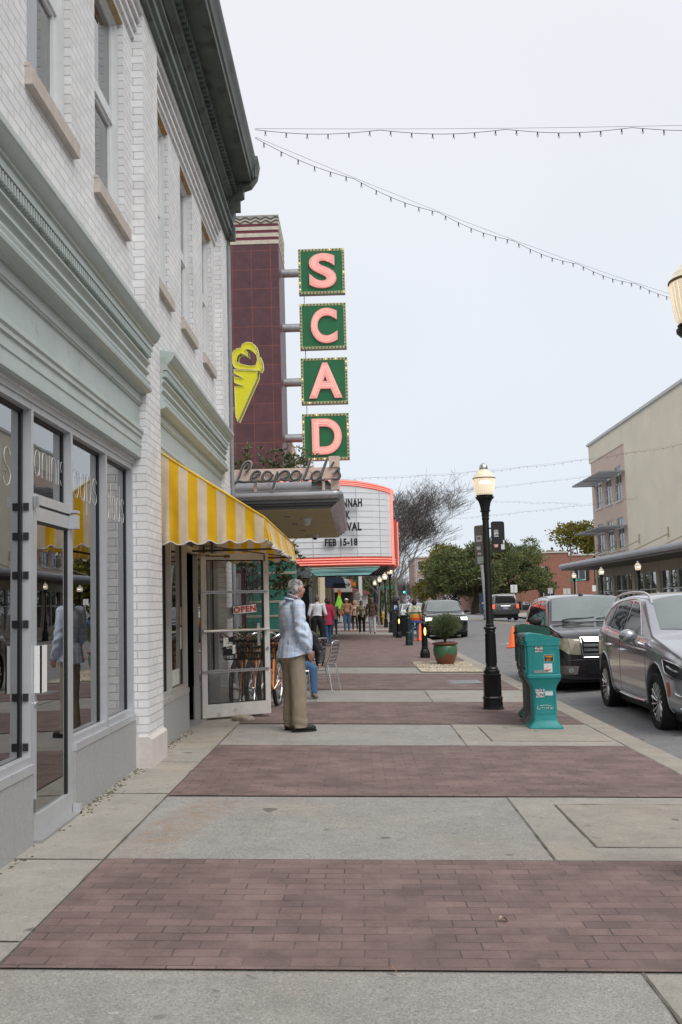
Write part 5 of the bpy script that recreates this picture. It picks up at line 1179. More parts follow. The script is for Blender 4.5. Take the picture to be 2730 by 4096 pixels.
# ================================================================ POTTED SHRUB
t=thing('potted_shrub','round clipped shrub in a green and brown glazed pot on gravel','potted plant',(2.14,24.9,gz(2.14)+.012))
def glaze(nt,p,L,o):
    tc=_n(nt,'ShaderNodeTexCoord'); s=_n(nt,'ShaderNodeSeparateXYZ'); L(tc.outputs['Object'],s.inputs[0])
    n=_n(nt,'ShaderNodeTexNoise'); n.inputs['Scale'].default_value=3.2; n.inputs['Detail'].default_value=2; L(tc.outputs['Object'],n.inputs[0])
    a=_n(nt,'ShaderNodeMath'); a.operation='MULTIPLY_ADD'; L(n.outputs[0],a.inputs[0]); a.inputs[1].default_value=-.75; L(s.outputs[2],a.inputs[2])
    r=_n(nt,'ShaderNodeValToRGB'); r.color_ramp.elements[0].position=.0; r.color_ramp.elements[0].color=(.20,.075,.03,1); r.color_ramp.elements[1].position=.03; r.color_ramp.elements[1].color=(.06,.155,.085,1)
    e=r.color_ramp.elements.new(.16); e.color=(.07,.17,.09,1)
    a2=_n(nt,'ShaderNodeMath'); a2.operation='ADD'; a2.inputs[1].default_value=.14; L(a.outputs[0],a2.inputs[0]); L(a2.outputs[0],r.inputs[0]); L(r.outputs[0],p.inputs['Base Color']); p.inputs['Roughness'].default_value=.25
mb=MB(); mb.lathe([(.19,0),(.205,.03),(.25,.12),(.29,.25),(.30,.34),(.29,.43),(.27,.48),(.255,.49)],32); mb.lathe([(.24,.44),(.24,.46)],24,(0,0,0),0); mb.build('pot',node_mat('green_brown_glaze',glaze),t,smooth=True,auto=60)
mb=MB(); mb.lathe([(.255,.475),(.30,.485),(.315,.505),(.315,.535),(.295,.55),(.26,.55),(.25,.50)],32); mb.build('rim',pm('brown_glaze',(.16,.055,.03),.3,var=.2),t,smooth=True,auto=60)
mb=MB(); mb.lathe([(.0,.50),(.26,.50)],20); mb.build('soil',pm('potting_soil',(.05,.035,.025),.95),t)
mb=MB(); rr=random.Random(5)
for k in range(7): a=rr.random()*6.28; mb.tube([(0,0,.48),(.03*math.cos(a),.03*math.sin(a),.62),(.2*math.cos(a),.2*math.sin(a),.82)],[.022,.016,.008],6)
mb.build('stem',pm('grey_brown_bark',(.13,.10,.08),.9,var=.3,vscale=20),t)
def foliage(mb,cx,cy,cz,rx,ry,rz,n,ls,lw,rr,mats=3,shell=.55,up=.4,lump=.22):
    for k in range(n):
        while True:
            d=Vector((rr.gauss(0,1),rr.gauss(0,1),rr.gauss(0,1)))
            if d.length>.1: break
        d.normalize(); q=1+lump*mnoise.noise(d*2.3+Vector((cx,cy,cz)))
        u=(shell+(1-shell)*rr.random())*q
        p=Vector((cx+d.x*rx*u,cy+d.y*ry*u,cz+d.z*rz*u))
        t_=(d+Vector((rr.uniform(-.7,.7),rr.uniform(-.7,.7),rr.uniform(-.3,.7)+up*0))).normalized(); l=ls*rr.uniform(.6,1.3)
        s_=t_.cross(Vector((rr.gauss(0,1),rr.gauss(0,1),rr.gauss(0,1)))).normalized()*lw*rr.uniform(.6,1.2)
        b=p+t_*l*.5; e=p+t_*l
        mb.add([p,b+s_,e,b-s_],[(0,1,2,3)],rr.randrange(mats))
def leafmat(name,col): 
    def f(nt,p,L,o):
        nt.nodes.remove(p); d=_n(nt,'ShaderNodeBsdfDiffuse'); t_=_n(nt,'ShaderNodeBsdfTranslucent'); m=_n(nt,'ShaderNodeMixShader'); m.inputs[0].default_value=.25
        oi=_n(nt,'ShaderNodeTexCoord'); n=_n(nt,'ShaderNodeTexNoise'); n.inputs['Scale'].default_value=1.7; L(oi.outputs['Object'],n.inputs[0]); r=_n(nt,'ShaderNodeMapRange'); r.inputs[3].default_value=.6; r.inputs[4].default_value=1.4; L(n.outputs[0],r.inputs[0])
        s=_n(nt,'ShaderNodeVectorMath'); s.operation='SCALE'; s.inputs[0].default_value=col; L(r.outputs[0],s.inputs['Scale']); L(s.outputs[0],d.inputs[0]); L(s.outputs[0],t_.inputs[0]); L(d.outputs[0],m.inputs[1]); L(t_.outputs[0],m.inputs[2]); L(m.outputs[0],o.inputs[0])
    return node_mat(name,f)
shrubm=[leafmat('shrub_green_dark',(.08,.115,.055)),leafmat('shrub_green',(.14,.19,.085)),leafmat('shrub_green_pale',(.24,.29,.15))]
mb=MB(); foliage(mb,.02,0,.97,.38,.38,.26,9000,.060,.006,rr,3,.35); foliage(mb,.0,0,.80,.25,.25,.16,1800,.05,.006,rr,3,.3); mb.build('foliage',shrubm,t,recalc=False)
# ================================================================ TRAFFIC CONES
def cone_(loc,label):
    t=thing('traffic_cone',label,'traffic cone',loc,0,'orange traffic cones')
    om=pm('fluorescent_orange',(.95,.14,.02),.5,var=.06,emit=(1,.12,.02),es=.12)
    mb=MB(); mb.lathe([(.165,.03),(.15,.05),(.035,.70),(.025,.71),(.0,.71)],24); mb.build('cone_body',om,t,smooth=True)
    mb=MB(); mb.box(-.21,.21,-.21,.21,.0,.03); mb.build('base_plate',om,t); return t
c_=cone_((5.25,34.2,gz(5.28)+.01),'orange traffic cone standing in the road left of the dark parked car')
dup(c_,(2.55,41.6,gz(2.55)),0,'orange traffic cone partly hidden behind the woman in the striped jacket')
# ================================================================ NEWSPAPER BOXES
def newsbox(loc,rot,label,m,side,group='plastic newspaper boxes standing in a row'):
    t=thing('newspaper_box',label,'newspaper box',loc,rot,group)
    # profile in (x,z) seen from the camera, extruded along depth y with bevelled ends
    def slab(mb,w0,w1,d0,d1,z0,z1,mi=0): # tapered block
        vs=[(-w0,-d0,z0),(w0,-d0,z0),(w0,d0,z0),(-w0,d0,z0),(-w1,-d1,z1),(w1,-d1,z1),(w1,d1,z1),(-w1,d1,z1)]
        mb.add(vs,[(0,3,2,1),(4,5,6,7),(0,1,5,4),(1,2,6,5),(2,3,7,6),(3,0,4,7)],mi)
    def rbox(mb,secs,r=.03,n=3):
        # stacked rounded rectangles (hx,hy,z)
        rings=[]
        for (hx,hy,z,dx) in secs:
            ring=[]
            for (sx_,sy_,a0) in ((1,-1,-90),(1,1,0),(-1,1,90),(-1,-1,180)):
                for k in range(n+1): a=R(a0+90*k/n); ring.append((dx+sx_*(hx-r)+r*math.cos(a),sy_*(hy-r)+r*math.sin(a),z))
            rings.append(ring)
        N=len(rings[0]); vs=[v for q in rings for v in q]; fs=[(i*N+a,i*N+(a+1)%N,(i+1)*N+(a+1)%N,(i+1)*N+a) for i in range(len(rings)-1) for a in range(N)]
        fs+= [tuple(range(N))[::-1],tuple((len(rings)-1)*N+a for a in range(N))]; mb.add(vs,fs)
    mb=MB(); rbox(mb,[(.205,.215,0,0),(.205,.215,.022,0),(.198,.208,.03,0),(.150,.165,.085,0),(.143,.155,.11,0),(.143,.155,.47,0),(.150,.16,.485,0),(.150,.16,.50,0),(.196,.20,.585,0),(.202,.205,.60,0)]); mb.build('pedestal',m,t,smooth=True,auto=28)
    mb=MB(); rbox(mb,[(.197,.20,.602,0),(.205,.207,.615,0),(.205,.207,.645,0),(.198,.20,.655,0),(.198,.20,.99,0),(.206,.207,1.0,0),(.206,.207,1.055,0)]); mb.build('cabinet',m,t,smooth=True,auto=28)
    # sloping hood: higher on the left (pavement) side
    mb=MB(); prof=[(-.206,1.056),(.206,1.056),(.206,1.075),(.190,1.088),(.02,1.128),(-.10,1.148),(-.16,1.15),(-.19,1.135),(-.206,1.11)]
    mb.sweep(prof,-.205,.205,'y'); mb.build('hood',m,t,smooth=True,auto=28)
    mb=MB()   # recessed display window facing the pavement (left)
    mb.box(-.2035,-.1975,-.15,.15,.70,1.0,0); mb.box(-.2055,-.2035,-.13,.13,.73,.98,1)
    for (a,b_,c,d_) in ((-.17,-.15,.67,1.03),(.15,.17,.67,1.03)): mb.box(-.215,-.198,a,b_,c,d_,2)
    mb.box(-.215,-.198,-.15,.15,.67,.70,2); mb.box(-.215,-.198,-.15,.15,1.0,1.03,2); mb.box(-.235,-.205,-.05,.05,1.02,1.05,2)
    mb.build('door_window',[M_dark,pm('smoky_acrylic',(.05,.09,.09),.15),m],t)
    mb=MB()  # raised panel lines on the camera-facing side
    def fr_(x0,x1,z0,z1,w,y):
        mb.box(x0,x1,y-.003,y,z0,z0+w); mb.box(x0,x1,y-.003,y,z1-w,z1); mb.box(x0,x0+w,y-.003,y,z0+w,z1-w); mb.box(x1-w,x1,y-.003,y,z0+w,z1-w)
    fr_(-.13,.17,.67,.96,.004,-.2005); fr_(-.115,.115,.18,.45,.004,-.1555); mb.build('panel_relief',m,t)
    return t
teal=pm('teal_moulded_plastic',(.018,.25,.25),.42,var=.10,vscale=5,bump=.25,bscale=25,spots=[(4,.66,(.04,.30,.28),.5),(11,.7,(.02,.12,.11),.5)])
nb=newsbox((2.235,12.36,gz(2.235)),R(-3),'teal plastic newspaper box with OYE RUNS sticker, nearest of the three',teal,1)
g_=newsbox((2.255,12.92,gz(2.2)),R(-3),'grey plastic newspaper box in the middle of the three',pm('grey_moulded_plastic',(.10,.10,.105),.5,var=.2,vscale=5),1)
d_=newsbox((2.335,13.50,gz(2.2)+.02),R(-4),'dark green newspaper box behind the grey and teal ones',pm('dark_green_plastic',(.02,.09,.065),.45,var=.15,vscale=5),1)
g_.scale=(1,1,.985); d_.scale=(1.05,1.05,1.06)
def stick(x0,x1,z0,z1,m,txt=None,tm=None,ts=.05,y=-.2008,rot=0,name='sticker',edge=None):
    e_=MB(); 
    b=MB(); b.box(x0,x1,y-.0012,y,z0,z1); so_=b.build(name,m,nb)
    if edge: q=MB(); q.box(x0-.004,x1+.004,y-.0004,y,z0-.004,z1+.004); q.build('sticker_edge',edge,so_)
    if txt:
        q=MB(); ls=txt.split('|')
        for i,l_ in enumerate(ls): q.merge(text_mb(l_,ts,.0003,.0011,sx=.82),face_cam(((x0+x1)/2,y-.002,z1-(i+.5)*(z1-z0)/len(ls))))
        q.build('lettering',tm,so_)
stick(-.10,.0,.925,1.0,MW,'FUMET?|WHERE',MBk,.038,edge=MBk)
stick(.01,.115,.81,.885,MBk,'WHERE|IS IT?',pm('orange_print'),.03,edge=MW)
stick(.0,.10,.68,.785,MW); stick(-.105,-.0,.205+.175,.31+.175,MW,'OYE|RUNS',MBk,.056,y=-.1570,edge=MBk)
stick(.005,.10,.40,.455,pm('white_blue_label',(.62,.68,.75),.5),y=-.1570); stick(-.118,.05,.672,.708,pm('grey_tape',(.30,.32,.33),.35,.4,var=.2,vscale=20),y=-.2022,name='tape')
q=MB(); q.tube(catmull([(.02,-.2025,.70),(.035,-.2025,.73),(.045,-.2025,.76)],3),.003,4,0); q.tube(catmull([(.01,-.2025,.71),(.04,-.2025,.705),(.08,-.2025,.712)],3),.006,4,1); q.build('sticker_drawing',[pm('orange_print'),pm('red_lettering')],nb)
q=MB()
for s_ in ([(-.09,.285),(-.085,.262),(-.10,.25),(-.075,.238),(-.055,.245)],[(-.05,.262),(-.035,.26),(-.02,.26)],[(-.035,.26),(-.04,.238)],[(-.01,.262),(-.005,.24)],[(.012,.24),(.015,.262),(.028,.248),(.04,.262),(.045,.240)],[(.06,.262),(.075,.255),(.065,.242),(.088,.24),(.10,.26),(.092,.262)],[(-.06,.28),(.0,.285),(.07,.278)]):
    c=catmull([(a,-.1585,b) for a,b in s_],4); q.tube(c,.0022,4)
q.build('marker_scrawl',M_white,nb)
# ================================================================ STRING LIGHTS
def string_light(pts,label,sag,nb_,grp='festoon string lights across the street',wire=True):
    t=thing('string_lights',label,'string lights',pts[0],0,grp)
    A=Vector(pts[0]); Bv=Vector(pts[1]); D=Bv-A; n=nb_*2; 
    big=abs(sag)
    P=[]
    for i in range(n+1):
        u=i/n; P.append(D*u+Vector((0,0,-sag*4*u*(1-u)-.07*abs(math.sin(u*math.pi*nb_/6)))))
    mb=MB(); mb.tube(P,.005,4); 
    M_=[D*(i/20)+Vector((0,0,-sag*4*(i/20)*(1-i/20)+.02)) for i in range(21)]
    mb.tube(M_,.003,4); mb.build('wire',M_black,t)
    mb=MB(); m2=MB()
    for i in range(1,n,2): p=P[i]; mb.lathe([(.011,-.05),(.012,0)],6,tuple(p),0); m2.sphere((p.x,p.y,p.z-.070),.021,7,0,(1,1,1.2))
    mb.build('sockets',M_black,t); m2.build('bulbs',glass_mat('clear_bulb_glass',(.82,.84,.86),boost=.06),t,smooth=True)
    return t
string_light([(-1.45,15.5,9.22),(18.2,15.5,9.25)],'string lights running level from the cornice corner across the top of the sky',.22,58)
string_light([(-1.45,15.5,9.08),(18.2,31.8,9.05)],'string lights descending diagonally from the cornice corner to the cut-off lamp globe',.52,74)
string_light([(-1.6,60.4,9.2),(18.2,53.9,9.75)],'string lights passing behind the nearest lamp globe to the middle of the cream wall',.45,42)
string_light([(-1.5,77,9.85),(18.2,70.4,10.3)],'thin string lights ending at the pink-brown panel above its upper sunshade',.3,24)
string_light([(-1.5,103,13.2),(18.2,80.5,9.15)],'string lights crossing the sky below the lamp globe, behind the bare tree',.2,46)
string_light([(-1.5,98,9.4),(18.2,64.2,7.85)],'lowest string lights, reaching the cream wall between its two window rows',.35,50)
# ================================================================ CARS
def interp(tab,y):
    if y<=tab[0][0]: return tab[0][1]
    for (a,b),(c,d) in zip(tab[:-1],tab[1:]):
        if y<=c: return b+(d-b)*(y-a)/(c-a)
    return tab[-1][1]
def carpaint(name,col,metal=.5,rough=.28):
    return pm(name,col,rough,metal,var=.05,vscale=2,coat=1.0)
M_carglass=pm('tinted_car_glass',(.018,.02,.022),.02,var=.05,ior=1.75)
M_rearglass=pm('dark_rear_glass',(.012,.013,.015),.12,var=.1,ior=1.3)
M_wind=pm('windscreen_glass',(.16,.19,.19),.03,var=.25,vscale=.9,ior=2.0)  # pale grey-green base stands in for the sky reflected in the glass
M_tyre=pm('tyre_rubber',(.014,.014,.015),.8,var=.25,vscale=15)
M_clad=pm('black_plastic_cladding',(.02,.02,.021),.55,var=.2)
M_hlens=pm('headlamp_lens',(.32,.34,.36),.08,.3,var=.3,vscale=12,coat=1)
M_red=pm('red_tail_lens',(.35,.01,.01),.15,coat=1)
def car_body(sp):
    """loft: front faces -Y at y=0"""
    Wd=sp['w']/2; Lg=sp['l']; zb=sp.get('zb',.26)
    stations=sorted(set([0,.03,.12,.3]+sp['extra']+[Lg-.3,Lg-.12,Lg-.03,Lg]))
    vs=[];rows=[]
    for y in stations:
        top=interp(sp['top'],y); belt=interp(sp['belt'],y); wd=Wd*interp(sp['plan'],y); bot=interp(sp['bot'],y); isC=top>belt+.06
        sh=belt-.10
        sec=[(0,bot),(wd*.7,bot),(wd*.93,bot+.03),(wd*.985,bot+.15),(wd*.995,.55 if .55<sh else (bot+sh)/2),(wd*1.0,sh-.06),(wd*.975,belt-.015)]
        if isC:
            k=(top-belt)/(sp['roof']-belt) if sp['roof']>belt else 0; k=max(0,min(1,k))
            rx=wd*(.93-(.93-sp['tumble'])*k)
            sec+= [(wd*.93,belt+.01),(wd*.93+(rx-wd*.93)*.5,belt+(top-belt)*.5),(wd*.93+(rx-wd*.93)*.86,belt+(top-belt)*.86),(rx*.955,top-.015*k-.004),(rx*.62,top+.012),(0,top+.025)]
        else:
            sec+= [(wd*.93,min(belt+.01,top)),(wd*.86,belt+(top-belt)*.45),(wd*.74,belt+(top-belt)*.75),(wd*.60,top-.004),(wd*.35,top+.008),(0,top+.012)]
        rows.append([(x,y,z) for x,z in sec])
    n=len(rows[0]); full=[]
    for r in rows: full.append([(x,y,z) for x,y,z in r]+[(-x,y,z) for x,y,z in r[-2:0:-1]])
    N=len(full[0]); vs=[v for q in full for v in q]; fs=[(i*N+a,(i+1)*N+a,(i+1)*N+(a+1)%N,i*N+(a+1)%N) for i in range(len(full)-1) for a in range(N)]
    # caps as grids
    def cap(o,flip):
        c=[]
        for a in range(n-1):
            b1=(N-a)%N; b2=N-a-1
            q=(o+a,o+a+1,o+b2,o+b1) if a>0 else (o,o+1,o+b2)
            q=tuple(dict.fromkeys(q)); 
            if len(q)>2: c.append(q[::-1] if flip else q)
        return c
    fs+= cap(0,False)+cap((len(full)-1)*N,True)
    me=bpy.data.meshes.new('b'); me.from_pydata(vs,[],fs); me.validate()
    bm=bmesh.new(); bm.from_mesh(me); bmesh.ops.recalc_face_normals(bm,faces=bm.faces); bm.to_mesh(me); bm.free()
    o=bpy.data.objects.new('b',me); COL.objects.link(o)
    m=o.modifiers.new('s','SUBSURF'); m.levels=2; m.render_levels=2
    cut=[]
    for yw in sp['wheels']:
        c=MB(); c.lathe([(sp['arch'],-Wd-.3),(sp['arch'],-Wd+.32)],40,(0,yw,sp['wr']),0,'x'); c.lathe([(sp['arch'],Wd-.32),(sp['arch'],Wd+.3)],40,(0,yw,sp['wr']),0,'x')
        c2=c.build('c',M_clad); cut.append(c2)
        bo=o.modifiers.new('bo','BOOLEAN'); bo.object=c2; bo.operation='DIFFERENCE'; bo.solver='EXACT'
    dg=bpy.context.evaluated_depsgraph_get(); dg.update()
    me2=bpy.data.meshes.new_from_object(o.evaluated_get(dg))
    bpy.data.objects.remove(o)
    for c in cut: bpy.data.objects.remove(c)
    return me2
class Surf:
    def __init__(s,me):
        bm=bmesh.new(); bm.from_mesh(me); s.t=BVHTree.FromBMesh(bm); bm.free()
    def patch(s,poly,axis,sign,off=.004,step=.07,thick=0,side=1,lift=None):
        """drop a 2D polygon onto the body. axis 'x': poly (y,z) seen from side; 'y': poly (x,z); 'z': poly (x,y)"""
        bm=bmesh.new()
        f=bm.faces.new([bm.verts.new((a,b,0)) for a,b in poly])
        bmesh.ops.triangulate(bm,faces=[f])
        for ax in (0,1):
            lo=min(p[ax] for p in poly); hi=max(p[ax] for p in poly); k=int((hi-lo)/step)+1
            for i in range(1,k):
                v=lo+(hi-lo)*i/k; co=(v,0,0) if ax==0 else (0,v,0); no=(1,0,0) if ax==0 else (0,1,0)
                bmesh.ops.bisect_plane(bm,geom=bm.verts[:]+bm.edges[:]+bm.faces[:],plane_co=co,plane_no=no)
        out=MB(); vs=[];last=None
        for v in bm.verts:
            a,b=v.co.x,v.co.y
            if axis=='x': o_=Vector((sign*3,a,b)); d=Vector((-sign,0,0))
            elif axis=='y': o_=Vector((a,sign*4 if sign<0 else 9,b)); d=Vector((0,-sign,0))
            else: o_=Vector((a,b,4)); d=Vector((0,0,-1))
            h=s.t.ray_cast(o_,d)
            if h[0] is None: vs.append(None); continue
            n=h[1] if h[1].dot(d)<0 else -h[1]
            vs.append(h[0]+n*off-d*off*.3)
        good=[p for p in vs if p is not None]
        if not good: bm.free(); return out
        idx={v:i for i,v in enumerate(bm.verts)}
        fs=[tuple(idx[v] for v in f.verts) for f in bm.faces if all(vs[idx[v]] is not None for v in f.verts)]
        out.add([p if p is not None else good[0] for p in vs],fs); bm.free(); return out
    def line(s,pts,axis,sign,w=.006,off=.003,n=10,mi=0,flat=.4,lift=0.):
        P=[]
        pp=catmull([(a,b,0) for a,b in pts],n) if len(pts)>2 else [Vector((pts[0][0]+(pts[1][0]-pts[0][0])*i/n,pts[0][1]+(pts[1][1]-pts[0][1])*i/n,0)) for i in range(n+1)]
        for p in pp:
            a,b=p.x,p.y
            if axis=='x': o_=Vector((sign*3,a,b)); d=Vector((-sign,0,0))
            elif axis=='y': o_=Vector((a,sign*4 if sign<0 else 9,b)); d=Vector((0,-sign,0))
            else: o_=Vector((a,b,4)); d=Vector((0,0,-1))
            h=s.t.ray_cast(o_,d)
            if h[0] is None: continue
            n_=h[1] if h[1].dot(d)<0 else -h[1]
            P.append(h[0]+n_*off)
        m=MB()
        if len(P)>1: m.tube(P,w/2,6,mi)
        return m
def wheel(parent,x,y,r,wd,style,side):
    """x = outer face, side=-1 left / +1 right"""
    hub=MB(); hub.lathe([(.0,0),(.055,.0),(.06,.012),(.03,.02),(.0,.022)],16,(0,0,0),0,'x')
    if side<0: hub.v=[(-v[0],v[1],v[2]) for v in hub.v]
    wo=hub.build('wheel',M_clad if style=='black' else M_steel,parent,smooth=True); wo.location=(x-side*.045,y,r)
    t=MB(); rr=r*.68
    pr=[(rr,-wd+.0),(r*.90,-wd-.005),(r*.975,-wd+.03),(r,-wd*.75),(r,-wd*.2),(r*.975,-.012),(r*.90,.02),(rr+.015,.012),(rr,.0)]
    t.lathe([(a,b) for a,b in pr],48,(0,0,0),0,'x',False)
    for k in range(48):
        a=2*math.pi*k/48; t.box(-wd*.9,-.03,math.cos(a)*r*.995-.004,math.cos(a)*r*.995+.004,math.sin(a)*r*.995-.004,math.sin(a)*r*.995+.004)
    if side<0: t.v=[(-v[0],v[1],v[2]) for v in t.v]
    t.v=[(v[0]+side*.045,v[1],v[2]) for v in t.v]
    t.build('tyre',M_tyre,wo,smooth=True,auto=40)
    m=MB(); 
    m.lathe([(rr*.97,-.0),(rr,.004),(rr*1.01,-.004),(rr*1.0,-.03),(rr*.93,-.05),(rr*.9,-.12),(0,-.14)],40,(0,0,0),1,'x',False)
    m.lathe([(rr*.93,.0),(rr*.965,.008),(rr*1.005,.006),(rr*1.01,-.006)],40,(0,0,0),0,'x',False)
    ns={'swirl':15,'ten':10,'five':5,'black':7}[style]
    for k in range(ns):
        a=2*math.pi*k/ns; sw=.22 if style=='swirl' else 0
        pts=[]
        for i in range(5):
            q=.05+(rr*.95-.05)*i/4; aa=a+sw*math.sin(i/4*1.4)*(1 if k%3 else .9); pts.append((.0+.012-.01*(i==0)*0-.02*(1-i/4),q*math.cos(aa),q*math.sin(aa)))
        wdt=[.010,.011,.013,.016,.018] if style=='swirl' else [.03,.028,.03,.034,.04] if style=='five' else [.016,.016,.018,.02,.024]
        m.tube(pts,wdt,6,0,flat=.6,flatdir=(1,0,0))
        if style=='swirl':
            for e_ in (.09,): 
                p2=[(p[0]-.008,p[1]*math.cos(e_)-p[2]*math.sin(e_),p[1]*math.sin(e_)+p[2]*math.cos(e_)) for p in pts[2:]]; m.tube(p2,.007,5,2)
    if side<0: m.v=[(-v[0],v[1],v[2]) for v in m.v]
    m.v=[(v[0]+side*.03,v[1],v[2]) for v in m.v]
    mats=[pm('bright_alloy',(.62,.63,.65),.22,.9,var=.05),pm('dark_wheel_well',(.015,.015,.015),.6),pm('grey_alloy_pocket',(.25,.25,.26),.3,.7)]
    if style=='black': mats=[pm('black_alloy',(.03,.03,.032),.3,.6),mats[1],mats[1]]
    m.build('rim',mats,wo,smooth=True,auto=40)
def make_car(sp,label,cat,loc,rot,group,paint):
    t=thing('parked_car' if sp.get('parked',True) else 'moving_car',label,cat,loc,rot,group)
    me=car_body(sp); sf=Surf(me)
    if me.materials: me.materials.clear()
    finish(me,'body',paint,None,t,True,False,True,38)
    Wd=sp['w']/2
    # inner blackness / underbody
    u=MB(); u.box(-Wd*.86,Wd*.86,.25,sp['l']-.25,.19,.42); 
    for yw in sp['wheels']: u.lathe([(sp['arch']*.99,-Wd*.80),(sp['arch']*.99,-Wd*.79)],28,(0,yw,sp['wr']),0,'x'); u.lathe([(sp['arch']*.99,Wd*.79),(sp['arch']*.99,Wd*.80)],28,(0,yw,sp['wr']),0,'x')
    u.build('underbody',M_clad,t)
    for yw in sp['wheels']:
        for s_ in (-1,1): wheel(t,s_*(Wd*interp(sp['plan'],yw)-.012),yw,sp['wr'],.24,sp['rim'],s_)
    for s_ in (-1,1):
        for poly in sp['sidewin']:
            sf.patch(poly,'x',s_,.004).build('side_window',M_carglass,t,smooth=True,auto=0)
        if sp.get('winchrome'):
            for ln in sp['winchrome']: sf.line(ln,'x',s_,.016,.008,8).build('window_trim',M_chrome,t,smooth=True)
    sf.patch(sp['windscreen'],'z',1,.005,.1).build('windscreen',M_wind,t,smooth=True,auto=0)
    if 'rearwin' in sp: sf.patch(sp['rearwin'],'z' if sp.get('rw_axis','z')=='z' else 'y',1,.005,.1).build('rear_window',M_rearglass,t,smooth=True,auto=0)
    # seams
    sm=MB()
    for s_ in (-1,1):
        for ln in sp['seams']: sm.merge(sf.line(ln,'x',s_,.006,.0,8))
    for ln in sp.get('hoodlines',[]): sm.merge(sf.line(ln,'z',1,.006,.0,10))
    if sm.v: sm.build('panel_gaps',M_black,t)
    # handles
    for s_ in (-1,1):
        for (yh,zh) in sp['handles']:
            h=MB(); q=sf.t.ray_cast(Vector((s_*3,yh,zh)),Vector((-s_,0,0)))[0]
            h.tube(catmull([(q.x-s_*.005,yh-.10,zh),(q.x+s_*.035,yh-.08,zh),(q.x+s_*.038,yh+.08,zh+.004),(q.x-s_*.005,yh+.10,zh+.004)],4),.013,6); h.build('door_handle',sp.get('hmat',M_chrome),t,smooth=True)
    # wheel arch lips
    a=MB()
    for yw in sp['wheels']:
        for s_ in (-1,1):
            pts=[]
            for k in range(25):
                an=R(-12+204*k/24); yy=yw+math.cos(an)*(sp['arch']+.012); zz=sp['wr']+math.sin(an)*(sp['arch']+.012)
                h=sf.t.ray_cast(Vector((s_*3,yy,zz)),Vector((-s_,0,0)))[0]
                if h is not None and abs(h.x)>Wd*.7 and zz>.24: pts.append(h+Vector((s_*.004,0,0)))
            if len(pts)>2: a.tube(pts,sp.get('lip',.014),6)
    a.build('arch_lips',sp.get('lipmat',M_clad),t,smooth=True)
    # mirrors
    for s_ in (-1,1):
        ym,zm=sp['mirror']; xm=Wd*.96
        m=MB(); n=10
        for i in range(1): 
            bm=bmesh.new(); bmesh.ops.create_icosphere(bm,subdivisions=3,radius=1)
            for v in bm.verts:
                p=v.co; yy=p.y; 
                fl=.55 if p.y>0 else 1.0
                v.co=Vector((p.x*.125*(1-.12*p.z),p.y*.085*fl,p.z*.085*(1-.25*s_*p.x*.0-.2*(p.x*s_<0)*abs(p.x))))
            m.add([(s_*(.0)+v.co.x+s_*(xm+.15),v.co.y+ym,v.co.z+zm) for v in bm.verts],[tuple(v.index for v in f.verts) for f in bm.faces]); bm.free()
        mo=m.build('mirror',sp.get('mirmat',paint),t,smooth=True)
        m=MB(); m.tube([(s_*(xm-.05),ym+.02,zm-.11),(s_*(xm+.03),ym+.01,zm-.09),(s_*(xm+.10),ym,zm-.05)],[.035,.03,.03],8); m.build('mirror_arm',sp.get('armmat',M_clad),mo,smooth=True)
        m=MB(); m.box(s_*(xm+.15)-.10,s_*(xm+.15)+.10,ym+.046,ym+.05,zm-.06,zm+.06); m.build('mirror_glass',M_chrome,mo)
    return t,sf
SUV=dict(w=1.93,l=4.83,zb=.24,roof=1.60,tumble=.70,wheels=(.93,3.78),wr=.375,arch=.435,rim='swirl',
 top=[(0,.74),(.05,.86),(.35,.97),(.9,1.06),(1.28,1.12),(1.32,1.14),(2.15,1.57),(2.5,1.61),(3.4,1.60),(4.1,1.54),(4.35,1.46),(4.68,1.10),(4.78,.98),(4.83,.90)],
 belt=[(0,.70),(.05,.78),(.35,.90),(.9,.98),(1.3,1.02),(2.2,1.05),(3.4,1.10),(4.2,1.16),(4.7,1.04),(4.83,.86)],
 plan=[(0,.74),(.05,.84),(.12,.89),(.3,.95),(.6,.985),(1.2,1),(3.9,1),(4.4,.95),(4.7,.87),(4.83,.78)],
 bot=[(0,.30),(.12,.24),(.6,.22),(4.2,.24),(4.7,.32),(4.83,.42)],
 extra=[.6,.9,1.28,1.34,1.7,2.12,2.3,2.9,3.4,3.9,4.15,4.4,4.6],
 sidewin=[[(1.78,1.10),(2.02,1.27),(2.32,1.45),(2.52,1.50),(2.72,1.515),(2.74,1.11)],[(2.82,1.115),(2.80,1.515),(3.2,1.51),(3.52,1.48),(3.55,1.16)],[(3.62,1.17),(3.60,1.47),(3.95,1.38),(4.12,1.27),(4.1,1.20)]],
 windscreen=[(-.62,2.10),(-.72,1.40),(-.3,1.33),(.3,1.33),(.72,1.40),(.62,2.10),(.3,2.16),(-.3,2.16)],
 seams=[[(1.40,1.05),(1.36,.8),(1.42,.34)],[(2.78,1.09),(2.76,.8),(2.78,.32)],[(3.30,.50),(3.52,.80),(3.60,1.12)],[(1.42,.34),(2.1,.31),(2.78,.32)],[(2.78,.32),(3.1,.33),(3.30,.50)],[(.42,.86),(.9,.93),(1.4,1.0),(2.5,.97)]],
 handles=[(2.58,.90),(3.38,.94)],mirror=(1.72,1.10))
def zstretch(t,z0,k):
    def rec(o):
        if o.name.startswith('wheel'): return
        if o.type=='MESH':
            for v in o.data.vertices:
                if v.co.z>z0: v.co.z=z0+(v.co.z-z0)*k
        for c in o.children: rec(c)
    for o in t.children: rec(o)
def variant(base,**k): d=dict(base); d.update(k); return d
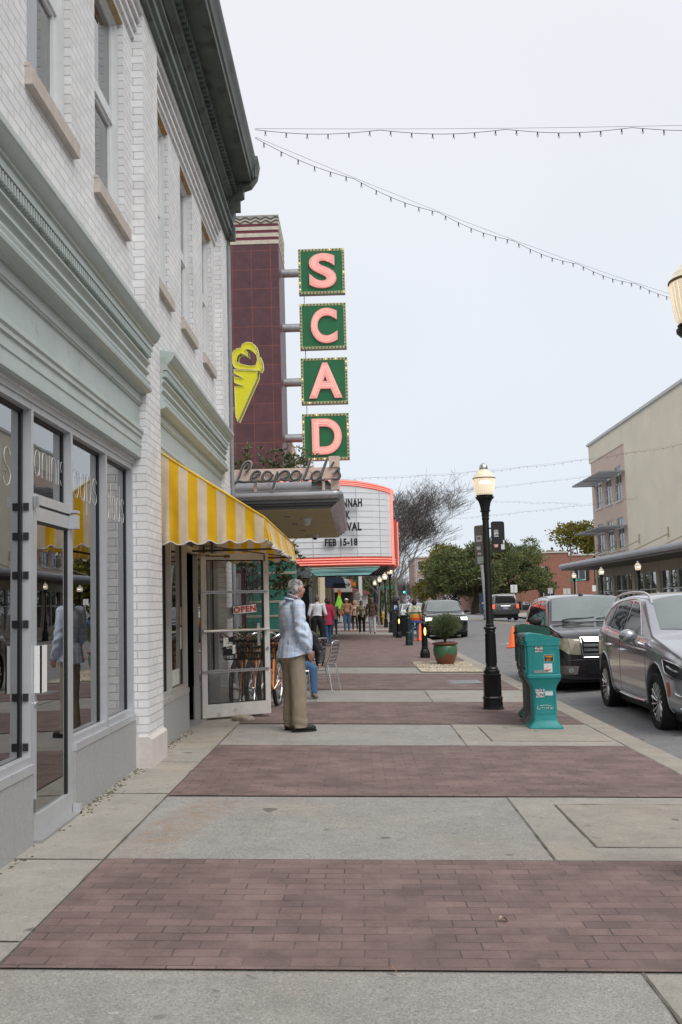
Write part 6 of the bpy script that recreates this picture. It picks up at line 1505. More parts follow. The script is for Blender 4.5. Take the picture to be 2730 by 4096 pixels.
# --- silver-grey SUV, nearest
linc=variant(SUV,winchrome=[[(1.70,1.065),(2.2,1.085),(3.0,1.11),(3.8,1.165),(4.16,1.22)],[(1.74,1.10),(2.02,1.29),(2.32,1.475),(2.6,1.53),(3.1,1.53),(3.6,1.495),(3.95,1.40),(4.18,1.25)]],lipmat=None,lip=.010)
gp=carpaint('grey_metallic_paint',(.42,.435,.47),.5,.22); linc['lipmat']=gp; linc['mirmat']=carpaint('silver_mirror_paint',(.42,.43,.45),.8,.2); linc['armmat']=linc['mirmat']
t,sf=make_car(linc,'shiny grey metallic SUV parked at the kerb, cut off by the right edge','car',(4.735,12.06,-.225),R(-1.2),'cars parked along the near kerb',gp)
mb=MB()
for s_ in (-1,1): mb.merge(sf.line([(1.52,.335),(2.2,.315),(2.95,.33)],'x',s_,.026,.012,8)); mb.merge(sf.line([(1.36,.94),(1.55,.945),(1.78,.95)],'x',s_,.02,.008,6))
mb.build('chrome_strip',M_chrome,t,smooth=True)
for s_ in (-1,1):
    mb=MB(); pts=[(s_*.66,1.98+.0,1.50)]; 
    q=[]
    for yy,dz in ((2.02,.0),(2.14,.045),(2.4,.06),(3.0,.06),(3.7,.058),(4.05,.05),(4.2,.0)):
        h=sf.t.ray_cast(Vector((s_*.645,yy,4)),Vector((0,0,-1)))[0]; q.append((s_*.645,yy,h.z+dz))
    mb.tube(catmull(q,5),.017,8); mb.build('roof_rail',pm('satin_silver_rail',(.72,.72,.73),.3,.6),t,smooth=True)
for s_ in (-1,1):
    sf.patch([(s_*.52,.78),(s_*.86,.81),(s_*.90,.74),(s_*.84,.66),(s_*.56,.68)],'y',-1,.006,.05).build('headlight',pm('dark_headlamp',(.05,.055,.06),.06,.2,var=.5,vscale=16,coat=1),t,smooth=True)
    hp=sf.patch([(.10,.80),(.42,.86),(.62,.86),(.56,.76),(.34,.69),(.12,.67)],'x',s_,.006,.05).build('headlight',pm('dark_headlamp'),t,smooth=True)
    mb=MB(); mb.merge(sf.line([(.13,.79),(.3,.835),(.60,.87)],'x',s_,.012,.010,8)); mb.merge(sf.line([(.62,.86),(.52,.73),(.34,.675),(.13,.655)],'x',s_,.012,.010,8)); mb.build('light_trim',M_chrome,t,smooth=True)
    mb=MB(); mb.merge(sf.line([(.20,.75),(.32,.77),(.45,.80)],'x',s_,.022,.014,8)); mb.build('lamp_bar',M_hlens,t,smooth=True)
    mb=MB(); mb.merge(sf.line([(.46,.62),(.44,.55),(.45,.48)],'x',s_,.035,.004,6)); mb.build('side_reflector',pm('amber_reflector',(.45,.09,.02),.2),t,smooth=True)
    mb=MB(); mb.merge(sf.line([(.06,.50),(.12,.49),(.24,.51),(.3,.54)],'x',s_,.02,.008,6)); mb.merge(sf.line([(.05,.36),(.12,.35),(.20,.355)],'x',s_,.03,.008,6)); mb.build('bumper_trim',M_chrome,t,smooth=True)
sf.patch([(-.46,.80),(.46,.80),(.42,.48),(-.42,.48)],'y',-1,.006,.08).build('grille',M_clad,t)
mb=MB()
for k in range(7): mb.merge(sf.line([(-.44+.01*k,.52+k*.042),(.44-.01*k,.52+k*.042)],'y',-1,.014,.012,8))
mb.build('grille_bars',M_chrome,t)
# antenna fin
mb=MB(); mb.sweep([(3.9,1.55),(4.1,1.545),(4.07,1.62),(4.02,1.63)],-.02,.02,'x'); mb.build('roof_fin',gp,t)
zstretch(t,.40,1.13)
# --- dark crossover behind it (front seen)
ford=variant(SUV,w=1.92,l=4.72,roof=1.66,tumble=.74,rim='ten',
 top=[(0,.84),(.05,.96),(.25,1.04),(.8,1.10),(1.18,1.14),(1.22,1.16),(1.95,1.62),(2.3,1.665),(3.4,1.66),(4.1,1.60),(4.4,1.50),(4.62,1.12),(4.70,.98),(4.72,.9)],
 belt=[(0,.74),(.05,.84),(.25,.95),(.8,1.02),(1.2,1.05),(2.2,1.08),(3.4,1.11),(4.2,1.14),(4.6,1.04),(4.72,.86)],
 plan=[(0,.80),(.05,.90),(.12,.94),(.3,.975),(.6,1),(1.2,1),(3.9,1),(4.4,.96),(4.65,.9),(4.72,.82)],
 bot=[(0,.26),(.12,.22),(.6,.22),(4.2,.24),(4.72,.40)],extra=[.6,.9,1.18,1.24,1.6,1.92,2.1,2.9,3.4,3.9,4.15,4.4,4.55],
 sidewin=[[(1.60,1.12),(1.85,1.32),(2.12,1.51),(2.4,1.56),(2.62,1.565),(2.64,1.13)],[(2.72,1.13),(2.70,1.565),(3.3,1.55),(3.5,1.52),(3.5,1.15)],[(3.58,1.15),(3.57,1.5),(3.9,1.44),(4.1,1.34),(4.1,1.18)]],
 windscreen=[(-.66,1.93),(-.79,1.30),(-.3,1.22),(.3,1.22),(.79,1.30),(.66,1.93),(.3,1.98),(-.3,1.98)],
 seams=[[(1.35,1.06),(1.3,.8),(1.36,.34)],[(2.68,1.1),(2.66,.8),(2.68,.32)],[(3.2,.50),(3.4,.80),(3.5,1.1)]],handles=[(2.5,.93),(3.3,.95)],mirror=(1.50,1.21),
 hoodlines=[[(-.62,1.1),(-.60,.6),(-.48,.16)],[(.62,1.1),(.60,.6),(.48,.16)]])
dp=carpaint('dark_plum_grey_paint',(.028,.024,.028),.4,.25); ford['mirmat']=M_clad; ford['lipmat']=dp; ford['lip']=.016; ford['hmat']=dp
t,sf=make_car(ford,'dark charcoal crossover with chrome bar grille parked behind the grey SUV','car',(4.50,18.05,-.21),R(-1.0),'cars parked along the near kerb',dp)
sf.patch([(-.50,.93),(.50,.93),(.46,.64),(-.46,.64)],'y',-1,.006,.08).build('grille',M_clad,t)
mb=MB()
for k in range(4):
    z=.675+k*.075; mb.merge(sf.patch([(-.47+.004*k,z-.022),(.47-.004*k,z-.022),(.475,z+.022),(-.475,z+.022)],'y',-1,.03,.1))
mb.build('grille_bars',M_chrome,t)
mb=MB()
for ln in ([(-.52,.94),(-.48,.63)],[(.52,.94),(.48,.63)],[(-.48,.63),(.48,.63)],[(-.52,.94),(.52,.94)]): mb.merge(sf.line(ln,'y',-1,.02,.02,8))
mb.build('grille_frame',M_chrome,t)
for s_ in (-1,1):
    sf.patch([(s_*.54,.92),(s_*.90,.945),(s_*.91,.80),(s_*.74,.685),(s_*.52,.67)],'y',-1,.012,.05).build('headlight',pm('yellowed_headlamp',(.34,.31,.22),.12,.15,var=.35,vscale=9,coat=1),t,smooth=True)
    mb=MB(); 
    for q in (([(s_*.70,.69),(s_*.73,.92)]),([(s_*.54,.915),(s_*.525,.675)])): mb.merge(sf.line(q,'y',-1,.012,.018,6))
    mb.build('lamp_divider',pm('dull_silver',(.4,.4,.38),.4,.5),t)
    sf.patch([(s_*.56,.49),(s_*.88,.50),(s_*.85,.35),(s_*.60,.35)],'y',-1,.008,.06).build('fog_lamp_surround',pm('grey_fog_surround',(.16,.15,.14),.5,.3),t)
    mb=MB(); h=sf.t.ray_cast(Vector((s_*.71,-4,.42)),Vector((0,1,0)))[0]; mb.lathe([(.05,-.02),(.052,.0),(.04,.005)],18,(h.x,h.y-.005,h.z),0,'y'); mb.build('fog_lamp',M_hlens,t)
sf.patch([(-.42,.52),(.42,.52),(.42,.34),(-.42,.34)],'y',-1,.006,.1).build('lower_grille',M_black,t)
mb=MB(); mb.merge(sf.line([(-.86,.58),(-.4,.59),(0,.59),(.4,.59),(.86,.58)],'y',-1,.012,.0,10)); mb.merge(sf.line([(-.86,.22),(0,.225),(.86,.22)],'y',-1,.012,.0,10)); mb.build('bumper_creases',M_black,t)
mb=MB()
for (x0,x1) in ((-.60,.02),(.06,.62)):
    q=[]
    for i in range(7):
        x=x0+(x1-x0)*i/6; y=1.27+.05*i/6; h=sf.t.ray_cast(Vector((x,y,4)),Vector((0,0,-1)))[0]; q.append((x,y,h.z+.022+.01*math.sin(i)))
    mb.tube(q,.012,5)
mb.build('wipers',M_black,t)
mb=MB(); h=sf.t.ray_cast(Vector((-.05,2.12,4)),Vector((0,0,-1)))[0]; mb.lathe([(.05,0),(.04,.02),(.015,.04),(.0,.045)],12,tuple(h)); mb.tube([tuple(h+Vector((0,0,.03))),tuple(h+Vector((-.04,.12,.20)))],.004,5); mb.build('roof_aerial',M_black,t)
for s_ in (-1,1):
    mb=MB(); q=[]
    for yy in (2.0,2.5,3.2,4.0): h=sf.t.ray_cast(Vector((s_*.66,yy,4)),Vector((0,0,-1)))[0]; q.append((s_*.66,yy,h.z+.008))
    mb.tube(q,.008,6); mb.build('roof_trim',M_chrome,t)
mb=MB(); h=sf.t.ray_cast(Vector((0,.32,4)),Vector((0,0,-1)))[0]; mb.lathe([(.012,0),(.012,.012),(0,.014)],8,tuple(h)); mb.build('hood_badge',M_chrome,t)
zstretch(t,.40,1.09)
# --- black SUV pulled in at the kerb with lamps lit
jeep=variant(ford,w=1.98,l=4.95,roof=1.78,tumble=.76,wheels=(.95,3.95),wr=.39,arch=.46,rim='black',
 top=[(0,.92),(.05,1.06),(.25,1.12),(.8,1.16),(1.22,1.19),(1.26,1.21),(1.95,1.72),(2.3,1.77),(3.6,1.77),(4.5,1.72),(4.75,1.5),(4.9,1.2),(4.95,1.0)],
 belt=[(0,.86),(.05,.96),(.25,1.04),(.8,1.09),(1.2,1.12),(2.2,1.14),(3.6,1.16),(4.6,1.16),(4.9,1.1),(4.95,.9)],
 plan=[(0,.86),(.05,.93),(.12,.96),(.3,.98),(.6,1),(1.2,1),(4.2,1),(4.7,.96),(4.95,.9)],bot=[(0,.34),(.12,.28),(.6,.26),(4.4,.28),(4.95,.42)],
 extra=[.6,.9,1.22,1.28,1.6,1.92,2.1,2.9,3.6,4.2,4.5,4.72],
 sidewin=[[(1.60,1.18),(1.85,1.38),(2.1,1.60),(2.4,1.65),(2.66,1.655),(2.68,1.19)],[(2.76,1.19),(2.74,1.655),(3.5,1.65),(3.5,1.2)],[(3.6,1.2),(3.58,1.65),(4.3,1.6),(4.45,1.3)]],
 windscreen=[(-.68,1.93),(-.82,1.34),(-.3,1.26),(.3,1.26),(.82,1.34),(.68,1.93),(.3,1.98),(-.3,1.98)],handles=[(2.5,1.0),(3.4,1.0)],mirror=(1.52,1.24),parked=True,
 seams=[[(1.35,1.1),(1.36,.4)],[(2.72,1.15),(2.72,.4)]])
bp_=carpaint('gloss_black_paint',(.012,.012,.014),.3,.22); jeep['mirmat']=M_clad; jeep['lipmat']=M_clad; jeep['lip']=.03; jeep['hmat']=bp_
t,sf=make_car(jeep,'black SUV with headlights on at the kerb behind the potted shrub','car',(4.0,45.3,-.19),R(0),'cars parked along the near kerb',bp_)
sf.patch([(-.62,.98),(.62,.98),(.60,.82),(-.60,.82)],'y',-1,.006,.1).build('grille',M_black,t)
mb=MB()
for k in range(8): mb.merge(sf.line([(-.56+k*.16,.83),(-.56+k*.16,.97)],'y',-1,.02,.012,4))
mb.build('grille_bars',M_clad,t)
for s_ in (-1,1):
    sf.patch([(s_*.64,.98),(s_*.94,.98),(s_*.94,.84),(s_*.66,.86)],'y',-1,.010,.05).build('headlight',pm('lit_headlight',(.7,.8,.75),.2,emit=(.85,1,.95),es=1.8),t)
mb=MB(); 
for q in ([(-.9,.72),(.9,.72)],[(-.9,.45),(.9,.45)]): mb.merge(sf.line(q,'y',-1,.03,.0,8))
mb.build('bumper_creases',M_clad,t)
for s_ in (-1,1):
    mb=MB(); mb.tube([(s_*.68,2.2,1.79),(s_*.68,2.5,1.82),(s_*.68,4.1,1.82),(s_*.68,4.4,1.76)],.015,6); mb.build('roof_rail',M_clad,t)
# --- grey SUV driving away (rear seen)
tah=variant(jeep,w=1.98,l=5.2,roof=1.88,tumble=.80,rim='five',parked=False,
 top=[(0,.95),(.05,1.04),(.3,1.1),(1.2,1.16),(1.26,1.2),(1.95,1.80),(2.3,1.87),(4.6,1.87),(4.98,1.82),(5.12,1.40),(5.17,1.15),(5.2,1.05)],
 belt=[(0,.88),(.3,1.04),(1.2,1.1),(2.2,1.13),(4.6,1.15),(5.12,1.14),(5.2,1.0)],plan=[(0,.86),(.1,.95),(.6,1),(4.7,1),(5.1,.97),(5.2,.93)],bot=[(0,.36),(.3,.30),(4.7,.32),(5.2,.45)],extra=[.6,.9,1.22,1.28,1.92,2.1,2.9,3.8,4.6,4.85,4.98,5.1],
 wheels=(1.0,4.05),sidewin=[[(1.6,1.2),(2.1,1.68),(2.66,1.72),(2.68,1.2)],[(2.76,1.2),(2.74,1.72),(3.6,1.72),(3.6,1.2)],[(3.7,1.2),(3.7,1.72),(4.7,1.68),(4.8,1.22)]],rearwin=[(-.72,1.22),(-.66,1.74),(.66,1.74),(.72,1.22)],rw_axis='y',
 seams=[[(1.35,1.1),(1.36,.4)]],mirror=(1.55,1.26),handles=[(2.5,1.0)])
tp=carpaint('warm_grey_paint',(.14,.135,.13),.5,.3); tah['mirmat']=tp; tah['hmat']=tp; tah['lipmat']=tp
t,sf=make_car(tah,'grey SUV driving away with red tail lights lit, in front of the live oak','car',(10.35,75.3,.06),math.pi,None,tp)
for s_ in (-1,1):
    sf.patch([(s_*.76,1.14),(s_*.90,1.14),(s_*.90,.86),(s_*.78,.86)],'y',1,.010,.05).build('tail_light',pm('lit_tail_light',(.7,.03,.01),.3,emit=(1,.07,.02),es=1.8),t)
sf.patch([(-.17,.98),(.17,.98),(.17,.80),(-.17,.80)],'y',1,.010,.1).build('licence_plate',pm('pale_blue_plate',(.35,.42,.55),.5),t)
mb=MB(); mb.merge(sf.line([(-.33,1.03),(.33,1.03)],'y',1,.04,.012,6)); mb.build('tailgate_trim',M_chrome,t)
mb=MB(); mb.merge(sf.patch([(-.95,.72),(.95,.72),(.93,.48),(-.93,.48)],'y',1,.03,.12)); mb.build('rear_bumper',pm('grey_bumper_plastic',(.07,.07,.07),.6),t)
# --- simple sedan / hatch shapes for the farther cars
sed=variant(SUV,w=1.82,l=4.6,roof=1.46,tumble=.70,wheels=(.9,3.65),wr=.33,arch=.38,rim='five',
 top=[(0,.62),(.05,.72),(.35,.84),(.9,.92),(1.25,.96),(1.3,.98),(2.1,1.40),(2.5,1.45),(3.1,1.42),(3.85,1.06),(4.1,1.04),(4.5,1.0),(4.6,.8)],
 belt=[(0,.58),(.35,.78),(.9,.86),(1.3,.90),(3.4,.96),(4.2,.98),(4.6,.76)],bot=[(0,.26),(.12,.2),(4.2,.22),(4.6,.34)],
 extra=[.6,.9,1.25,1.32,1.7,2.08,2.3,2.9,3.2,3.5,3.8,4.1,4.3],sidewin=[[(1.75,.96),(2.2,1.30),(2.55,1.35),(2.6,.97)],[(2.68,.97),(2.64,1.35),(3.1,1.32),(3.5,1.08),(3.45,1.0)]],
 windscreen=[(-.6,2.05),(-.7,1.36),(0,1.30),(.7,1.36),(.6,2.05),(0,2.1)],rearwin=[(-.6,3.2),(-.64,3.75),(.64,3.75),(.6,3.2)],seams=[[(2.64,.95),(2.64,.3)],[(1.5,.9),(1.5,.3)]],handles=[(2.5,.86)],mirror=(1.6,.98))
def simple(sp,label,loc,rot,paint,grp,front=True,lit=False):
    sp=variant(sp,mirmat=paint,hmat=paint,lipmat=paint); t,sf=make_car(sp,label,'car',loc,rot,grp,paint)
    zt=interp(sp['belt'],.1)
    for s_ in (-1,1):
        sf.patch([(s_*.52,zt-.02),(s_*.80,zt-.02),(s_*.80,zt-.14),(s_*.54,zt-.13)],'y',-1,.010,.08).build('headlight',pm('lit_headlight') if lit else M_hlens,t)
        zr=interp(sp['belt'],sp['l']-.1); sf.patch([(s_*.60,zr-.04),(s_*.84,zr-.04),(s_*.84,zr-.18),(s_*.62,zr-.16)],'y',1,.010,.08).build('tail_light',M_red,t)
    sf.patch([(-.46,zt-.06),(.46,zt-.06),(.40,zt-.2),(-.40,zt-.2)],'y',-1,.006,.1).build('grille',M_clad,t)
    return t
pw=carpaint('white_car_paint',(.62,.63,.64),.0,.3); ps=carpaint('silver_car_paint',(.42,.43,.45),.7,.3); pr_=carpaint('red_car_paint',(.28,.01,.015),.2,.3); pb=carpaint('blue_car_paint',(.03,.10,.22),.4,.3)
w1=simple(SUV,'white crossover parked beyond the parking meter',(4.05,62,-.19),0,pw,'cars parked along the near kerb')
dup(w1,(4.1,74,-.19),0,'second white crossover farther along the near kerb')
s1_=simple(sed,'white hatchback standing in the road left of the big live oak',(13.5,100,-.17),math.pi,pw,None)
s1_['label']='pale sedan seen from behind, left of the live oak trunk'
dk=simple(sed,'dark sedan far off beyond the black SUV',(4.3,90,-.18),0,carpaint('dark_blue_paint',(.02,.025,.04),.4,.3),'cars parked along the near kerb')
dup(dk,(7.2,120,-.02),math.pi,'far dark car at the traffic light')
# cars parked along the opposite kerb (seen mirrored in the shop windows and behind the dark crossover)
wc=simple(SUV,'silver SUV parked across the street under the cream canopy',(13.85,33,-.2),math.pi,ps,'cars parked along the opposite kerb')
rc=simple(sed,'red sedan parked across the street, mirrored in the shop window',(13.85,25.5,-.2),math.pi,pr_,'cars parked along the opposite kerb')
bc=simple(sed,'blue sedan parked across the street, mirrored in the shop window',(13.9,18,-.2),math.pi,pb,'cars parked along the opposite kerb')
dup(wc,(13.9,47,-.2),math.pi,'silver SUV parked across the street nearer the middle of the canopy')
dup(bc,(13.9,73,-.2),math.pi,'blue sedan across the street just behind the dark crossover')
dup(dk,(24.5,134.5,-.1),R(90),'black car parked by the red brick building')
# ================================================================ TREES
M_bark=pm('grey_bark',(.20,.175,.155),.95,var=.35,vscale=9,bump=.5,bscale=30)
M_twig=pm('brown_grey_twigs',(.10,.085,.078),.95,var=.2)
def bare_tree(label,loc,seed,h,spread,lean=(0,0),levels=5,trunk=.16,name='bare_tree',grp='bare winter trees along the pavement',first=.30,dens=1.0):
    rr=random.Random(seed); t=thing(name,label,'tree',loc,0,grp); tk=MB(); lb=MB(); tw=MB()
    def br(p,d,l,r,lev):
        n=max(2,5-lev//2); pts=[p]; rs=[r]; cur=p.copy(); dd=d.copy()
        for i in range(n):
            jn=.12 if lev<2 else .07; dd=(dd+Vector((rr.gauss(0,jn),rr.gauss(0,jn),rr.gauss(.02,jn*.7)))).normalized(); cur=cur+dd*l/n; pts.append(cur.copy()); rs.append(max(.0075,r*(1-.55*(i+1)/n)))
        mb=tk if lev==0 else (lb if lev<3 else tw)
        mb.tube(pts,rs,8 if lev==0 else (6 if lev<3 else 3),caps=False)
        if lev>=levels: return
        k={0:4,1:5,2:5,3:5,4:4,5:3}.get(lev,3); k=max(2,int(k*dens+.5))
        for j in range(k):
            u=1 if j==0 else rr.uniform(.35,1.0); i=min(n-1,int(u*n)); q=pts[i]+(pts[i+1]-pts[i])*(u*n-i) if i<n else pts[-1]
            ax=Vector((rr.gauss(0,1),rr.gauss(0,1),rr.gauss(0,.35))); ax.z=abs(ax.z)*.5; ax.normalize()
            sp=rr.uniform(.55,.95) if lev==0 else rr.uniform(.45,.9)
            nd=(dd*(1-sp*.5)+ax*sp*spread+Vector((lean[0],lean[1],.30))*(.35 if lev<2 else .22)).normalized()
            br(q,nd,l*rr.uniform(.58,.80) if lev else l*rr.uniform(.8,1.15),rs[i]*rr.uniform(.5,.72),lev+1)
    br(Vector((0,0,-.05)),Vector((lean[0]*.25,lean[1]*.25,1)).normalized(),h*first,trunk,0)
    tk.build('trunk',M_bark,t,smooth=True,auto=0,recalc=False); lb.build('branches',M_bark,t,smooth=True,auto=0,recalc=False); tw.build('twigs',M_twig,t,recalc=False)
    return t
bt=bare_tree('large bare tree spreading over the street right of the theatre marquee',(3.02,75,gz(3)),11,12.8,1.15,(.60,0),6,.20,first=.27,dens=.9)
b2=bare_tree('slim bare tree among the far street lamps',(1.5,71,gz(1.5)),4,6.4,.8,(-.35,0),5,.10,first=.42)
b3=bare_tree('thin bare tree beyond the farthest street lamps',(2.3,90,gz(2.3)),8,7.5,.9,(-.1,0),5,.12,first=.40)
far_m=[(4.0,215,9.0,9),(8.5,240,9.5,13),(2.0,190,9,12),(12.5,250,9.5,5),(-2,230,10,15),(17,190,6,6),(6,300,12,21),(19,170,5.5,8),(5.5,205,9.5,3),(10.5,228,9,17),(7,190,7.5,19),(3,260,10.5,23),(12,180,6.5,2),(0.5,210,8,25)]
src=None
for i,(x,y,h,sd) in enumerate(far_m):
    lab=['bare tree far down the street under the traffic light','leafless tree at the end of the street','bare tree at left of the far roadway','bare tree in front of the pinkish brick building','bare tree beyond the cafe','small bare shrubby tree left of the live oak','most distant bare tree closing the street','small bare tree beside the live oak','bare tree just left of the traffic light','bare tree just right of the traffic light','smallest bare tree under the traffic light','tall bare tree behind the traffic light','low bare tree between pale poles and live oak','bare tree over the far cars'][i]
    if i<3: src=bare_tree(lab,(x,y,-.2),sd,h,1.1,(0,0),5,.22,grp='distant bare trees',first=.28)
    else: dup(src,(x,y,-.2),sd*1.3,lab,'distant bare trees',scale=h/9.)
# evergreen trees
def oak(label,loc,seed,clumps,trunk,leafs,mats,name='live_oak',ls=.26,lw=.07,limbs=True,grp=None):
    rr=random.Random(seed); t=thing(name,label,'tree',loc,0,grp); tk=MB()
    top=Vector((clumps[0][0]*.2,0,trunk[1])); tk.tube([(0,0,-.1),(.05,0,trunk[1]*.5),tuple(top)],[trunk[0]*1.25,trunk[0],trunk[0]*.85],10); tk.build('trunk',pm('dark_oak_bark',(.075,.06,.05),.95,var=.3,vscale=6,bump=.5),t,smooth=True)
    if limbs:
        lb=MB()
        for c in clumps:
            m=Vector((c[0]*.45,c[1]*.45,trunk[1]+(c[2]-trunk[1])*.35)); lb.tube(catmull([top,m,(c[0],c[1],c[2])],4),[trunk[0]*.5*(1-.09*i) for i in range(9)],6)
        lb.build('limbs',pm('dark_oak_bark'),t,smooth=True)
    mb=MB()
    for (x,y,z,rx,ry,rz,n) in clumps: foliage(mb,x,y,z,rx,ry,rz,int(n*leafs),ls,lw,rr,len(mats),.45,lump=.5)
    mb.build('crown',mats,t,recalc=False); return t
oakm=[leafmat('oak_leaf_dark',(.07,.095,.05)),leafmat('oak_leaf_mid',(.125,.16,.075)),leafmat('oak_leaf_light',(.19,.225,.11)),leafmat('oak_leaf_olive',(.23,.215,.08))]
cl=[];rr=random.Random(3)
for k in range(64):
    a=rr.uniform(0,6.28); q=math.sqrt(rr.random()); x=7.6*q*math.cos(a)+1.7; y=6*q*math.sin(a)
    e=math.sqrt(max(0,1-(q*.95)**2)); z=3.2+1.1*q*.3+rr.random()**.7*5.6*e; 
    cl.append((x,y,z,rr.uniform(1.2,1.9),rr.uniform(1.2,1.8),rr.uniform(.7,1.15),1))
for k in range(16): 
    u=k/15; cl.append((-5.3+14.6*u,rr.uniform(-3,1),2.9+.7*rr.random()+.9*math.sin(u*9)*.3,1.15,1.3,.65,.7))
oak('big spreading live oak in the middle of the street view, right of the near lamp',(15.0,128,-.1),2,cl,(.50,2.3),800,oakm,ls=.36,lw=.085)
def crown(k,seed,rx,ry,z0,z1,cr):
    rr=random.Random(seed); c=[]
    for i in range(k):
        a=rr.uniform(0,6.28); q=math.sqrt(rr.random()); e=math.sqrt(max(0.05,1-q*q)); z=z0+(z1-z0)*rr.random()*e
        c.append((rx*q*math.cos(a),ry*q*math.sin(a),z,cr*rr.uniform(.8,1.2),cr,cr*rr.uniform(.6,.9),1))
    return c
olive=[leafmat('olive_leaf_dark',(.11,.115,.03)),leafmat('olive_leaf',(.20,.19,.045)),leafmat('olive_leaf_yellow',(.30,.25,.06))]
oak('yellow-green tree rising behind the cream building and brick roof',(36.5,162,-.2),5,crown(40,4,7.0,5,3,13,2.4),(.35,4),800,olive,'broadleaf_tree',.55,.16)
oak('yellowish evergreen behind the left half of the live oak',(14.5,150,-.2),9,crown(24,6,4.8,4,3,10.6,1.8),(.35,4),700,olive,'broadleaf_tree',.40,.10)
oak('tall thin-leaved tree behind the right half of the live oak',(28.5,168,-.2),19,crown(20,7,4.2,4,4,12.4,1.6),(.3,4),520,[oakm[1],oakm[2],olive[0]],'broadleaf_tree',.36,.08)
oak('dark evergreen beyond the orange cafe',(.9,105,-.1),29,crown(24,8,2.6,3,2.6,6.4,1.2),(.25,2.5),420,oakm[:3],'evergreen_tree',.28,.07)
oak('dark evergreen low behind the white post',(2.4,125,-.1),31,crown(18,9,2.4,3,1.2,5.4,1.3),(.25,2),380,oakm[:3],'evergreen_tree',.28,.07)
# magnolia between parlour canopy and theatre
rr=random.Random(12)
t=thing('magnolia_tree','small glossy-leaved magnolia growing behind the parlour canopy and its sign','tree',(-3.0,25.9,gz(-3)))
tk=MB(); tk.tube([(0,0,-.05),(.05,0,1.0),(.0,.05,2.0),(.1,0,3.2)],[.07,.06,.05,.04],8); tk.build('trunk',pm('smooth_grey_bark',(.25,.24,.22),.9,var=.2,vscale=8),t,smooth=True)
lb=MB(); cen=[]
for k in range(30):
    a=rr.uniform(0,6.28); z=rr.uniform(1.9,5.3); q=rr.uniform(.35,1.5)*(1-.16*abs(z-3.4)); e=Vector((.5+q*math.cos(a)*1.05,q*math.sin(a)*.8,z)); s=Vector((.03,0,max(1.3,z-1.2))); lb.tube(catmull([s,(s+e)/2+Vector((0,0,-.15)),e],3),[.025,.022,.02,.017,.014,.012,.01],5); cen.append(e)
lb.build('branches',pm('smooth_grey_bark'),t,smooth=True)
def rosette(mb,p,n,l,rr,mats):
    for k in range(n):
        d=Vector((rr.gauss(0,1),rr.gauss(0,1),rr.gauss(.25,.7))).normalized(); s_=d.cross(Vector((rr.gauss(0,1),rr.gauss(0,1),rr.gauss(0,1)))).normalized()*l*.2
        L_=l*rr.uniform(.7,1.2); b=p+d*L_*.5+Vector((0,0,-.01)); e=p+d*L_; mb.add([p+d*.02,b+s_,e,b-s_],[(0,1,2,3)],rr.randrange(mats))
mb=MB()
for c in cen:
    for j in range(22):
        q=c+Vector((rr.gauss(0,.22),rr.gauss(0,.22),rr.gauss(0,.17))); rosette(mb,q,9,.15,rr,4)
for j in range(70):
    q=Vector((rr.uniform(-.5,2.0),rr.uniform(-.6,.6),5.15+.35*math.sin(j*.9)-.0+rr.gauss(0,.12))); rosette(mb,q,9,.15,rr,4)
mb.build('crown',[leafmat('magnolia_leaf_dark',(.06,.08,.04)),leafmat('magnolia_leaf',(.11,.135,.065)),leafmat('magnolia_leaf_pale',(.16,.18,.11)),leafmat('magnolia_leaf_rust',(.16,.10,.055))],t,recalc=False)
# far hedge mass at street end, small plant by parlour
mb=MB(); rr=random.Random(1)
for k in range(46): foliage(mb,-60+k*6+rr.uniform(-2,2),330+rr.uniform(-15,15),rr.uniform(1,4),5,4,rr.uniform(2.5,5.2),230,1.5,.45,rr,2,.3)
o=mb.build('distant_woods',[leafmat('distant_grey_wood',(.10,.095,.095)),leafmat('distant_brown_wood',(.12,.105,.10))],recalc=False); o['kind']='stuff'
t=thing('plant','leafy green plant in a dark pot by the parlour door','potted plant',(-2.05,18.6,gz(-2))); mb=MB(); foliage(mb,0,0,.88,.22,.22,.2,700,.08,.014,random.Random(4),3,.3); mb.build('foliage',shrubm,t,recalc=False); mb=MB(); mb.lathe([(.10,0),(.15,.3),(.16,.62),(.17,.68)],16); mb.build('pot',pm('dark_pot',(.06,.05,.045),.6),t,smooth=True)
mb=MB(); foliage(mb,0,0,.55,.9,.6,.55,2500,.09,.02,random.Random(6),3,.5); o=mb.build('hedge_shrub',oakm[:3],recalc=False); o.location=(26.8,131,-.1); tag(o,'dark clipped shrub beside the person in blue, by the brick building','shrub')
# traffic light, poles
t=thing('traffic_light','green traffic light hanging over the far junction','traffic light',(7.05,150,3.05)); mb=MB(); mb.box(-.17,.17,-.1,.1,-.15,.95); mb.build('housing',M_black,t); mb=MB(); mb.sphere((0,-.12,.05),.15,12); mb.build('green_lamp',pm('green_signal',(.05,.8,.6),.3,emit=(.05,1,.65),es=2.5),t,smooth=True); mb=MB(); mb.tube([(-9,0,2.8),(0,0,2.0),(10,0,2.8)],.02,4); mb.tube([(0,0,.95),(0,0,2.0)],.02,4); mb.build('span_wire',M_black,t)
def pole(label,loc,h,r,m,lean=0,extra=None):
    t=thing('utility_pole',label,'pole',loc,0,'poles along the street'); mb=MB(); mb.tube([(0,0,0),(lean,0,h)],[r,r*.7],8); mb.build('shaft',m,t,smooth=True)
    if extra: q=MB(); extra(q); q.build('crossarm',m,t)
    return t
gpole=pm('pale_grey_pole',(.40,.41,.42),.6,var=.1)
pole('leaning pale grey pole rising behind the grey SUV',(9.15,71,.05),6.15,.13,gpole,-.38,lambda q:q.tube([(-.12,0,3.0),(-.55,0,3.05)],.03,5))
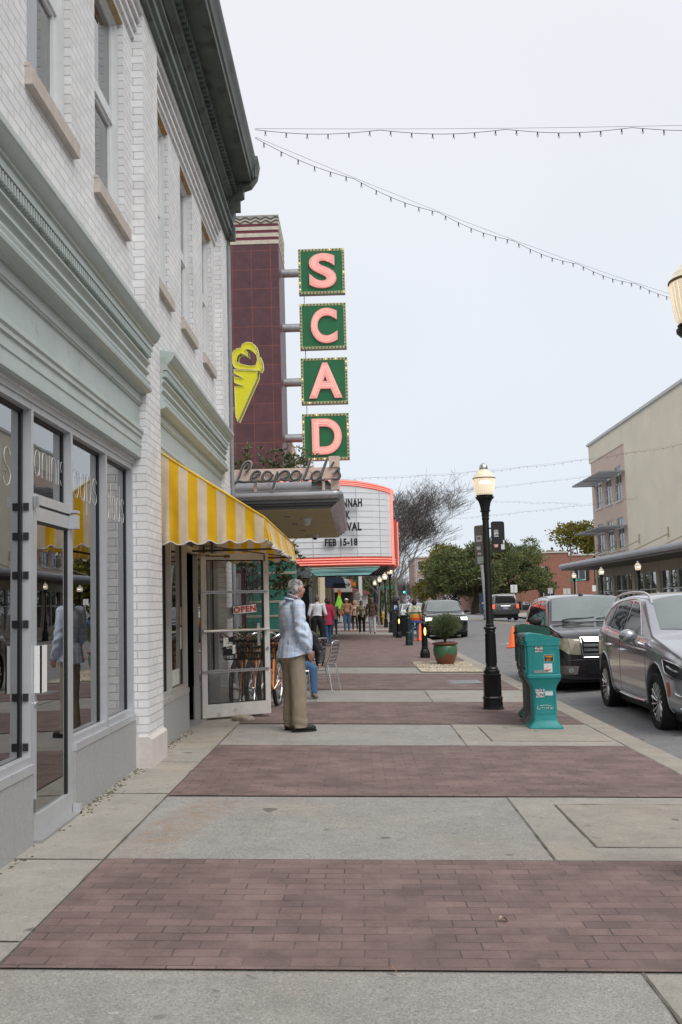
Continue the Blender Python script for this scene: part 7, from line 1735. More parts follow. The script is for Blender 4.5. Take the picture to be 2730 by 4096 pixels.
pole('pale pole left of two, far down the street',(9.8,200,-.1),9.3,.13,gpole,0,lambda q:q.tube([(0,0,9.2),(-1.6,0,9.6)],.06,5))
pole('pale pole right of two, far down the street',(11.9,200,-.1),10.6,.16,gpole,0,lambda q:q.tube([(0,0,10.4),(-1.2,0,10.9)],.06,5))
pole('dark blue round pole beyond the far street lamps',(1.7,95,0),6,.20,pm('dark_blue_pole',(.02,.03,.06),.5),0)
pole('thin grey pole beside the live oak trunk',(21.0,128,-.1),2.6,.06,gpole,-.12)
pole('brown wooden pole in front of the brick building',(28.4,132,-.1),8.2,.18,pm('weathered_wood_pole',(.20,.14,.10),.9,var=.2))
# street name signs and small signs
def ssign(label,loc,kind):
    t=thing('street_sign',label,'sign',loc); g=pm('street_sign_green',(.02,.22,.14),.5)
    if kind=='name':
        mb=MB(); mb.box(-.75,.75,-.02,.02,2.9,3.2); mb.build('name_plate',g,t); q=MB(); q.merge(text_mb('OGLETHORPE',.2,.005,.004,sx=.95),face_cam((0,-.03,3.05))); q.build('lettering',M_white,t) if False else None
        mb=MB(); mb.tube([(0,0,0),(0,0,3.5)],.05,6); mb.build('pole',gpole,t)
    else:
        mb=MB(); mb.box(-.3,.3,-.02,.02,1.75,2.45); mb.build('plate',M_white if kind=='w' else gpole,t); mb=MB(); mb.tube([(0,0,0),(0,0,2.4)],.04,6); mb.build('pole',gpole,t)
    return t
ssign('green street name sign on its post before the brick building',(27.6,126,.75),'name')
ssign('green street name sign beyond the far street lamps',(2.75,98,.0),'name')
ssign('white rectangular sign on a post right of the live oak trunk',(14.1,90,.4),'w')
ssign('grey sign on a post in front of the brick building wall',(23.9,124,.4),'g')
ssign('white sign on a post by the right end of the brick building',(28.0,118,.5),'w')
ssign('white sign mounted low beside the right street lamps',(18.0,86,-.1),'w')
t=thing('satellite_board','tall white oval board at the corner of the brick building','sign',(28.6,108,0)); mb=MB(); mb.lathe([(.34,-.03),(.34,.03)],20,(0,0,0),0,'y'); mb.v=[(v[0],v[1],v[2]*2.4+1.9) for v in mb.v]; mb.build('board',M_white,t); mb=MB(); mb.tube([(0,0,0),(0,0,1.2)],.04,6); mb.build('post',gpole,t)
t=thing('pay_station','dark pay station at the foot of the live oak','parking meter',(14.1,113,.0)); mb=MB(); mb.box(-.3,.3,-.2,.2,0,2.3); mb.build('body',pm('navy_meter',(.015,.03,.07),.5),t); mb=MB(); mb.box(-.34,.34,-.24,.24,2.3,2.4); mb.build('top',M_black,t)
# ================================================================ PEOPLE
def cap(mb,p0,r0,p1,r1,fx=1.,fy=1.,n=14):
    """capsule between two points with radii; fx, fy squash in world x / y"""
    p0=Vector(p0);p1=Vector(p1); d=p1-p0; L_=d.length
    if L_<1e-5: d=Vector((0,0,1)); L_=1e-5
    d=d/L_; u=Vector((1,0,0)) if abs(d.x)<.9 else Vector((0,1,0)); x=(u-d*u.dot(d)).normalized(); y=d.cross(x)
    rings=[]
    for i in range(5): a=-math.pi/2+math.pi/2*i/5+.001; rings.append((p0+d*(r0*math.sin(a)),r0*math.cos(a)))
    rings.append((p0,r0)); rings.append((p1,r1))
    for i in range(1,6): a=math.pi/2*i/5-.001; rings.append((p1+d*(r1*math.sin(a)),r1*math.cos(a)))
    vs=[]
    for c,r in rings:
        cc=p0+d*((c-p0).dot(d))
        for k in range(n):
            a=2*math.pi*k/n; o=x*math.cos(a)*r+y*math.sin(a)*r; vs.append((cc.x+o.x*fx,cc.y+o.y*fy,cc.z+o.z))
    m=len(rings); fs=[(i*n+a,i*n+(a+1)%n,(i+1)*n+(a+1)%n,(i+1)*n+a) for i in range(m-1) for a in range(n)]+[tuple(range(n))[::-1],tuple((m-1)*n+a for a in range(n))]
    mb.add(vs,fs)
def ell(mb,c,rx,ry,rz,rot=0,n=16): 
    b=len(mb.v); mb.sphere((0,0,0),1,n,0,(rx,ry,rz)); cs,sn=math.cos(rot),math.sin(rot)
    for i in range(b,len(mb.v)): v=mb.v[i]; mb.v[i]=(c[0]+v[0]*cs-v[1]*sn,c[1]+v[0]*sn+v[1]*cs,c[2]+v[2])
def remesh(mb,vox,smooth=3,folds=None,cut=None,seed=0):
    me=bpy.data.meshes.new('r'); me.from_pydata(mb.v,[],mb.f); me.validate()
    bm=bmesh.new(); bm.from_mesh(me); bmesh.ops.recalc_face_normals(bm,faces=bm.faces); bm.to_mesh(me); bm.free()
    o=bpy.data.objects.new('r',me); COL.objects.link(o); m=o.modifiers.new('m','REMESH'); m.mode='VOXEL'; m.voxel_size=vox
    dg=bpy.context.evaluated_depsgraph_get(); dg.update(); me2=bpy.data.meshes.new_from_object(o.evaluated_get(dg)); bpy.data.objects.remove(o)
    bm=bmesh.new(); bm.from_mesh(me2)
    for i in range(smooth): bmesh.ops.smooth_vert(bm,verts=bm.verts,factor=.5,use_axis_x=True,use_axis_y=True,use_axis_z=True)
    if folds:
        bm.normal_update()
        for v in bm.verts:
            a=folds(v.co); v.co+=v.normal*a
    if cut:
        for (co,no) in cut:
            r=bmesh.ops.bisect_plane(bm,geom=bm.verts[:]+bm.edges[:]+bm.faces[:],plane_co=co,plane_no=no,clear_outer=True)
            ed=[e for e in r['geom_cut'] if isinstance(e,bmesh.types.BMEdge)]
            try: bmesh.ops.holes_fill(bm,edges=ed,sides=0)
            except Exception: pass
    out=MB(); bm.verts.index_update(); out.add([tuple(v.co) for v in bm.verts],[tuple(v.index for v in f.verts) for f in bm.faces]); bm.free(); bpy.data.meshes.remove(me2); return out
def cloth(name,col=(.5,.5,.5),rough=.85,var=.12): return pm(name,col,rough,var=var,vscale=9,bump=.25,bscale=90)
SKIN=pm('skin_tone',(.50,.27,.19),.55,var=.08,vscale=12)
SKIN2=pm('ruddy_skin',(.46,.235,.165),.5,var=.12,vscale=10)
EYE=pm('dark_eye',(.02,.015,.012),.2); LIP=pm('lips',(.38,.13,.11),.5)
def person(label,loc,rot,H,top,legs,shoe,hair,build=1.,fem=False,stride=0.,arms=None,head=0.,hairstyle='short',top_len=.47,sleeve=True,group=None,vox=.014,cap_=None,bag=None,extra=None,skin=None,leg_w=1.,belly=0.,tuck=False,coatlen=None,legpose=None,seated=False,hood=None,sl=1.):
    skin=skin or SKIN
    t=thing('person',label,'person',loc,rot,group)
    S_=lambda *p: tuple(a*H for a in p)
    sw=(.108 if not fem else .092)*build; hw=.052*build
    # joints  (figure faces +Y)
    J={}
    for s,k in ((-1,'l'),(1,'r')):
        ph=stride*s
        J['hip'+k]=(s*hw,0,.52); J['kn'+k]=(s*(hw+.003),.5*ph+.012,.285+.012*abs(ph)); J['an'+k]=(s*(hw+.006),ph-(.06 if ph<0 else 0)*abs(stride)*5,.045+(.03*abs(stride)*6 if ph<0 else 0))
        J['sh'+k]=(s*sw,0,.805)
    if legpose: J.update(legpose)
    A=arms or {}
    for s,k in ((-1,'l'),(1,'r')):
        J['el'+k]=A.get('el'+k,(s*(sw+.035),-.02,.635)); J['wr'+k]=A.get('wr'+k,(s*(sw+.040),.035,.495))
    # body
    b=MB(); g=lambda p:S_(*p)
    cap(b,S_(0,0,.54),.075*H*build,S_(0,0,.62),.066*H*build,1,.75); cap(b,S_(0,0,.62),.066*H*build,S_(0,0,.76),.078*H*build,1.05,.66); cap(b,S_(-sw*.8,0,.80),.035*H,S_(sw*.8,0,.80),.035*H)
    cap(b,S_(0,0,.80),.036*H,S_(0,.008,.885),.031*H)
    ch=math.cos(head); shh=math.sin(head)
    hc=Vector(S_(0,.012,.932))
    def hp(x,y,z): return (hc.x+(x*ch-y*shh)*H,hc.y+(x*shh+y*ch)*H,hc.z+z*H)
    ell(b,hp(0,-.006,.012),.044*H,.054*H,.052*H,head); ell(b,hp(0,.010,-.022),.036*H,.040*H,.043*H,head); cap(b,hp(0,.022,-.050),.018*H,hp(0,.012,-.045),.024*H)
    cap(b,hp(0,.050,.008),.006*H,hp(0,.060,-.010),.0095*H); 
    for s in (-1,1): ell(b,hp(s*.045,-.004,-.004),.006*H,.012*H,.018*H,head); ell(b,hp(s*.0125,.050,-.010),.006*H,.005*H,.006*H,head)
    for k in 'lr':
        s=-1 if k=='l' else 1
        cap(b,g(J['hip'+k]),.050*H*build*leg_w*.9,g(J['kn'+k]),.031*H*leg_w*.9); cap(b,g(J['kn'+k]),.030*H*.9,S_(*[J['kn'+k][i]*.55+J['an'+k][i]*.45 for i in range(3)]),.029*H*.85); cap(b,g(J['kn'+k]),.028*H*.9,g(J['an'+k]),.019*H)
        a=J['an'+k]; cap(b,S_(a[0],a[1]-.012,a[2]-.018),.017*H,S_(a[0],a[1]+.075,a[2]-.028),.014*H)
        cap(b,g(J['sh'+k]),.030*H*.95,g(J['el'+k]),.022*H); cap(b,g(J['el'+k]),.022*H,g(J['wr'+k]),.0145*H)
        w=Vector(J['wr'+k]); d=(w-Vector(J['el'+k])).normalized(); e=w+d*.030; cap(b,S_(*w),.0135*H,S_(*e),.018*H,1,.8)
    bd=remesh(b,vox*.8,2)
    # fingers and face features joined onto the same mesh
    nb=len(bd.f)
    for k in 'lr':
        s=-1 if k=='l' else 1; w=Vector(J['wr'+k]); d=(w-Vector(J['el'+k])).normalized(); pal=w+d*.040; side=Vector((0,1,0)) if abs(d.y)<.8 else Vector((0,0,1)); side=(side-d*side.dot(d)).normalized(); inn=Vector((-s,0,0))
        for i,(o_,l_) in enumerate(((-.014,.036),(-.005,.044),(.004,.046),(.013,.041))):
            q=pal+side*o_; m=q+d*l_*.5+inn*.004; e=q+d*l_*.85+inn*.014; bd.tube([S_(*q),S_(*m),S_(*e)],[.0052*H,.005*H,.004*H],6,0)
        q=w+d*.022+side*.016; bd.tube([S_(*q),S_(*(q+d*.018+side*.012)),S_(*(q+d*.034+side*.012+inn*.006))],[.0065*H,.0055*H,.0045*H],6,0)
    for s in (-1,1): bd.sphere(hp(s*.0175,.0445,.006),.0062*H,8,1,(1,.7,.6)); bd.tube([hp(s*.009,.052,.017),hp(s*.018,.051,.020),hp(s*.027,.044,.016)],.0022*H,4,3)
    bd.tube([hp(-.014,.049,-.031),hp(0,.053,-.030),hp(.014,.049,-.031)],.0032*H,5,2)
    body=bd.build('body',[skin,EYE,LIP,hair if hair else M_dark],t,smooth=True,auto=0)
    # trousers
    p=MB(); f_=leg_w*build
    cap(p,S_(-.02,0,.535),.068*H*build,S_(.02,0,.535),.068*H*build,1,.82); cap(p,S_(0,0,.54),.078*H*build,S_(0,0,.585),.076*H*build,1.02,.78)
    for k in 'lr':
        cap(p,g(J['hip'+k]),.058*H*f_,g(J['kn'+k]),.041*H*leg_w); cap(p,g(J['kn'+k]),.041*H*leg_w,S_(J['an'+k][0],J['an'+k][1],J['an'+k][2]+.012),(.036 if leg_w>=1 else .024)*H)
    sd=abs(hash(label))%97 if False else len(label)
    def fold(co): return .006*mnoise.noise(Vector((co.x*14,co.y*14+sd,co.z*6)))+.003*mnoise.noise(Vector((co.x*30,co.y*30,co.z*22+sd)))
    tr=remesh(p,vox,2,fold); tr.build('trousers',legs,t,smooth=True,auto=0)
    # shoes
    for k in 'lr':
        a=J['an'+k]; q=MB(); cap(q,S_(a[0],a[1]-.020,a[2]-.022),.021*H,S_(a[0],a[1]+.085,a[2]-.028),.017*H,1.05,1); cap(q,S_(a[0],a[1]-.012,a[2]),.022*H,S_(a[0],a[1]+.03,a[2]-.018),.020*H)
        zf=(a[2]-.045)*H; q2=remesh(q,vox*.8,2,None,[((0,0,zf+.002),(0,0,-1))]); q2.build('shoe',shoe,t,smooth=True,auto=50)
    # top garment
    p=MB(); tl=top_len
    wl=.083*build
    if belly: ell(p,S_(0,.045+belly*.02,.60),.082*H*build,.072*H*(1+belly*.3),.085*H)
    cap(p,S_(0,0,tl-.01),(wl+.010)*H,S_(0,0,.64),(.080 if not fem else .068)*build*H,1.20 if tl<.5 else 1.04,.92 if tl<.5 else .78); cap(p,S_(0,0,.63),(.078 if not fem else .068)*build*H,S_(0,0,.765),.082*build*H,1.08 if not fem else 1.0,.70)
    if fem: cap(p,S_(-.035,.045,.735),.035*H,S_(.035,.045,.735),.035*H)
    cap(p,S_(-sw*.85,0,.803),.040*H,S_(sw*.85,0,.803),.040*H,1,.95); cap(p,S_(0,-.003,.82),.050*H,S_(0,0,.845),.040*H,1,.9)
    for k in 'lr':
        if sleeve:
            cap(p,g(J['sh'+k]),.041*H*sl,g(J['el'+k]),.034*H*sl); cap(p,g(J['el'+k]),.034*H*sl,S_(*(Vector(J['wr'+k])+(Vector(J['el'+k])-Vector(J['wr'+k]))*.08)),.026*H*sl)
        else: cap(p,g(J['sh'+k]),.041*H,S_(*(Vector(J['sh'+k])*.8+Vector(J['el'+k])*.2)),.036*H)
    tp_=remesh(p,vox,2,fold,[((0,0,tl*H),(0,0,-1))]); to=tp_.build('top' if not coatlen else 'coat',top,t,smooth=True,auto=50)
    # hair
    if hair:
        q=MB(); ell(q,hp(0,-.012,.022),.048*H,.055*H,.050*H,head); ell(q,hp(0,-.022,-.002),.046*H,.045*H,.048*H,head)
        if hairstyle=='long': cap(q,hp(0,-.03,-.01),.042*H,hp(0,-.045,-.10),.034*H,1.1,.8); 
        if hairstyle=='long':
            for s in (-1,1): cap(q,hp(s*.04,.0,0),.018*H,hp(s*.045,-.01,-.09),.016*H)
        if hairstyle=='bob': ell(q,hp(0,-.02,-.015),.056*H,.055*H,.060*H,head)
        if hairstyle=='pony': cap(q,hp(0,-.05,.0),.020*H,hp(0,-.068,-.09),.012*H)
        if hairstyle=='curly': ell(q,hp(0,-.02,.0),.060*H,.060*H,.072*H,head); cap(q,hp(0,-.03,-.05),.045*H,hp(0,-.035,-.075),.038*H,1.1,.8)
        def hf(co): 
            fr=mnoise.noise(Vector((co.x*40,co.y*40,co.z*25)))*.004*H*(2.5 if hairstyle=='curly' else 1); return fr
        fwd=Vector((-shh,ch,0)); cutp=Vector(hp(0,.030,.0)); nn_=(fwd*.93+Vector((0,0,-.37))).normalized()
        hh=remesh(q,vox*.6,1,hf,[(cutp,nn_)]); 
        if hairstyle=='short':
            hh=remesh(q,vox*.6,1,hf,[(cutp,nn_),(Vector(hp(0,-.02,-.040)),(fwd*.35+Vector((0,0,-.94))).normalized())])
        hh.build('hair',hair,t,smooth=True,auto=0)
    if cap_:
        q=MB(); ell(q,hp(0,-.005,.030),.052*H,.060*H,.040*H,head); q2=remesh(q,vox*.6,1,None,[(Vector(hp(0,0,.018)),(0,0,-1))]); 
        bl=[]
        for i in range(9): a=math.pi*(i/8); bl.append(hp(.040*math.cos(a),.045+.045*math.sin(a),.022-.006*math.sin(a)))
        q2.add(bl,[tuple(range(9))]); q2.add([(v[0],v[1],v[2]+.006) for v in bl],[tuple(range(9))]); q2.build('cap',cap_,t,smooth=True,auto=40)
    if hood:
        q=MB(); 
        if hood[1]=='up': ell(q,hp(0,-.012,.015),.058*H,.060*H,.066*H,head); cap(q,hp(0,-.02,-.05),.05*H,hp(0,-.02,-.07),.06*H); q2=remesh(q,vox*.7,1,fold,[(Vector(hp(0,.032,.0)),Vector((-shh,ch,0)))])
        else: cap(q,S_(-.035,-.035,.835),.026*H,S_(.035,-.035,.835),.026*H); cap(q,S_(0,-.05,.80),.035*H,S_(0,-.045,.83),.03*H); q2=remesh(q,vox*.7,2,fold)
        q2.build('hood',hood[0],t,smooth=True,auto=0)
    if bag:
        q=MB(); x,y,z=bag[1]; cap(q,S_(x,y,z),.035*H,S_(x,y,z-.07),.045*H,.5,1.1); q2=remesh(q,vox,1); q2.tube(catmull([S_(x,y,z),S_(x*.7,y*.5+.03,.70),S_(x*bag[2],.0,.83)],5),.007*H,5); q2.tube(catmull([S_(x,y-.02,z),S_(x*.7,y*.5-.07,.70),S_(x*bag[2],-.03,.83)],5),.007*H,5); q2.build('bag',bag[0],t,smooth=True)
    if extra: extra(t,H,S_,J,hp)
    return t
jean=cloth('blue_denim',(.065,.14,.27)); jean2=cloth('dark_blue_denim',(.03,.075,.15)); blk=cloth('black_cloth',(.012,.012,.013)); 
# ---- main standing man -------------------------------------------------
def plaid(nt,p,L,o):
    tc=_n(nt,'ShaderNodeTexCoord'); s=_n(nt,'ShaderNodeSeparateXYZ'); L(tc.outputs['Object'],s.inputs[0])
    n=_n(nt,'ShaderNodeTexNoise'); n.inputs['Scale'].default_value=26; n.inputs['Detail'].default_value=5; L(tc.outputs['Object'],n.inputs[0])
    def lines(src,scale,w,off=0.):
        m=_n(nt,'ShaderNodeMath'); m.operation='MULTIPLY_ADD'; L(src,m.inputs[0]); m.inputs[1].default_value=scale; m.inputs[2].default_value=50+off
        a=_n(nt,'ShaderNodeMath'); a.operation='MULTIPLY_ADD'; L(n.outputs[0],a.inputs[0]); a.inputs[1].default_value=.10; L(m.outputs[0],a.inputs[2])
        f=_n(nt,'ShaderNodeMath'); f.operation='FRACT'; L(a.outputs[0],f.inputs[0]); l=_n(nt,'ShaderNodeMath'); l.operation='LESS_THAN'; L(f.outputs[0],l.inputs[0]); l.inputs[1].default_value=w; return l.outputs[0]
    c=None; xy=_n(nt,'ShaderNodeMath'); L(s.outputs[0],xy.inputs[0]); L(s.outputs[1],xy.inputs[1])
    r=_n(nt,'ShaderNodeValToRGB'); r.color_ramp.elements[0].position=.35; r.color_ramp.elements[0].color=(.36,.52,.76,1); r.color_ramp.elements[1].position=.65; r.color_ramp.elements[1].color=(.60,.70,.84,1); L(n.outputs[0],r.inputs[0]); c=r.outputs[0]
    for (src,sc,w,off,col,st) in ((s.outputs[2],12,.34,0,(.66,.74,.86),.5),(xy.outputs[0],12,.34,0,(.66,.74,.86),.5),(s.outputs[2],12,.055,.5,(.62,.45,.45),.75),(xy.outputs[0],12,.055,.5,(.62,.45,.45),.75)):
        f=lines(src,sc,w,off); m2=_n(nt,'ShaderNodeMath'); m2.operation='MULTIPLY'; L(f,m2.inputs[0]); m2.inputs[1].default_value=st; m=_n(nt,'ShaderNodeMix'); m.data_type='RGBA'; L(m2.outputs[0],m.inputs[0]); L(c,m.inputs[6]); m.inputs[7].default_value=(*col,1); c=m.outputs[2]
    L(c,p.inputs['Base Color']); p.inputs['Roughness'].default_value=.9
    nb=_n(nt,'ShaderNodeTexNoise'); nb.inputs['Scale'].default_value=130; L(tc.outputs['Object'],nb.inputs[0]); b=_n(nt,'ShaderNodeBump'); b.inputs['Strength'].default_value=.3; b.inputs['Distance'].default_value=.004; L(nb.outputs[0],b.inputs['Height']); L(b.outputs[0],p.inputs['Normal'])
def shirtstripe(nt,p,L,o):
    tc=_n(nt,'ShaderNodeTexCoord'); w=_n(nt,'ShaderNodeTexWave'); w.inputs['Scale'].default_value=26; w.bands_direction='DIAGONAL'; L(tc.outputs['Object'],w.inputs[0]); g=_n(nt,'ShaderNodeMath'); g.operation='GREATER_THAN'; g.inputs[1].default_value=.62; L(w.outputs[1],g.inputs[0])
    m=_n(nt,'ShaderNodeMix'); m.data_type='RGBA'; L(g.outputs[0],m.inputs[0]); m.inputs[6].default_value=(.70,.72,.76,1); m.inputs[7].default_value=(.03,.05,.16,1); L(m.outputs[2],p.inputs['Base Color']); p.inputs['Roughness'].default_value=.8
M_plaid=node_mat('light_blue_plaid_linen',plaid); M_strp=node_mat('navy_striped_shirt',shirtstripe)
HM=1.80
def main_man():
    H=HM; t=thing('person','grey-haired man in light blue plaid jacket and khaki trousers standing with hand in pocket','person',(-.785,11.98,gz(-.785)),R(-60))
    # local: faces +Y ; right side = +X. Rotated so he faces right and away from the camera
    V=.010
    hd=R(8)
    b=MB()
    sh=Vector((.205,-.02,1.475)); el=Vector((.275,-.03,1.165)); wr=Vector((.235,.085,.955))
    shl=Vector((-.205,.0,1.475)); ell_=Vector((-.27,.02,1.165)); wrl=Vector((-.21,.12,.965))
    cap(b,(0,.02,.95),.14,(0,.03,1.1),.14,1,.8); cap(b,(0,.02,1.1),.14,(0,0,1.38),.145,1.05,.72); cap(b,(-.15,0,1.46),.06,(.15,0,1.46),.06); cap(b,(0,-.01,1.45),.068,(0,.035,1.60),.060)
    hc=Vector((0,.065,1.685)); ch,shh=math.cos(hd),math.sin(hd)
    def hp(x,y,z): return (hc.x+(x*ch-y*shh),hc.y+(x*shh+y*ch),hc.z+z)
    ell(b,hp(0,-.012,.022),.078,.098,.092,hd,24); ell(b,hp(0,.022,-.038),.064,.072,.074,hd,20); cap(b,hp(0,.058,-.092),.026,hp(0,.035,-.088),.040)
    cap(b,hp(0,.088,.018),.010,hp(0,.110,-.018),.0150); ell(b,hp(0,.100,-.024),.017,.012,.010,hd); ell(b,hp(0,.088,-.052),.024,.014,.013,hd); cap(b,hp(-.03,.078,.030),.011,hp(.03,.078,.030),.011)
    for s in (-1,1):
        ell(b,hp(s*.080,-.006,-.005),.009,.020,.033,hd+s*.35,14); ell(b,hp(s*.086,-.014,.005),.006,.012,.020,hd,12); ell(b,hp(s*.046,.055,-.030),.024,.028,.032,hd)
    for (a,e,w) in ((sh,el,wr),(shl,ell_,wrl)):
        cap(b,a,.052,e,.040); cap(b,e,.040,w,.027); d=(w-e).normalized(); cap(b,w,.026,w+d*.055,.034,.7,1)
    for s in (-1,1):
        cap(b,(s*.095,0,.90),.085,(s*.10,.01,.50),.055); cap(b,(s*.10,.01,.5),.052,(s*.10,-.02,.09),.036); cap(b,(s*.10,-.03,.055),.035,(s*.11,.12,.04),.028)
    bd=remesh(b,.008,3)
    for (e,w,s) in ((el,wr,1),(ell_,wrl,-1)):
        d=(w-e).normalized(); side=Vector((0,-d.z,d.y)).normalized(); side=side if side.y>0 else -side
        pal=w+d*.075
        for o_,l_ in ((-.028,.06),(-.009,.075),(.010,.078),(.028,.068)):
            q=pal+side*o_; m=q+d*l_*.5+Vector((-s*.006,0,0)); x=q+d*l_*.9+Vector((-s*.022,0,0)); bd.tube([tuple(q-d*.02),tuple(q),tuple(m),tuple(x)],[.011,.0105,.0095,.008],8,0)
        q=w+d*.03+side*.028; bd.tube([tuple(q-side*.01),tuple(q+d*.03+side*.020),tuple(q+d*.06+side*.024+Vector((-s*.01,0,0)))],[.014,.0115,.009],8,0)
    for s in (-1,1): bd.sphere(hp(s*.033,.080,.008),.0115,10,1,(1,.7,.6)); bd.tube([hp(s*.016,.094,.034),hp(s*.034,.092,.040),hp(s*.050,.080,.033)],.0045,5,2)
    hair=pm('grey_salt_pepper_hair',(.24,.24,.245),.8,var=.75,vscale=26,bump=.6,bscale=140,spots=[(9,.52,(.55,.56,.57),.8),(14,.55,(.07,.07,.075),.7)])
    bd.build('body',[SKIN2,EYE,hair],t,smooth=True,auto=0)
    q=MB(); ell(q,hp(0,-.018,.030),.0815,.100,.087,hd,28); ell(q,hp(0,-.038,-.005),.077,.075,.078,hd,24); cap(q,hp(0,-.06,-.05),.05,hp(0,-.058,-.062),.046,1.15,.8)
    for s in (-1,1): cap(q,hp(s*.070,.016,.012),.016,hp(s*.074,.024,-.012),.007)
    fwd=Vector((-shh,ch,0))
    hm=remesh(q,.006,1,lambda co:.0035*mnoise.noise(co*60)+.003*mnoise.noise(Vector((co.x*25,co.y*25,co.z*60))),[(Vector(hp(0,.050,.030)),(fwd*.90+Vector((0,0,-.42))).normalized()),(Vector(hp(0,-.03,-.075)),(fwd*.5+Vector((0,0,-.86))).normalized())])
    hm.build('hair',hair,t,smooth=True,auto=0)
    # trousers: loose, creased khaki
    p=MB(); cap(p,(-.03,.01,.93),.135,(.03,.01,.93),.135,1,.95); cap(p,(0,.02,.97),.150,(0,.025,1.03),.150,1.0,.92); ell(p,(0,-.075,.90),.135,.085,.11)
    for s in (-1,1):
        cap(p,(s*.085,-.005,.88),.108,(s*.100,.015,.50),.096,.95,1); cap(p,(s*.10,.015,.5),.096,(s*.11,.0,.10),.090,.95,1.02); cap(p,(s*.11,.012,.12),.090,(s*.112,.012,.07),.090,.95,1.05)
    def fold(co):
        a=.010*mnoise.noise(Vector((co.x*9,co.y*9,co.z*3.2+3)))+.006*mnoise.noise(Vector((co.x*18,co.y*18,co.z*9)))
        if .72<co.z<.95: a+= .007*math.sin((co.z*1.0+abs(co.x)*.9-co.y*1.1)*44)*(.5+.5*mnoise.noise(co*5))
        if co.z<.25: a+= .007*math.sin(co.z*62+co.y*18)*(.25-co.z)*4
        return a
    kh=pm('khaki_cotton',(.275,.225,.165),.9,var=.10,vscale=7,bump=.25,bscale=150)
    remesh(p,.009,2,fold,[((0,0,.052),(0,0,-1))]).build('trousers',kh,t,smooth=True,auto=50)
    m=MB(); q_=[(.155,.06+.02*i,.965-.045*i) for i in range(4)]; m.tube(q_,.003,5); m.build('pocket_seam',pm('dark_khaki_seam',(.15,.12,.085),.9),t)
    for s in (-1,1):
        q=MB(); x=s*.115; y0=.015 if s>0 else .03
        cap(q,(x,y0-.075,.050),.040,(x,y0+.06,.046),.044,1,1); cap(q,(x,y0+.05,.044),.044,(x+s*.008,y0+.165,.036),.036,1.08,1); cap(q,(x,y0-.05,.08),.042,(x,y0+.03,.075),.042)
        remesh(q,.007,3,None,[((0,0,.004),(0,0,-1))]).build('shoe',pm('black_leather_shoe',(.015,.014,.014),.38,var=.3),t,smooth=True,auto=50)
        q=MB(); 
        for j in range(1): 
            pts=[]
            for k in range(20): a=2*math.pi*k/20; pts.append((x+s*.004+.052*math.cos(a)*(1.0 if math.sin(a)>0 else .9),y0+.05+.165*math.sin(a)))
            q.sweep(pts,.0,.018,'z')
        q.build('sole',M_black_rough,t)
    # jacket
    p=MB()
    cap(p,(0,.02,.93),.180,(0,.05,1.12),.174,1.0,1.0); ell(p,(0,.125,1.06),.158,.118,.25); cap(p,(0,.015,1.12),.155,(0,-.005,1.38),.158,1.08,.78); cap(p,(-.155,-.005,1.455),.078,(.155,-.005,1.455),.078,1,1.0); ell(p,(0,-.07,1.33),.165,.075,.17)
    cap(p,(0,-.012,1.48),.088,(0,-.010,1.53),.068,1.0,.95)
    cap(p,(.0,.03,.90),.178,(0,.03,.93),.176,1.0,.95)
    for s in (-1,1): cap(p,(s*.055,-.012,.84),.176,(s*.045,.0,1.0),.160,1,1)
    for (a,e,w) in ((sh,el,wr),(shl,ell_,wrl)):
        cap(p,a,.080,e,.066); cap(p,e,.067,w+(e-w)*.10,.050)
    def jf(co):
        a=.007*mnoise.noise(Vector((co.x*8,co.y*8,co.z*6+9)))+.004*mnoise.noise(Vector((co.x*20,co.y*20,co.z*16)))
        if co.x>.19 and co.z<1.42: a+= .0065*math.sin(co.z*62+co.y*30+2*mnoise.noise(co*7))*min(1,(1.42-co.z)*6)
        if co.z<1.15 and co.x<.2: a+= .006*math.sin(co.y*16+co.x*14)*(1.15-co.z)*2
        if co.z<.93: a*=.4
        return a
    remesh(p,.008,2,jf,[((0,0,.900),(0,.18,-.98)),((0,0,1.565),(0,.25,.97))]).build('jacket',M_plaid,t,smooth=True,auto=50)
    # lapel/collar band of the jacket, pocket flap, buttons, vent
    m=MB(); pts=catmull([(.085,.10,1.44),(.098,.045,1.515),(.070,-.055,1.558),(0,-.085,1.572),(-.07,-.055,1.558),(-.098,.045,1.515)],5); m.tube(pts,.019,8,flat=.5,flatdir=(0,0,1)); m.build('jacket_collar',M_plaid,t,smooth=True)
    m=MB(); pts=catmull([(.055,.115,1.485),(.078,.060,1.560),(.068,-.02,1.598),(0,-.050,1.618),(-.068,-.02,1.598),(-.078,.06,1.56)],5); m.tube(pts,.012,8,flat=.8,flatdir=(.0,.3,1)); m.build('shirt_collar',M_strp,t,smooth=True)
    m=MB(); d=(wr-el).normalized(); cap(m,wr-d*.002,.040,wr+d*.022,.038); dl=(wrl-ell_).normalized(); cap(m,wrl,.038,wrl+dl*.02,.036); m.build('shirt_cuff',M_strp,t,smooth=True)
    m=MB()
    for k in range(4): q=el+(wr-el)*(.66+.075*k); m.sphere((q.x+.052-.003*k,q.y-.012,q.z-.01),.0075,8,0,(.5,1,1))
    m.build('cuff_buttons',pm('brown_horn_button',(.12,.09,.07),.3),t,smooth=True)
    m=MB(); m.tube(catmull([(.172,-.085,.985),(.160,-.108,.94),(.150,-.115,.90)],4),.004,5); m.tube(catmull([(.168,.04,1.02),(.176,.085,1.025),(.165,.13,1.02)],4),.004,5); m.tube(catmull([(.120,-.128,1.10),(.138,-.125,1.0),(.150,-.118,.885)],5),.004,5); m.build('jacket_seams',pm('blue_grey_seam',(.16,.21,.33),.9),t)
    return t
main_man()
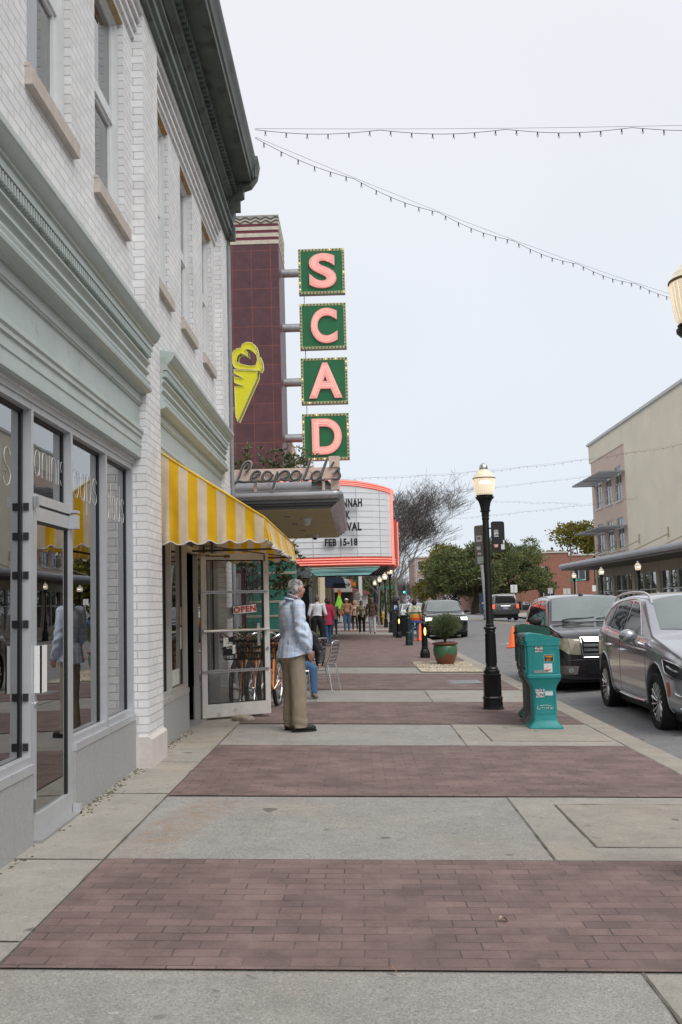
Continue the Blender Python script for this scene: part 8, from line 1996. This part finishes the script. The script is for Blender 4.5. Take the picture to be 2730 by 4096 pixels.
# ---- the others ---------------------------------------------------------
PI=math.pi
rotc=PI   # facing the camera
MWsh=cloth('white_shirt_cloth',(.62,.62,.66)); dkhair=pm('dark_brown_hair',(.035,.022,.015),.6,var=.4,vscale=40); blond=pm('blonde_hair',(.42,.28,.13),.6,var=.4,vscale=40); grhair=pm('grey_brown_hair',(.12,.10,.085),.6,var=.4,vscale=40)
brshoe=pm('brown_suede_shoe',(.22,.12,.06),.8); blkshoe=pm('black_shoe',(.012,.012,.012),.5); whshoe=pm('white_sneaker',(.6,.6,.58),.6)
def belt(t,H,S_,J,hp):
    m=MB(); n=20; m.tube([( .084*H*math.cos(2*math.pi*k/n),.066*H*math.sin(2*math.pi*k/n),.602*H) for k in range(n)],.012*H,6,0,closed=True); m.build('belt',blkshoe,t,smooth=True)
person('man seen from behind in white shirt and black trousers under the marquee',(-1.44,35.4,gz(-1.44)),R(4),1.80,MWsh,blk,blkshoe,grhair,1.08,top_len=.60,leg_w=1.18,arms=dict(elr=(.165,-.02,.64),wrr=(.150,.06,.54),ell=(-.165,-.02,.64),wrl=(-.150,.05,.54)),extra=belt,legpose=dict(knl=(-.085,.01,.285),anl=(-.115,0,.045),knr=(.085,.01,.285),anr=(.115,0,.045)),vox=.015)
person('woman in dark red jacket and jeans beside the man in white shirt',(-1.08,35.7,gz(-1.1)),R(35),1.74,cloth('dark_red_jacket',(.33,.02,.055)),jean2,brshoe,dkhair,1.0,True,.05,hairstyle='bob',top_len=.44,head=R(35),leg_w=1.0)
person('woman walking away in white quilted vest with blonde ponytail and black bag',(-1.10,45.6,gz(-1.1)),R(-3),1.66,cloth('white_quilted_vest',(.60,.58,.54)),cloth('blue_skinny_denim',(.05,.12,.20)),whshoe,blond,1.0,True,.03,hairstyle='pony',top_len=.49,leg_w=.80,bag=(blkshoe,(.155,-.02,.62),.85),arms=dict(elr=(.150,-.02,.64),wrr=(.155,.05,.56)))
person('man in white cap, tan sweater and jeans walking towards the camera',(-.62,55.6,gz(-.6)),rotc+R(8),1.82,cloth('tan_sweater',(.30,.165,.095)),jean,brshoe,grhair,1.12,False,.035,belly=.5,top_len=.515,cap_=cloth('white_cap_cloth',(.62,.62,.66)),head=R(30),leg_w=1.12,arms=dict(ell=(-.165,.01,.66),wrl=(-.115,.085,.545),elr=(.165,.01,.66),wrr=(.115,.085,.545)),skin=SKIN2)
person('blonde woman in beige top and black trousers beside the man in the cap',(-.17,55.9,gz(-.2)),rotc-R(18),1.70,cloth('beige_pink_top',(.48,.36,.28)),blk,pm('tan_boot',(.35,.22,.13),.7),blond,1.0,True,.045,hairstyle='long',head=R(-35),top_len=.51,leg_w=.86)
person('woman in olive beige jacket with black trousers and a crossbody bag',(.19,51.2,gz(.19)),rotc+R(5),1.68,cloth('olive_beige_jacket',(.33,.28,.19)),blk,whshoe,dkhair,1.15,True,.03,hairstyle='pony',head=R(40),top_len=.50,leg_w=1.05,bag=(blkshoe,(.02,.12,.62),-.8))
person('man in camouflage hoodie and light grey joggers striding towards the camera',(.73,51.2,gz(.7)),rotc,1.82,pm('brown_camouflage_fleece',(.085,.058,.045),.9,var=.5,vscale=8,spots=[(11,.52,(.20,.145,.115),.8),(17,.58,(.03,.022,.02),.8)]),cloth('light_grey_jersey',(.52,.52,.56)),blkshoe,dkhair,1.05,False,-.07,top_len=.48,hood=(pm('brown_camouflage_fleece'),'up'),cap_=pm('grey_camouflage_cap',(.22,.19,.16),.8,var=.4,vscale=14),arms=dict(ell=(-.16,-.01,.66),wrl=(-.125,.05,.52),elr=(.16,-.01,.66),wrr=(.125,.05,.52)),leg_w=1.0)
def rainbow(nt,p,L,o):
    tc=_n(nt,'ShaderNodeTexCoord'); s=_n(nt,'ShaderNodeSeparateXYZ'); L(tc.outputs['Object'],s.inputs[0]); n=_n(nt,'ShaderNodeTexNoise'); n.inputs['Scale'].default_value=25; L(tc.outputs['Object'],n.inputs[0])
    a=_n(nt,'ShaderNodeMath'); a.operation='MULTIPLY_ADD'; L(n.outputs[0],a.inputs[0]); a.inputs[1].default_value=.03; L(s.outputs[2],a.inputs[2])
    mr=_n(nt,'ShaderNodeMapRange'); mr.inputs[1].default_value=.70; mr.inputs[2].default_value=1.42; L(a.outputs[0],mr.inputs[0])
    r=_n(nt,'ShaderNodeValToRGB'); r.color_ramp.interpolation='CONSTANT'; cols=[(0,(.03,.06,.22)),(.20,(.40,.06,.02)),(.36,(.62,.22,.02)),(.52,(.42,.32,.10)),(.60,(.05,.09,.07)),(.68,(.55,.56,.46))]
    r.color_ramp.elements[0].position=0; r.color_ramp.elements[0].color=(*cols[0][1],1); r.color_ramp.elements[1].position=cols[1][0]; r.color_ramp.elements[1].color=(*cols[1][1],1)
    for q,c in cols[2:]: e=r.color_ramp.elements.new(q); e.color=(*c,1)
    L(mr.outputs[0],r.inputs[0]); L(r.outputs[0],p.inputs['Base Color']); p.inputs['Roughness'].default_value=.95
person('woman with dark curly hair in striped multicolour knit jacket and jeans at the kerb',(2.30,40.6,gz(2.3)),R(5),1.68,node_mat('striped_knit_wool',rainbow),cloth('blue_skinny_denim'),pm('brown_sandal',(.16,.08,.05),.7),pm('dark_curly_hair',(.04,.018,.014),.6,var=.4,vscale=40),1.18,True,0,hairstyle='curly',top_len=.44,leg_w=.85,hood=(cloth('cream_green_hood',(.48,.50,.36)),'down'),legpose=dict(knl=(-.06,.01,.285),anl=(-.06,0,.045),knr=(.06,.01,.285),anr=(.06,0,.045)))
nv=cloth('navy_sweatshirt',(.012,.018,.055))
person('person in navy top and navy cap in the shadow by the dark ticket booth',(-2.02,34.0,gz(-2)),R(-60),1.72,nv,blk,blkshoe,dkhair,1.05,False,0,top_len=.46,cap_=cloth('navy_cap',(.01,.014,.06)),head=R(-10))
person('person in a bright blue jacket standing far off by the brick building',(25.9,124,.72),R(60),1.75,cloth('bright_blue_jacket',(.03,.28,.55)),cloth('royal_blue_trousers',(.03,.08,.30)),blkshoe,dkhair,1.15,False,0,top_len=.50)
# seated person behind the standing man
H=1.74; lp_={}
for s,k in ((-1,'l'),(1,'r')):
    lp_['hip'+k]=(s*.055,0,.525); lp_['kn'+k]=(s*.10,.24,.525); lp_['an'+k]=(s*.105,.235 if s<0 else .27,.30)
puff=pm('black_puffer_nylon',(.014,.014,.016),.38,var=.3,vscale=5)
person('seated person in black puffer jacket, jeans and hiking shoes half hidden behind the standing man',(-1.05,16.35,gz(-1.05)-.255*H),rotc+R(20),H,puff,jean,pm('grey_brown_hiking_shoe',(.20,.165,.12),.8,var=.5,vscale=14),dkhair,1.45,False,0,top_len=.49,legpose=lp_,arms=dict(ell=(-.245,.02,.64),wrl=(-.20,.14,.56),elr=(.25,.0,.66),wrr=(.28,.10,.535)),vox=.013,sl=1.5)
# ================================================================ CAFE CHAIRS
def make_chair(loc,rot,label):
    t=thing('cafe_chair',label,'chair',loc,rot,'polished aluminium cafe chairs'); m=M_alu_tube   # local: sitter faces +Y
    w=.20
    for s in (-1,1):
        mb=MB(); mb.tube([(s*w,.20,.44),(s*(w+.02),.235,.0)],.0125,8); mb.build('front_leg',m,t,smooth=True)
        mb=MB(); mb.tube(catmull([(s*(w+.02),-.275,.0),(s*w,-.20,.42),(s*w,-.19,.44)],4),.0125,8); mb.build('rear_leg',m,t,smooth=True)
    mb=MB(); mb.tube(catmull([(-w,-.16,.445),(-w,-.235,.60),(-w,-.275,.80),(-w+.03,-.285,.845),(0,-.292,.86),(w-.03,-.285,.845),(w,-.275,.80),(w,-.235,.60),(w,-.16,.445)],5),.0125,8); mb.build('back_frame',m,t,smooth=True)
    for k in range(5):
        z=.53+k*.065; y=-.205-(z-.5)*.25; mb=MB(); mb.box(-w,w,y-.004,y+.004,z-.02,z+.02); mb.build('back_slat',m,t)
    for k in range(5):
        mb=MB(); mb.box(-w-.005,w+.005,-.17+k*.083,-.105+k*.083,.452+.004*abs(k-2),.460+.004*abs(k-2)); mb.build('seat_slat',m,t)
    mb=MB()
    for s in (-1,1): mb.tube([(s*w,-.19,.44),(s*w,.20,.44)],.0125,8); mb.tube([(s*(w+.008),-.235,.25),(s*(w+.008),.215,.25)],.009,6)
    mb.tube([(-w,.2,.44),(w,.2,.44)],.0125,8); mb.build('seat_frame',m,t,smooth=True); return t
ch=make_chair((-.66,17.35,gz(-.66)),R(72),'empty aluminium chair nearest the open pavement, right of the standing man')
dup(ch,(-.93,18.75,gz(-.9)),R(60),'empty aluminium chair just behind the nearest empty one')
dup(ch,(-1.06,16.0,gz(-1.06)),rotc+R(20),'aluminium chair the seated person in black sits on')
t=thing('cafe_table','small round aluminium cafe table by the parlour chairs','table',(-1.75,17.1,gz(-1.7))); mb=MB(); mb.lathe([(.30,.70),(.305,.715),(.30,.73)],28); mb.build('table_top',M_alu_tube,t,smooth=True); mb=MB(); mb.tube([(0,0,.03),(0,0,.7)],.025,10); mb.build('column',M_alu_tube,t,smooth=True)
mb=MB()
for k in range(4): a=R(45+90*k); mb.tube([(0,0,.10),(.27*math.cos(a),.27*math.sin(a),.02)],.016,6)
mb.build('foot',M_alu_tube,t,smooth=True)
# ================================================================ BICYCLES
og=pm('orange_bike_enamel',(.80,.26,.02),.25,coat=1,var=.06); tan=pm('tan_leather',(.25,.09,.03),.5,var=.2)
def make_bike(loc,rot,label,lean=0.):
    t=thing('bicycle',label,'bicycle',loc,rot,'orange cruiser bicycles parked in a row'); t.rotation_euler=(0,R(lean),rot)
    WR=.335
    for y,nm in ((-.54,'front_wheel'),(.52,'rear_wheel')):
        mb=MB(); n=36; mb.tube([(0,y+WR*math.cos(2*math.pi*k/n),WR+WR*math.sin(2*math.pi*k/n)) for k in range(n)],.029,10,0,closed=True)
        wh=mb.build(nm,pm('grey_bike_tyre',(.035,.035,.036),.75),t,smooth=True)
        mb=MB(); mb.tube([(0,y+(WR-.035)*math.cos(2*math.pi*k/n),WR+(WR-.035)*math.sin(2*math.pi*k/n)) for k in range(n)],.014,8,0,closed=True); mb.build('rim',M_chrome,wh,smooth=True)
        mb=MB()
        for k in range(28): a=2*math.pi*k/28; s=(1 if k%2 else -1); mb.tube([(s*.03,y+.02*math.cos(a+.9*s),WR+.02*math.sin(a+.9*s)),(0,y+(WR-.04)*math.cos(a),WR+(WR-.04)*math.sin(a))],.0012,3)
        mb.lathe([(.022,-.045),(.03,-.03),(.015,-.02),(.015,.02),(.03,.03),(.022,.045)],12,(0,y,WR),0,'x'); mb.build('spokes',M_steel,wh)
        mb=MB(); pts=[(0,y+(WR+.04)*math.cos(R(a)),WR+(WR+.04)*math.sin(R(a))) for a in (range(20,175,10) if y<0 else range(-5,160,10))]; mb.tube(pts,.034,8,0,flat=.5,flatdir=(0,0,1)) if False else mb.tube(pts,.026,8); mb.build('mudguard',pm('dark_mudguard',(.03,.03,.032),.4),t,smooth=True)
    mb=MB(); A_=(0,-.32,.80); Bq=(0,-.29,.66); C_=(0,.10,.28); D_=(0,.22,.72); E_=(0,.52,WR)
    mb.tube([A_,Bq],.024,10); mb.tube(catmull([Bq,(0,-.1,.42),C_],5),.021,8); mb.tube(catmull([(0,-.31,.75),(0,-.1,.58),(0,.17,.52)],5),.016,8); mb.tube([C_,(0,.25,.86)],.018,8)
    for s in (-1,1): mb.tube([(s*.015,.10,.28),(s*.05,.52,WR)],.011,6); mb.tube([(s*.012,.21,.66),(s*.05,.52,WR)],.010,6)
    mb.build('frame',og,t,smooth=True)
    mb=MB()
    mb.tube([(0,-.335,.86),(0,-.325,.80)],.020,8); 
    for s in (-1,1): mb.tube(catmull([(s*.02,-.35,.715),(s*.055,-.38,.68),(s*.055,-.47,.48),(s*.055,-.54,WR)],5),.013,8)
    mb.build('fork',og,t,smooth=True)
    mb=MB(); mb.tube([(0,-.33,.84),(0,-.345,.98)],.013,8); mb.tube(catmull([(-.30,.03,1.02),(-.31,-.12,1.05),(-.24,-.26,1.09),(-.12,-.34,1.03),(0,-.35,.98),(.12,-.34,1.03),(.24,-.26,1.09),(.31,-.12,1.05),(.30,.03,1.02)],5),.012,8); mb.build('handlebar',M_chrome,t,smooth=True)
    mb=MB()
    for s in (-1,1): mb.tube([(s*.30,.04,1.02),(s*.308,-.09,1.045)],.018,8)
    mb.build('grip',pm('dark_red_grip',(.20,.02,.02),.6),t,smooth=True)
    mb=MB()
    for z,k in ((.74,.78),(.82,.84),(.90,.90),(.98,.97),(1.0,1.0)):
        x=.19*k; y0=-.40-.0*k; y1=-.40-.27*k; mb.tube([(-x,y0,z),(x,y0,z),(x,y1,z),(-x,y1,z)],.004 if z<.99 else .007,4,closed=True)
    for i in range(9):
        u=-1+2*i/8
        for (yy0,yy1) in ((-.40,-.40),(-.61,-.67)): mb.tube([(u*.148,yy0,.74),(u*.19,yy1,1.0)],.003,4)
    for i in range(6):
        v=i/5
        for s in (-1,1): mb.tube([(s*.148,-.40-.21*v,.74),(s*.19,-.40-.27*v,1.0)],.003,4)
        mb.tube([(-.148,-.40-.21*v,.74),(.148,-.40-.21*v,.74)],.003,4)
    mb.build('basket',M_black,t)
    mb=MB(); ellp=[( .0,.12,.93)]; bm=bmesh.new(); bmesh.ops.create_icosphere(bm,subdivisions=3,radius=1)
    for v in bm.verts: y=v.co.y; v.co=Vector((v.co.x*.10*(.35+.65*max(0,min(1,(y+1)/1.4))),y*.15+.27,.91+v.co.z*.035+.02*y*y))
    mb.add([tuple(v.co) for v in bm.verts],[tuple(v.index for v in f.verts) for f in bm.faces]); bm.free(); mb.build('saddle',tan,t,smooth=True)
    mb=MB(); mb.tube([(0,.25,.84),(0,.26,.90)],.014,8); 
    for s in (-1,1):
        mb.tube([(s*.02,.10,.28),(s*.09,.10+s*.09,.28+s*.14)],.011,6); mb.box(s*.13-.045,s*.13+.045,.07+s*.09,.14+s*.09,.27+s*.14,.295+s*.14)
    mb.lathe([(.09,-.03),(.09,-.026)],20,(0,.10,.28),0,'x'); mb.tube([(.03,.14,.27),(.20,.22,.0)],.009,6); mb.build('crankset',M_steel,t,smooth=True)
    mb=MB(); mb.lathe([(.03,0),(.03,.02),(.0,.03)],12,(0,.60,.72),0,'y'); mb.build('reflector',pm('red_reflector',(.7,.01,.01),.2),t)
    return t
bk=make_bike((-1.655,14.36,gz(-1.66)),R(-5),'orange bicycle leftmost of the row behind the glass door',0)
dup(bk,(-1.475,14.46,gz(-1.5)),R(-4),'orange bicycle in the middle of the row behind the glass door')
dup(bk,(-1.27,14.42,gz(-1.3)),R(-6),'orange bicycle rightmost of the row, its wheel showing at the door edge')
# ================================================================ every separate piece its own part
SPLIT={'bulkhead':'bulkhead_panel','pilaster_base':None,'canopy_band':None,'threshold':None,'shutters':'shutter','frame':None,'chrome_strip':None,'bumper_trim':None,'arch_lips':'arch_lip','wipers':'wiper','lamp_divider':None,'light_trim':None,'bracket':None,'stay_rods':'stay_rod','counter':None,'pivot':None,'lock':None,'piping':None,'paper_notice':None,'black_tape':None,'grip':None,'bulkhead_panel':None,'cuff_buttons':'cuff_button','case':None,'recessed_light':None,'security_camera':None,'shop_displays':'shop_display','clamp':None,'shirt_cuff':None,'grille_frame':None,'door_closer':None,'slot_edges':'slot_edge','letter_rails':None,'mullions':'mullion','shopfront_piers':None}
def split_obj(o,newname):
    me=o.data; nv=len(me.vertices); par=list(range(nv))
    def fd(a):
        while par[a]!=a: par[a]=par[par[a]]; a=par[a]
        return a
    for e in me.edges: a,b=fd(e.vertices[0]),fd(e.vertices[1]); par[a]=b
    isl={}
    for v in range(nv): isl.setdefault(fd(v),[]).append(v)
    if len(isl)<2: return
    bb=[]
    for k,vs in isl.items():
        c=[me.vertices[i].co for i in vs]; bb.append([[min(p[a] for p in c)-.004 for a in range(3)],[max(p[a] for p in c)+.004 for a in range(3)],set([k])])
    ch=True
    while ch:
        ch=False
        for i in range(len(bb)):
            for j in range(i+1,len(bb)):
                if all(bb[i][0][a]<=bb[j][1][a] and bb[j][0][a]<=bb[i][1][a] for a in range(3)):
                    bb[i][0]=[min(p,q) for p,q in zip(bb[i][0],bb[j][0])]; bb[i][1]=[max(p,q) for p,q in zip(bb[i][1],bb[j][1])]; bb[i][2]|=bb[j][2]; bb.pop(j); ch=True; break
            if ch: break
    if len(bb)<2 or len(bb)>60: return
    own={r:n for n,b in enumerate(bb) for r in b[2]}
    for n in range(len(bb)):
        bm=bmesh.new(); bm.from_mesh(me); bm.verts.ensure_lookup_table()
        bmesh.ops.delete(bm,geom=[v for v in bm.verts if own[fd(v.index)]!=n],context='VERTS')
        m2=bpy.data.meshes.new(newname); bm.to_mesh(m2); bm.free()
        for m in me.materials: m2.materials.append(m)
        c=o.copy(); c.data=m2; c.name=newname; COL.objects.link(c)
    bpy.data.objects.remove(o)
for o in list(bpy.data.objects):
    if o.type=='MESH' and o.parent and not o.children and o.data.users==1:
        b=o.name.split('.')[0]
        if b in SPLIT: split_obj(o,SPLIT[b] or b)
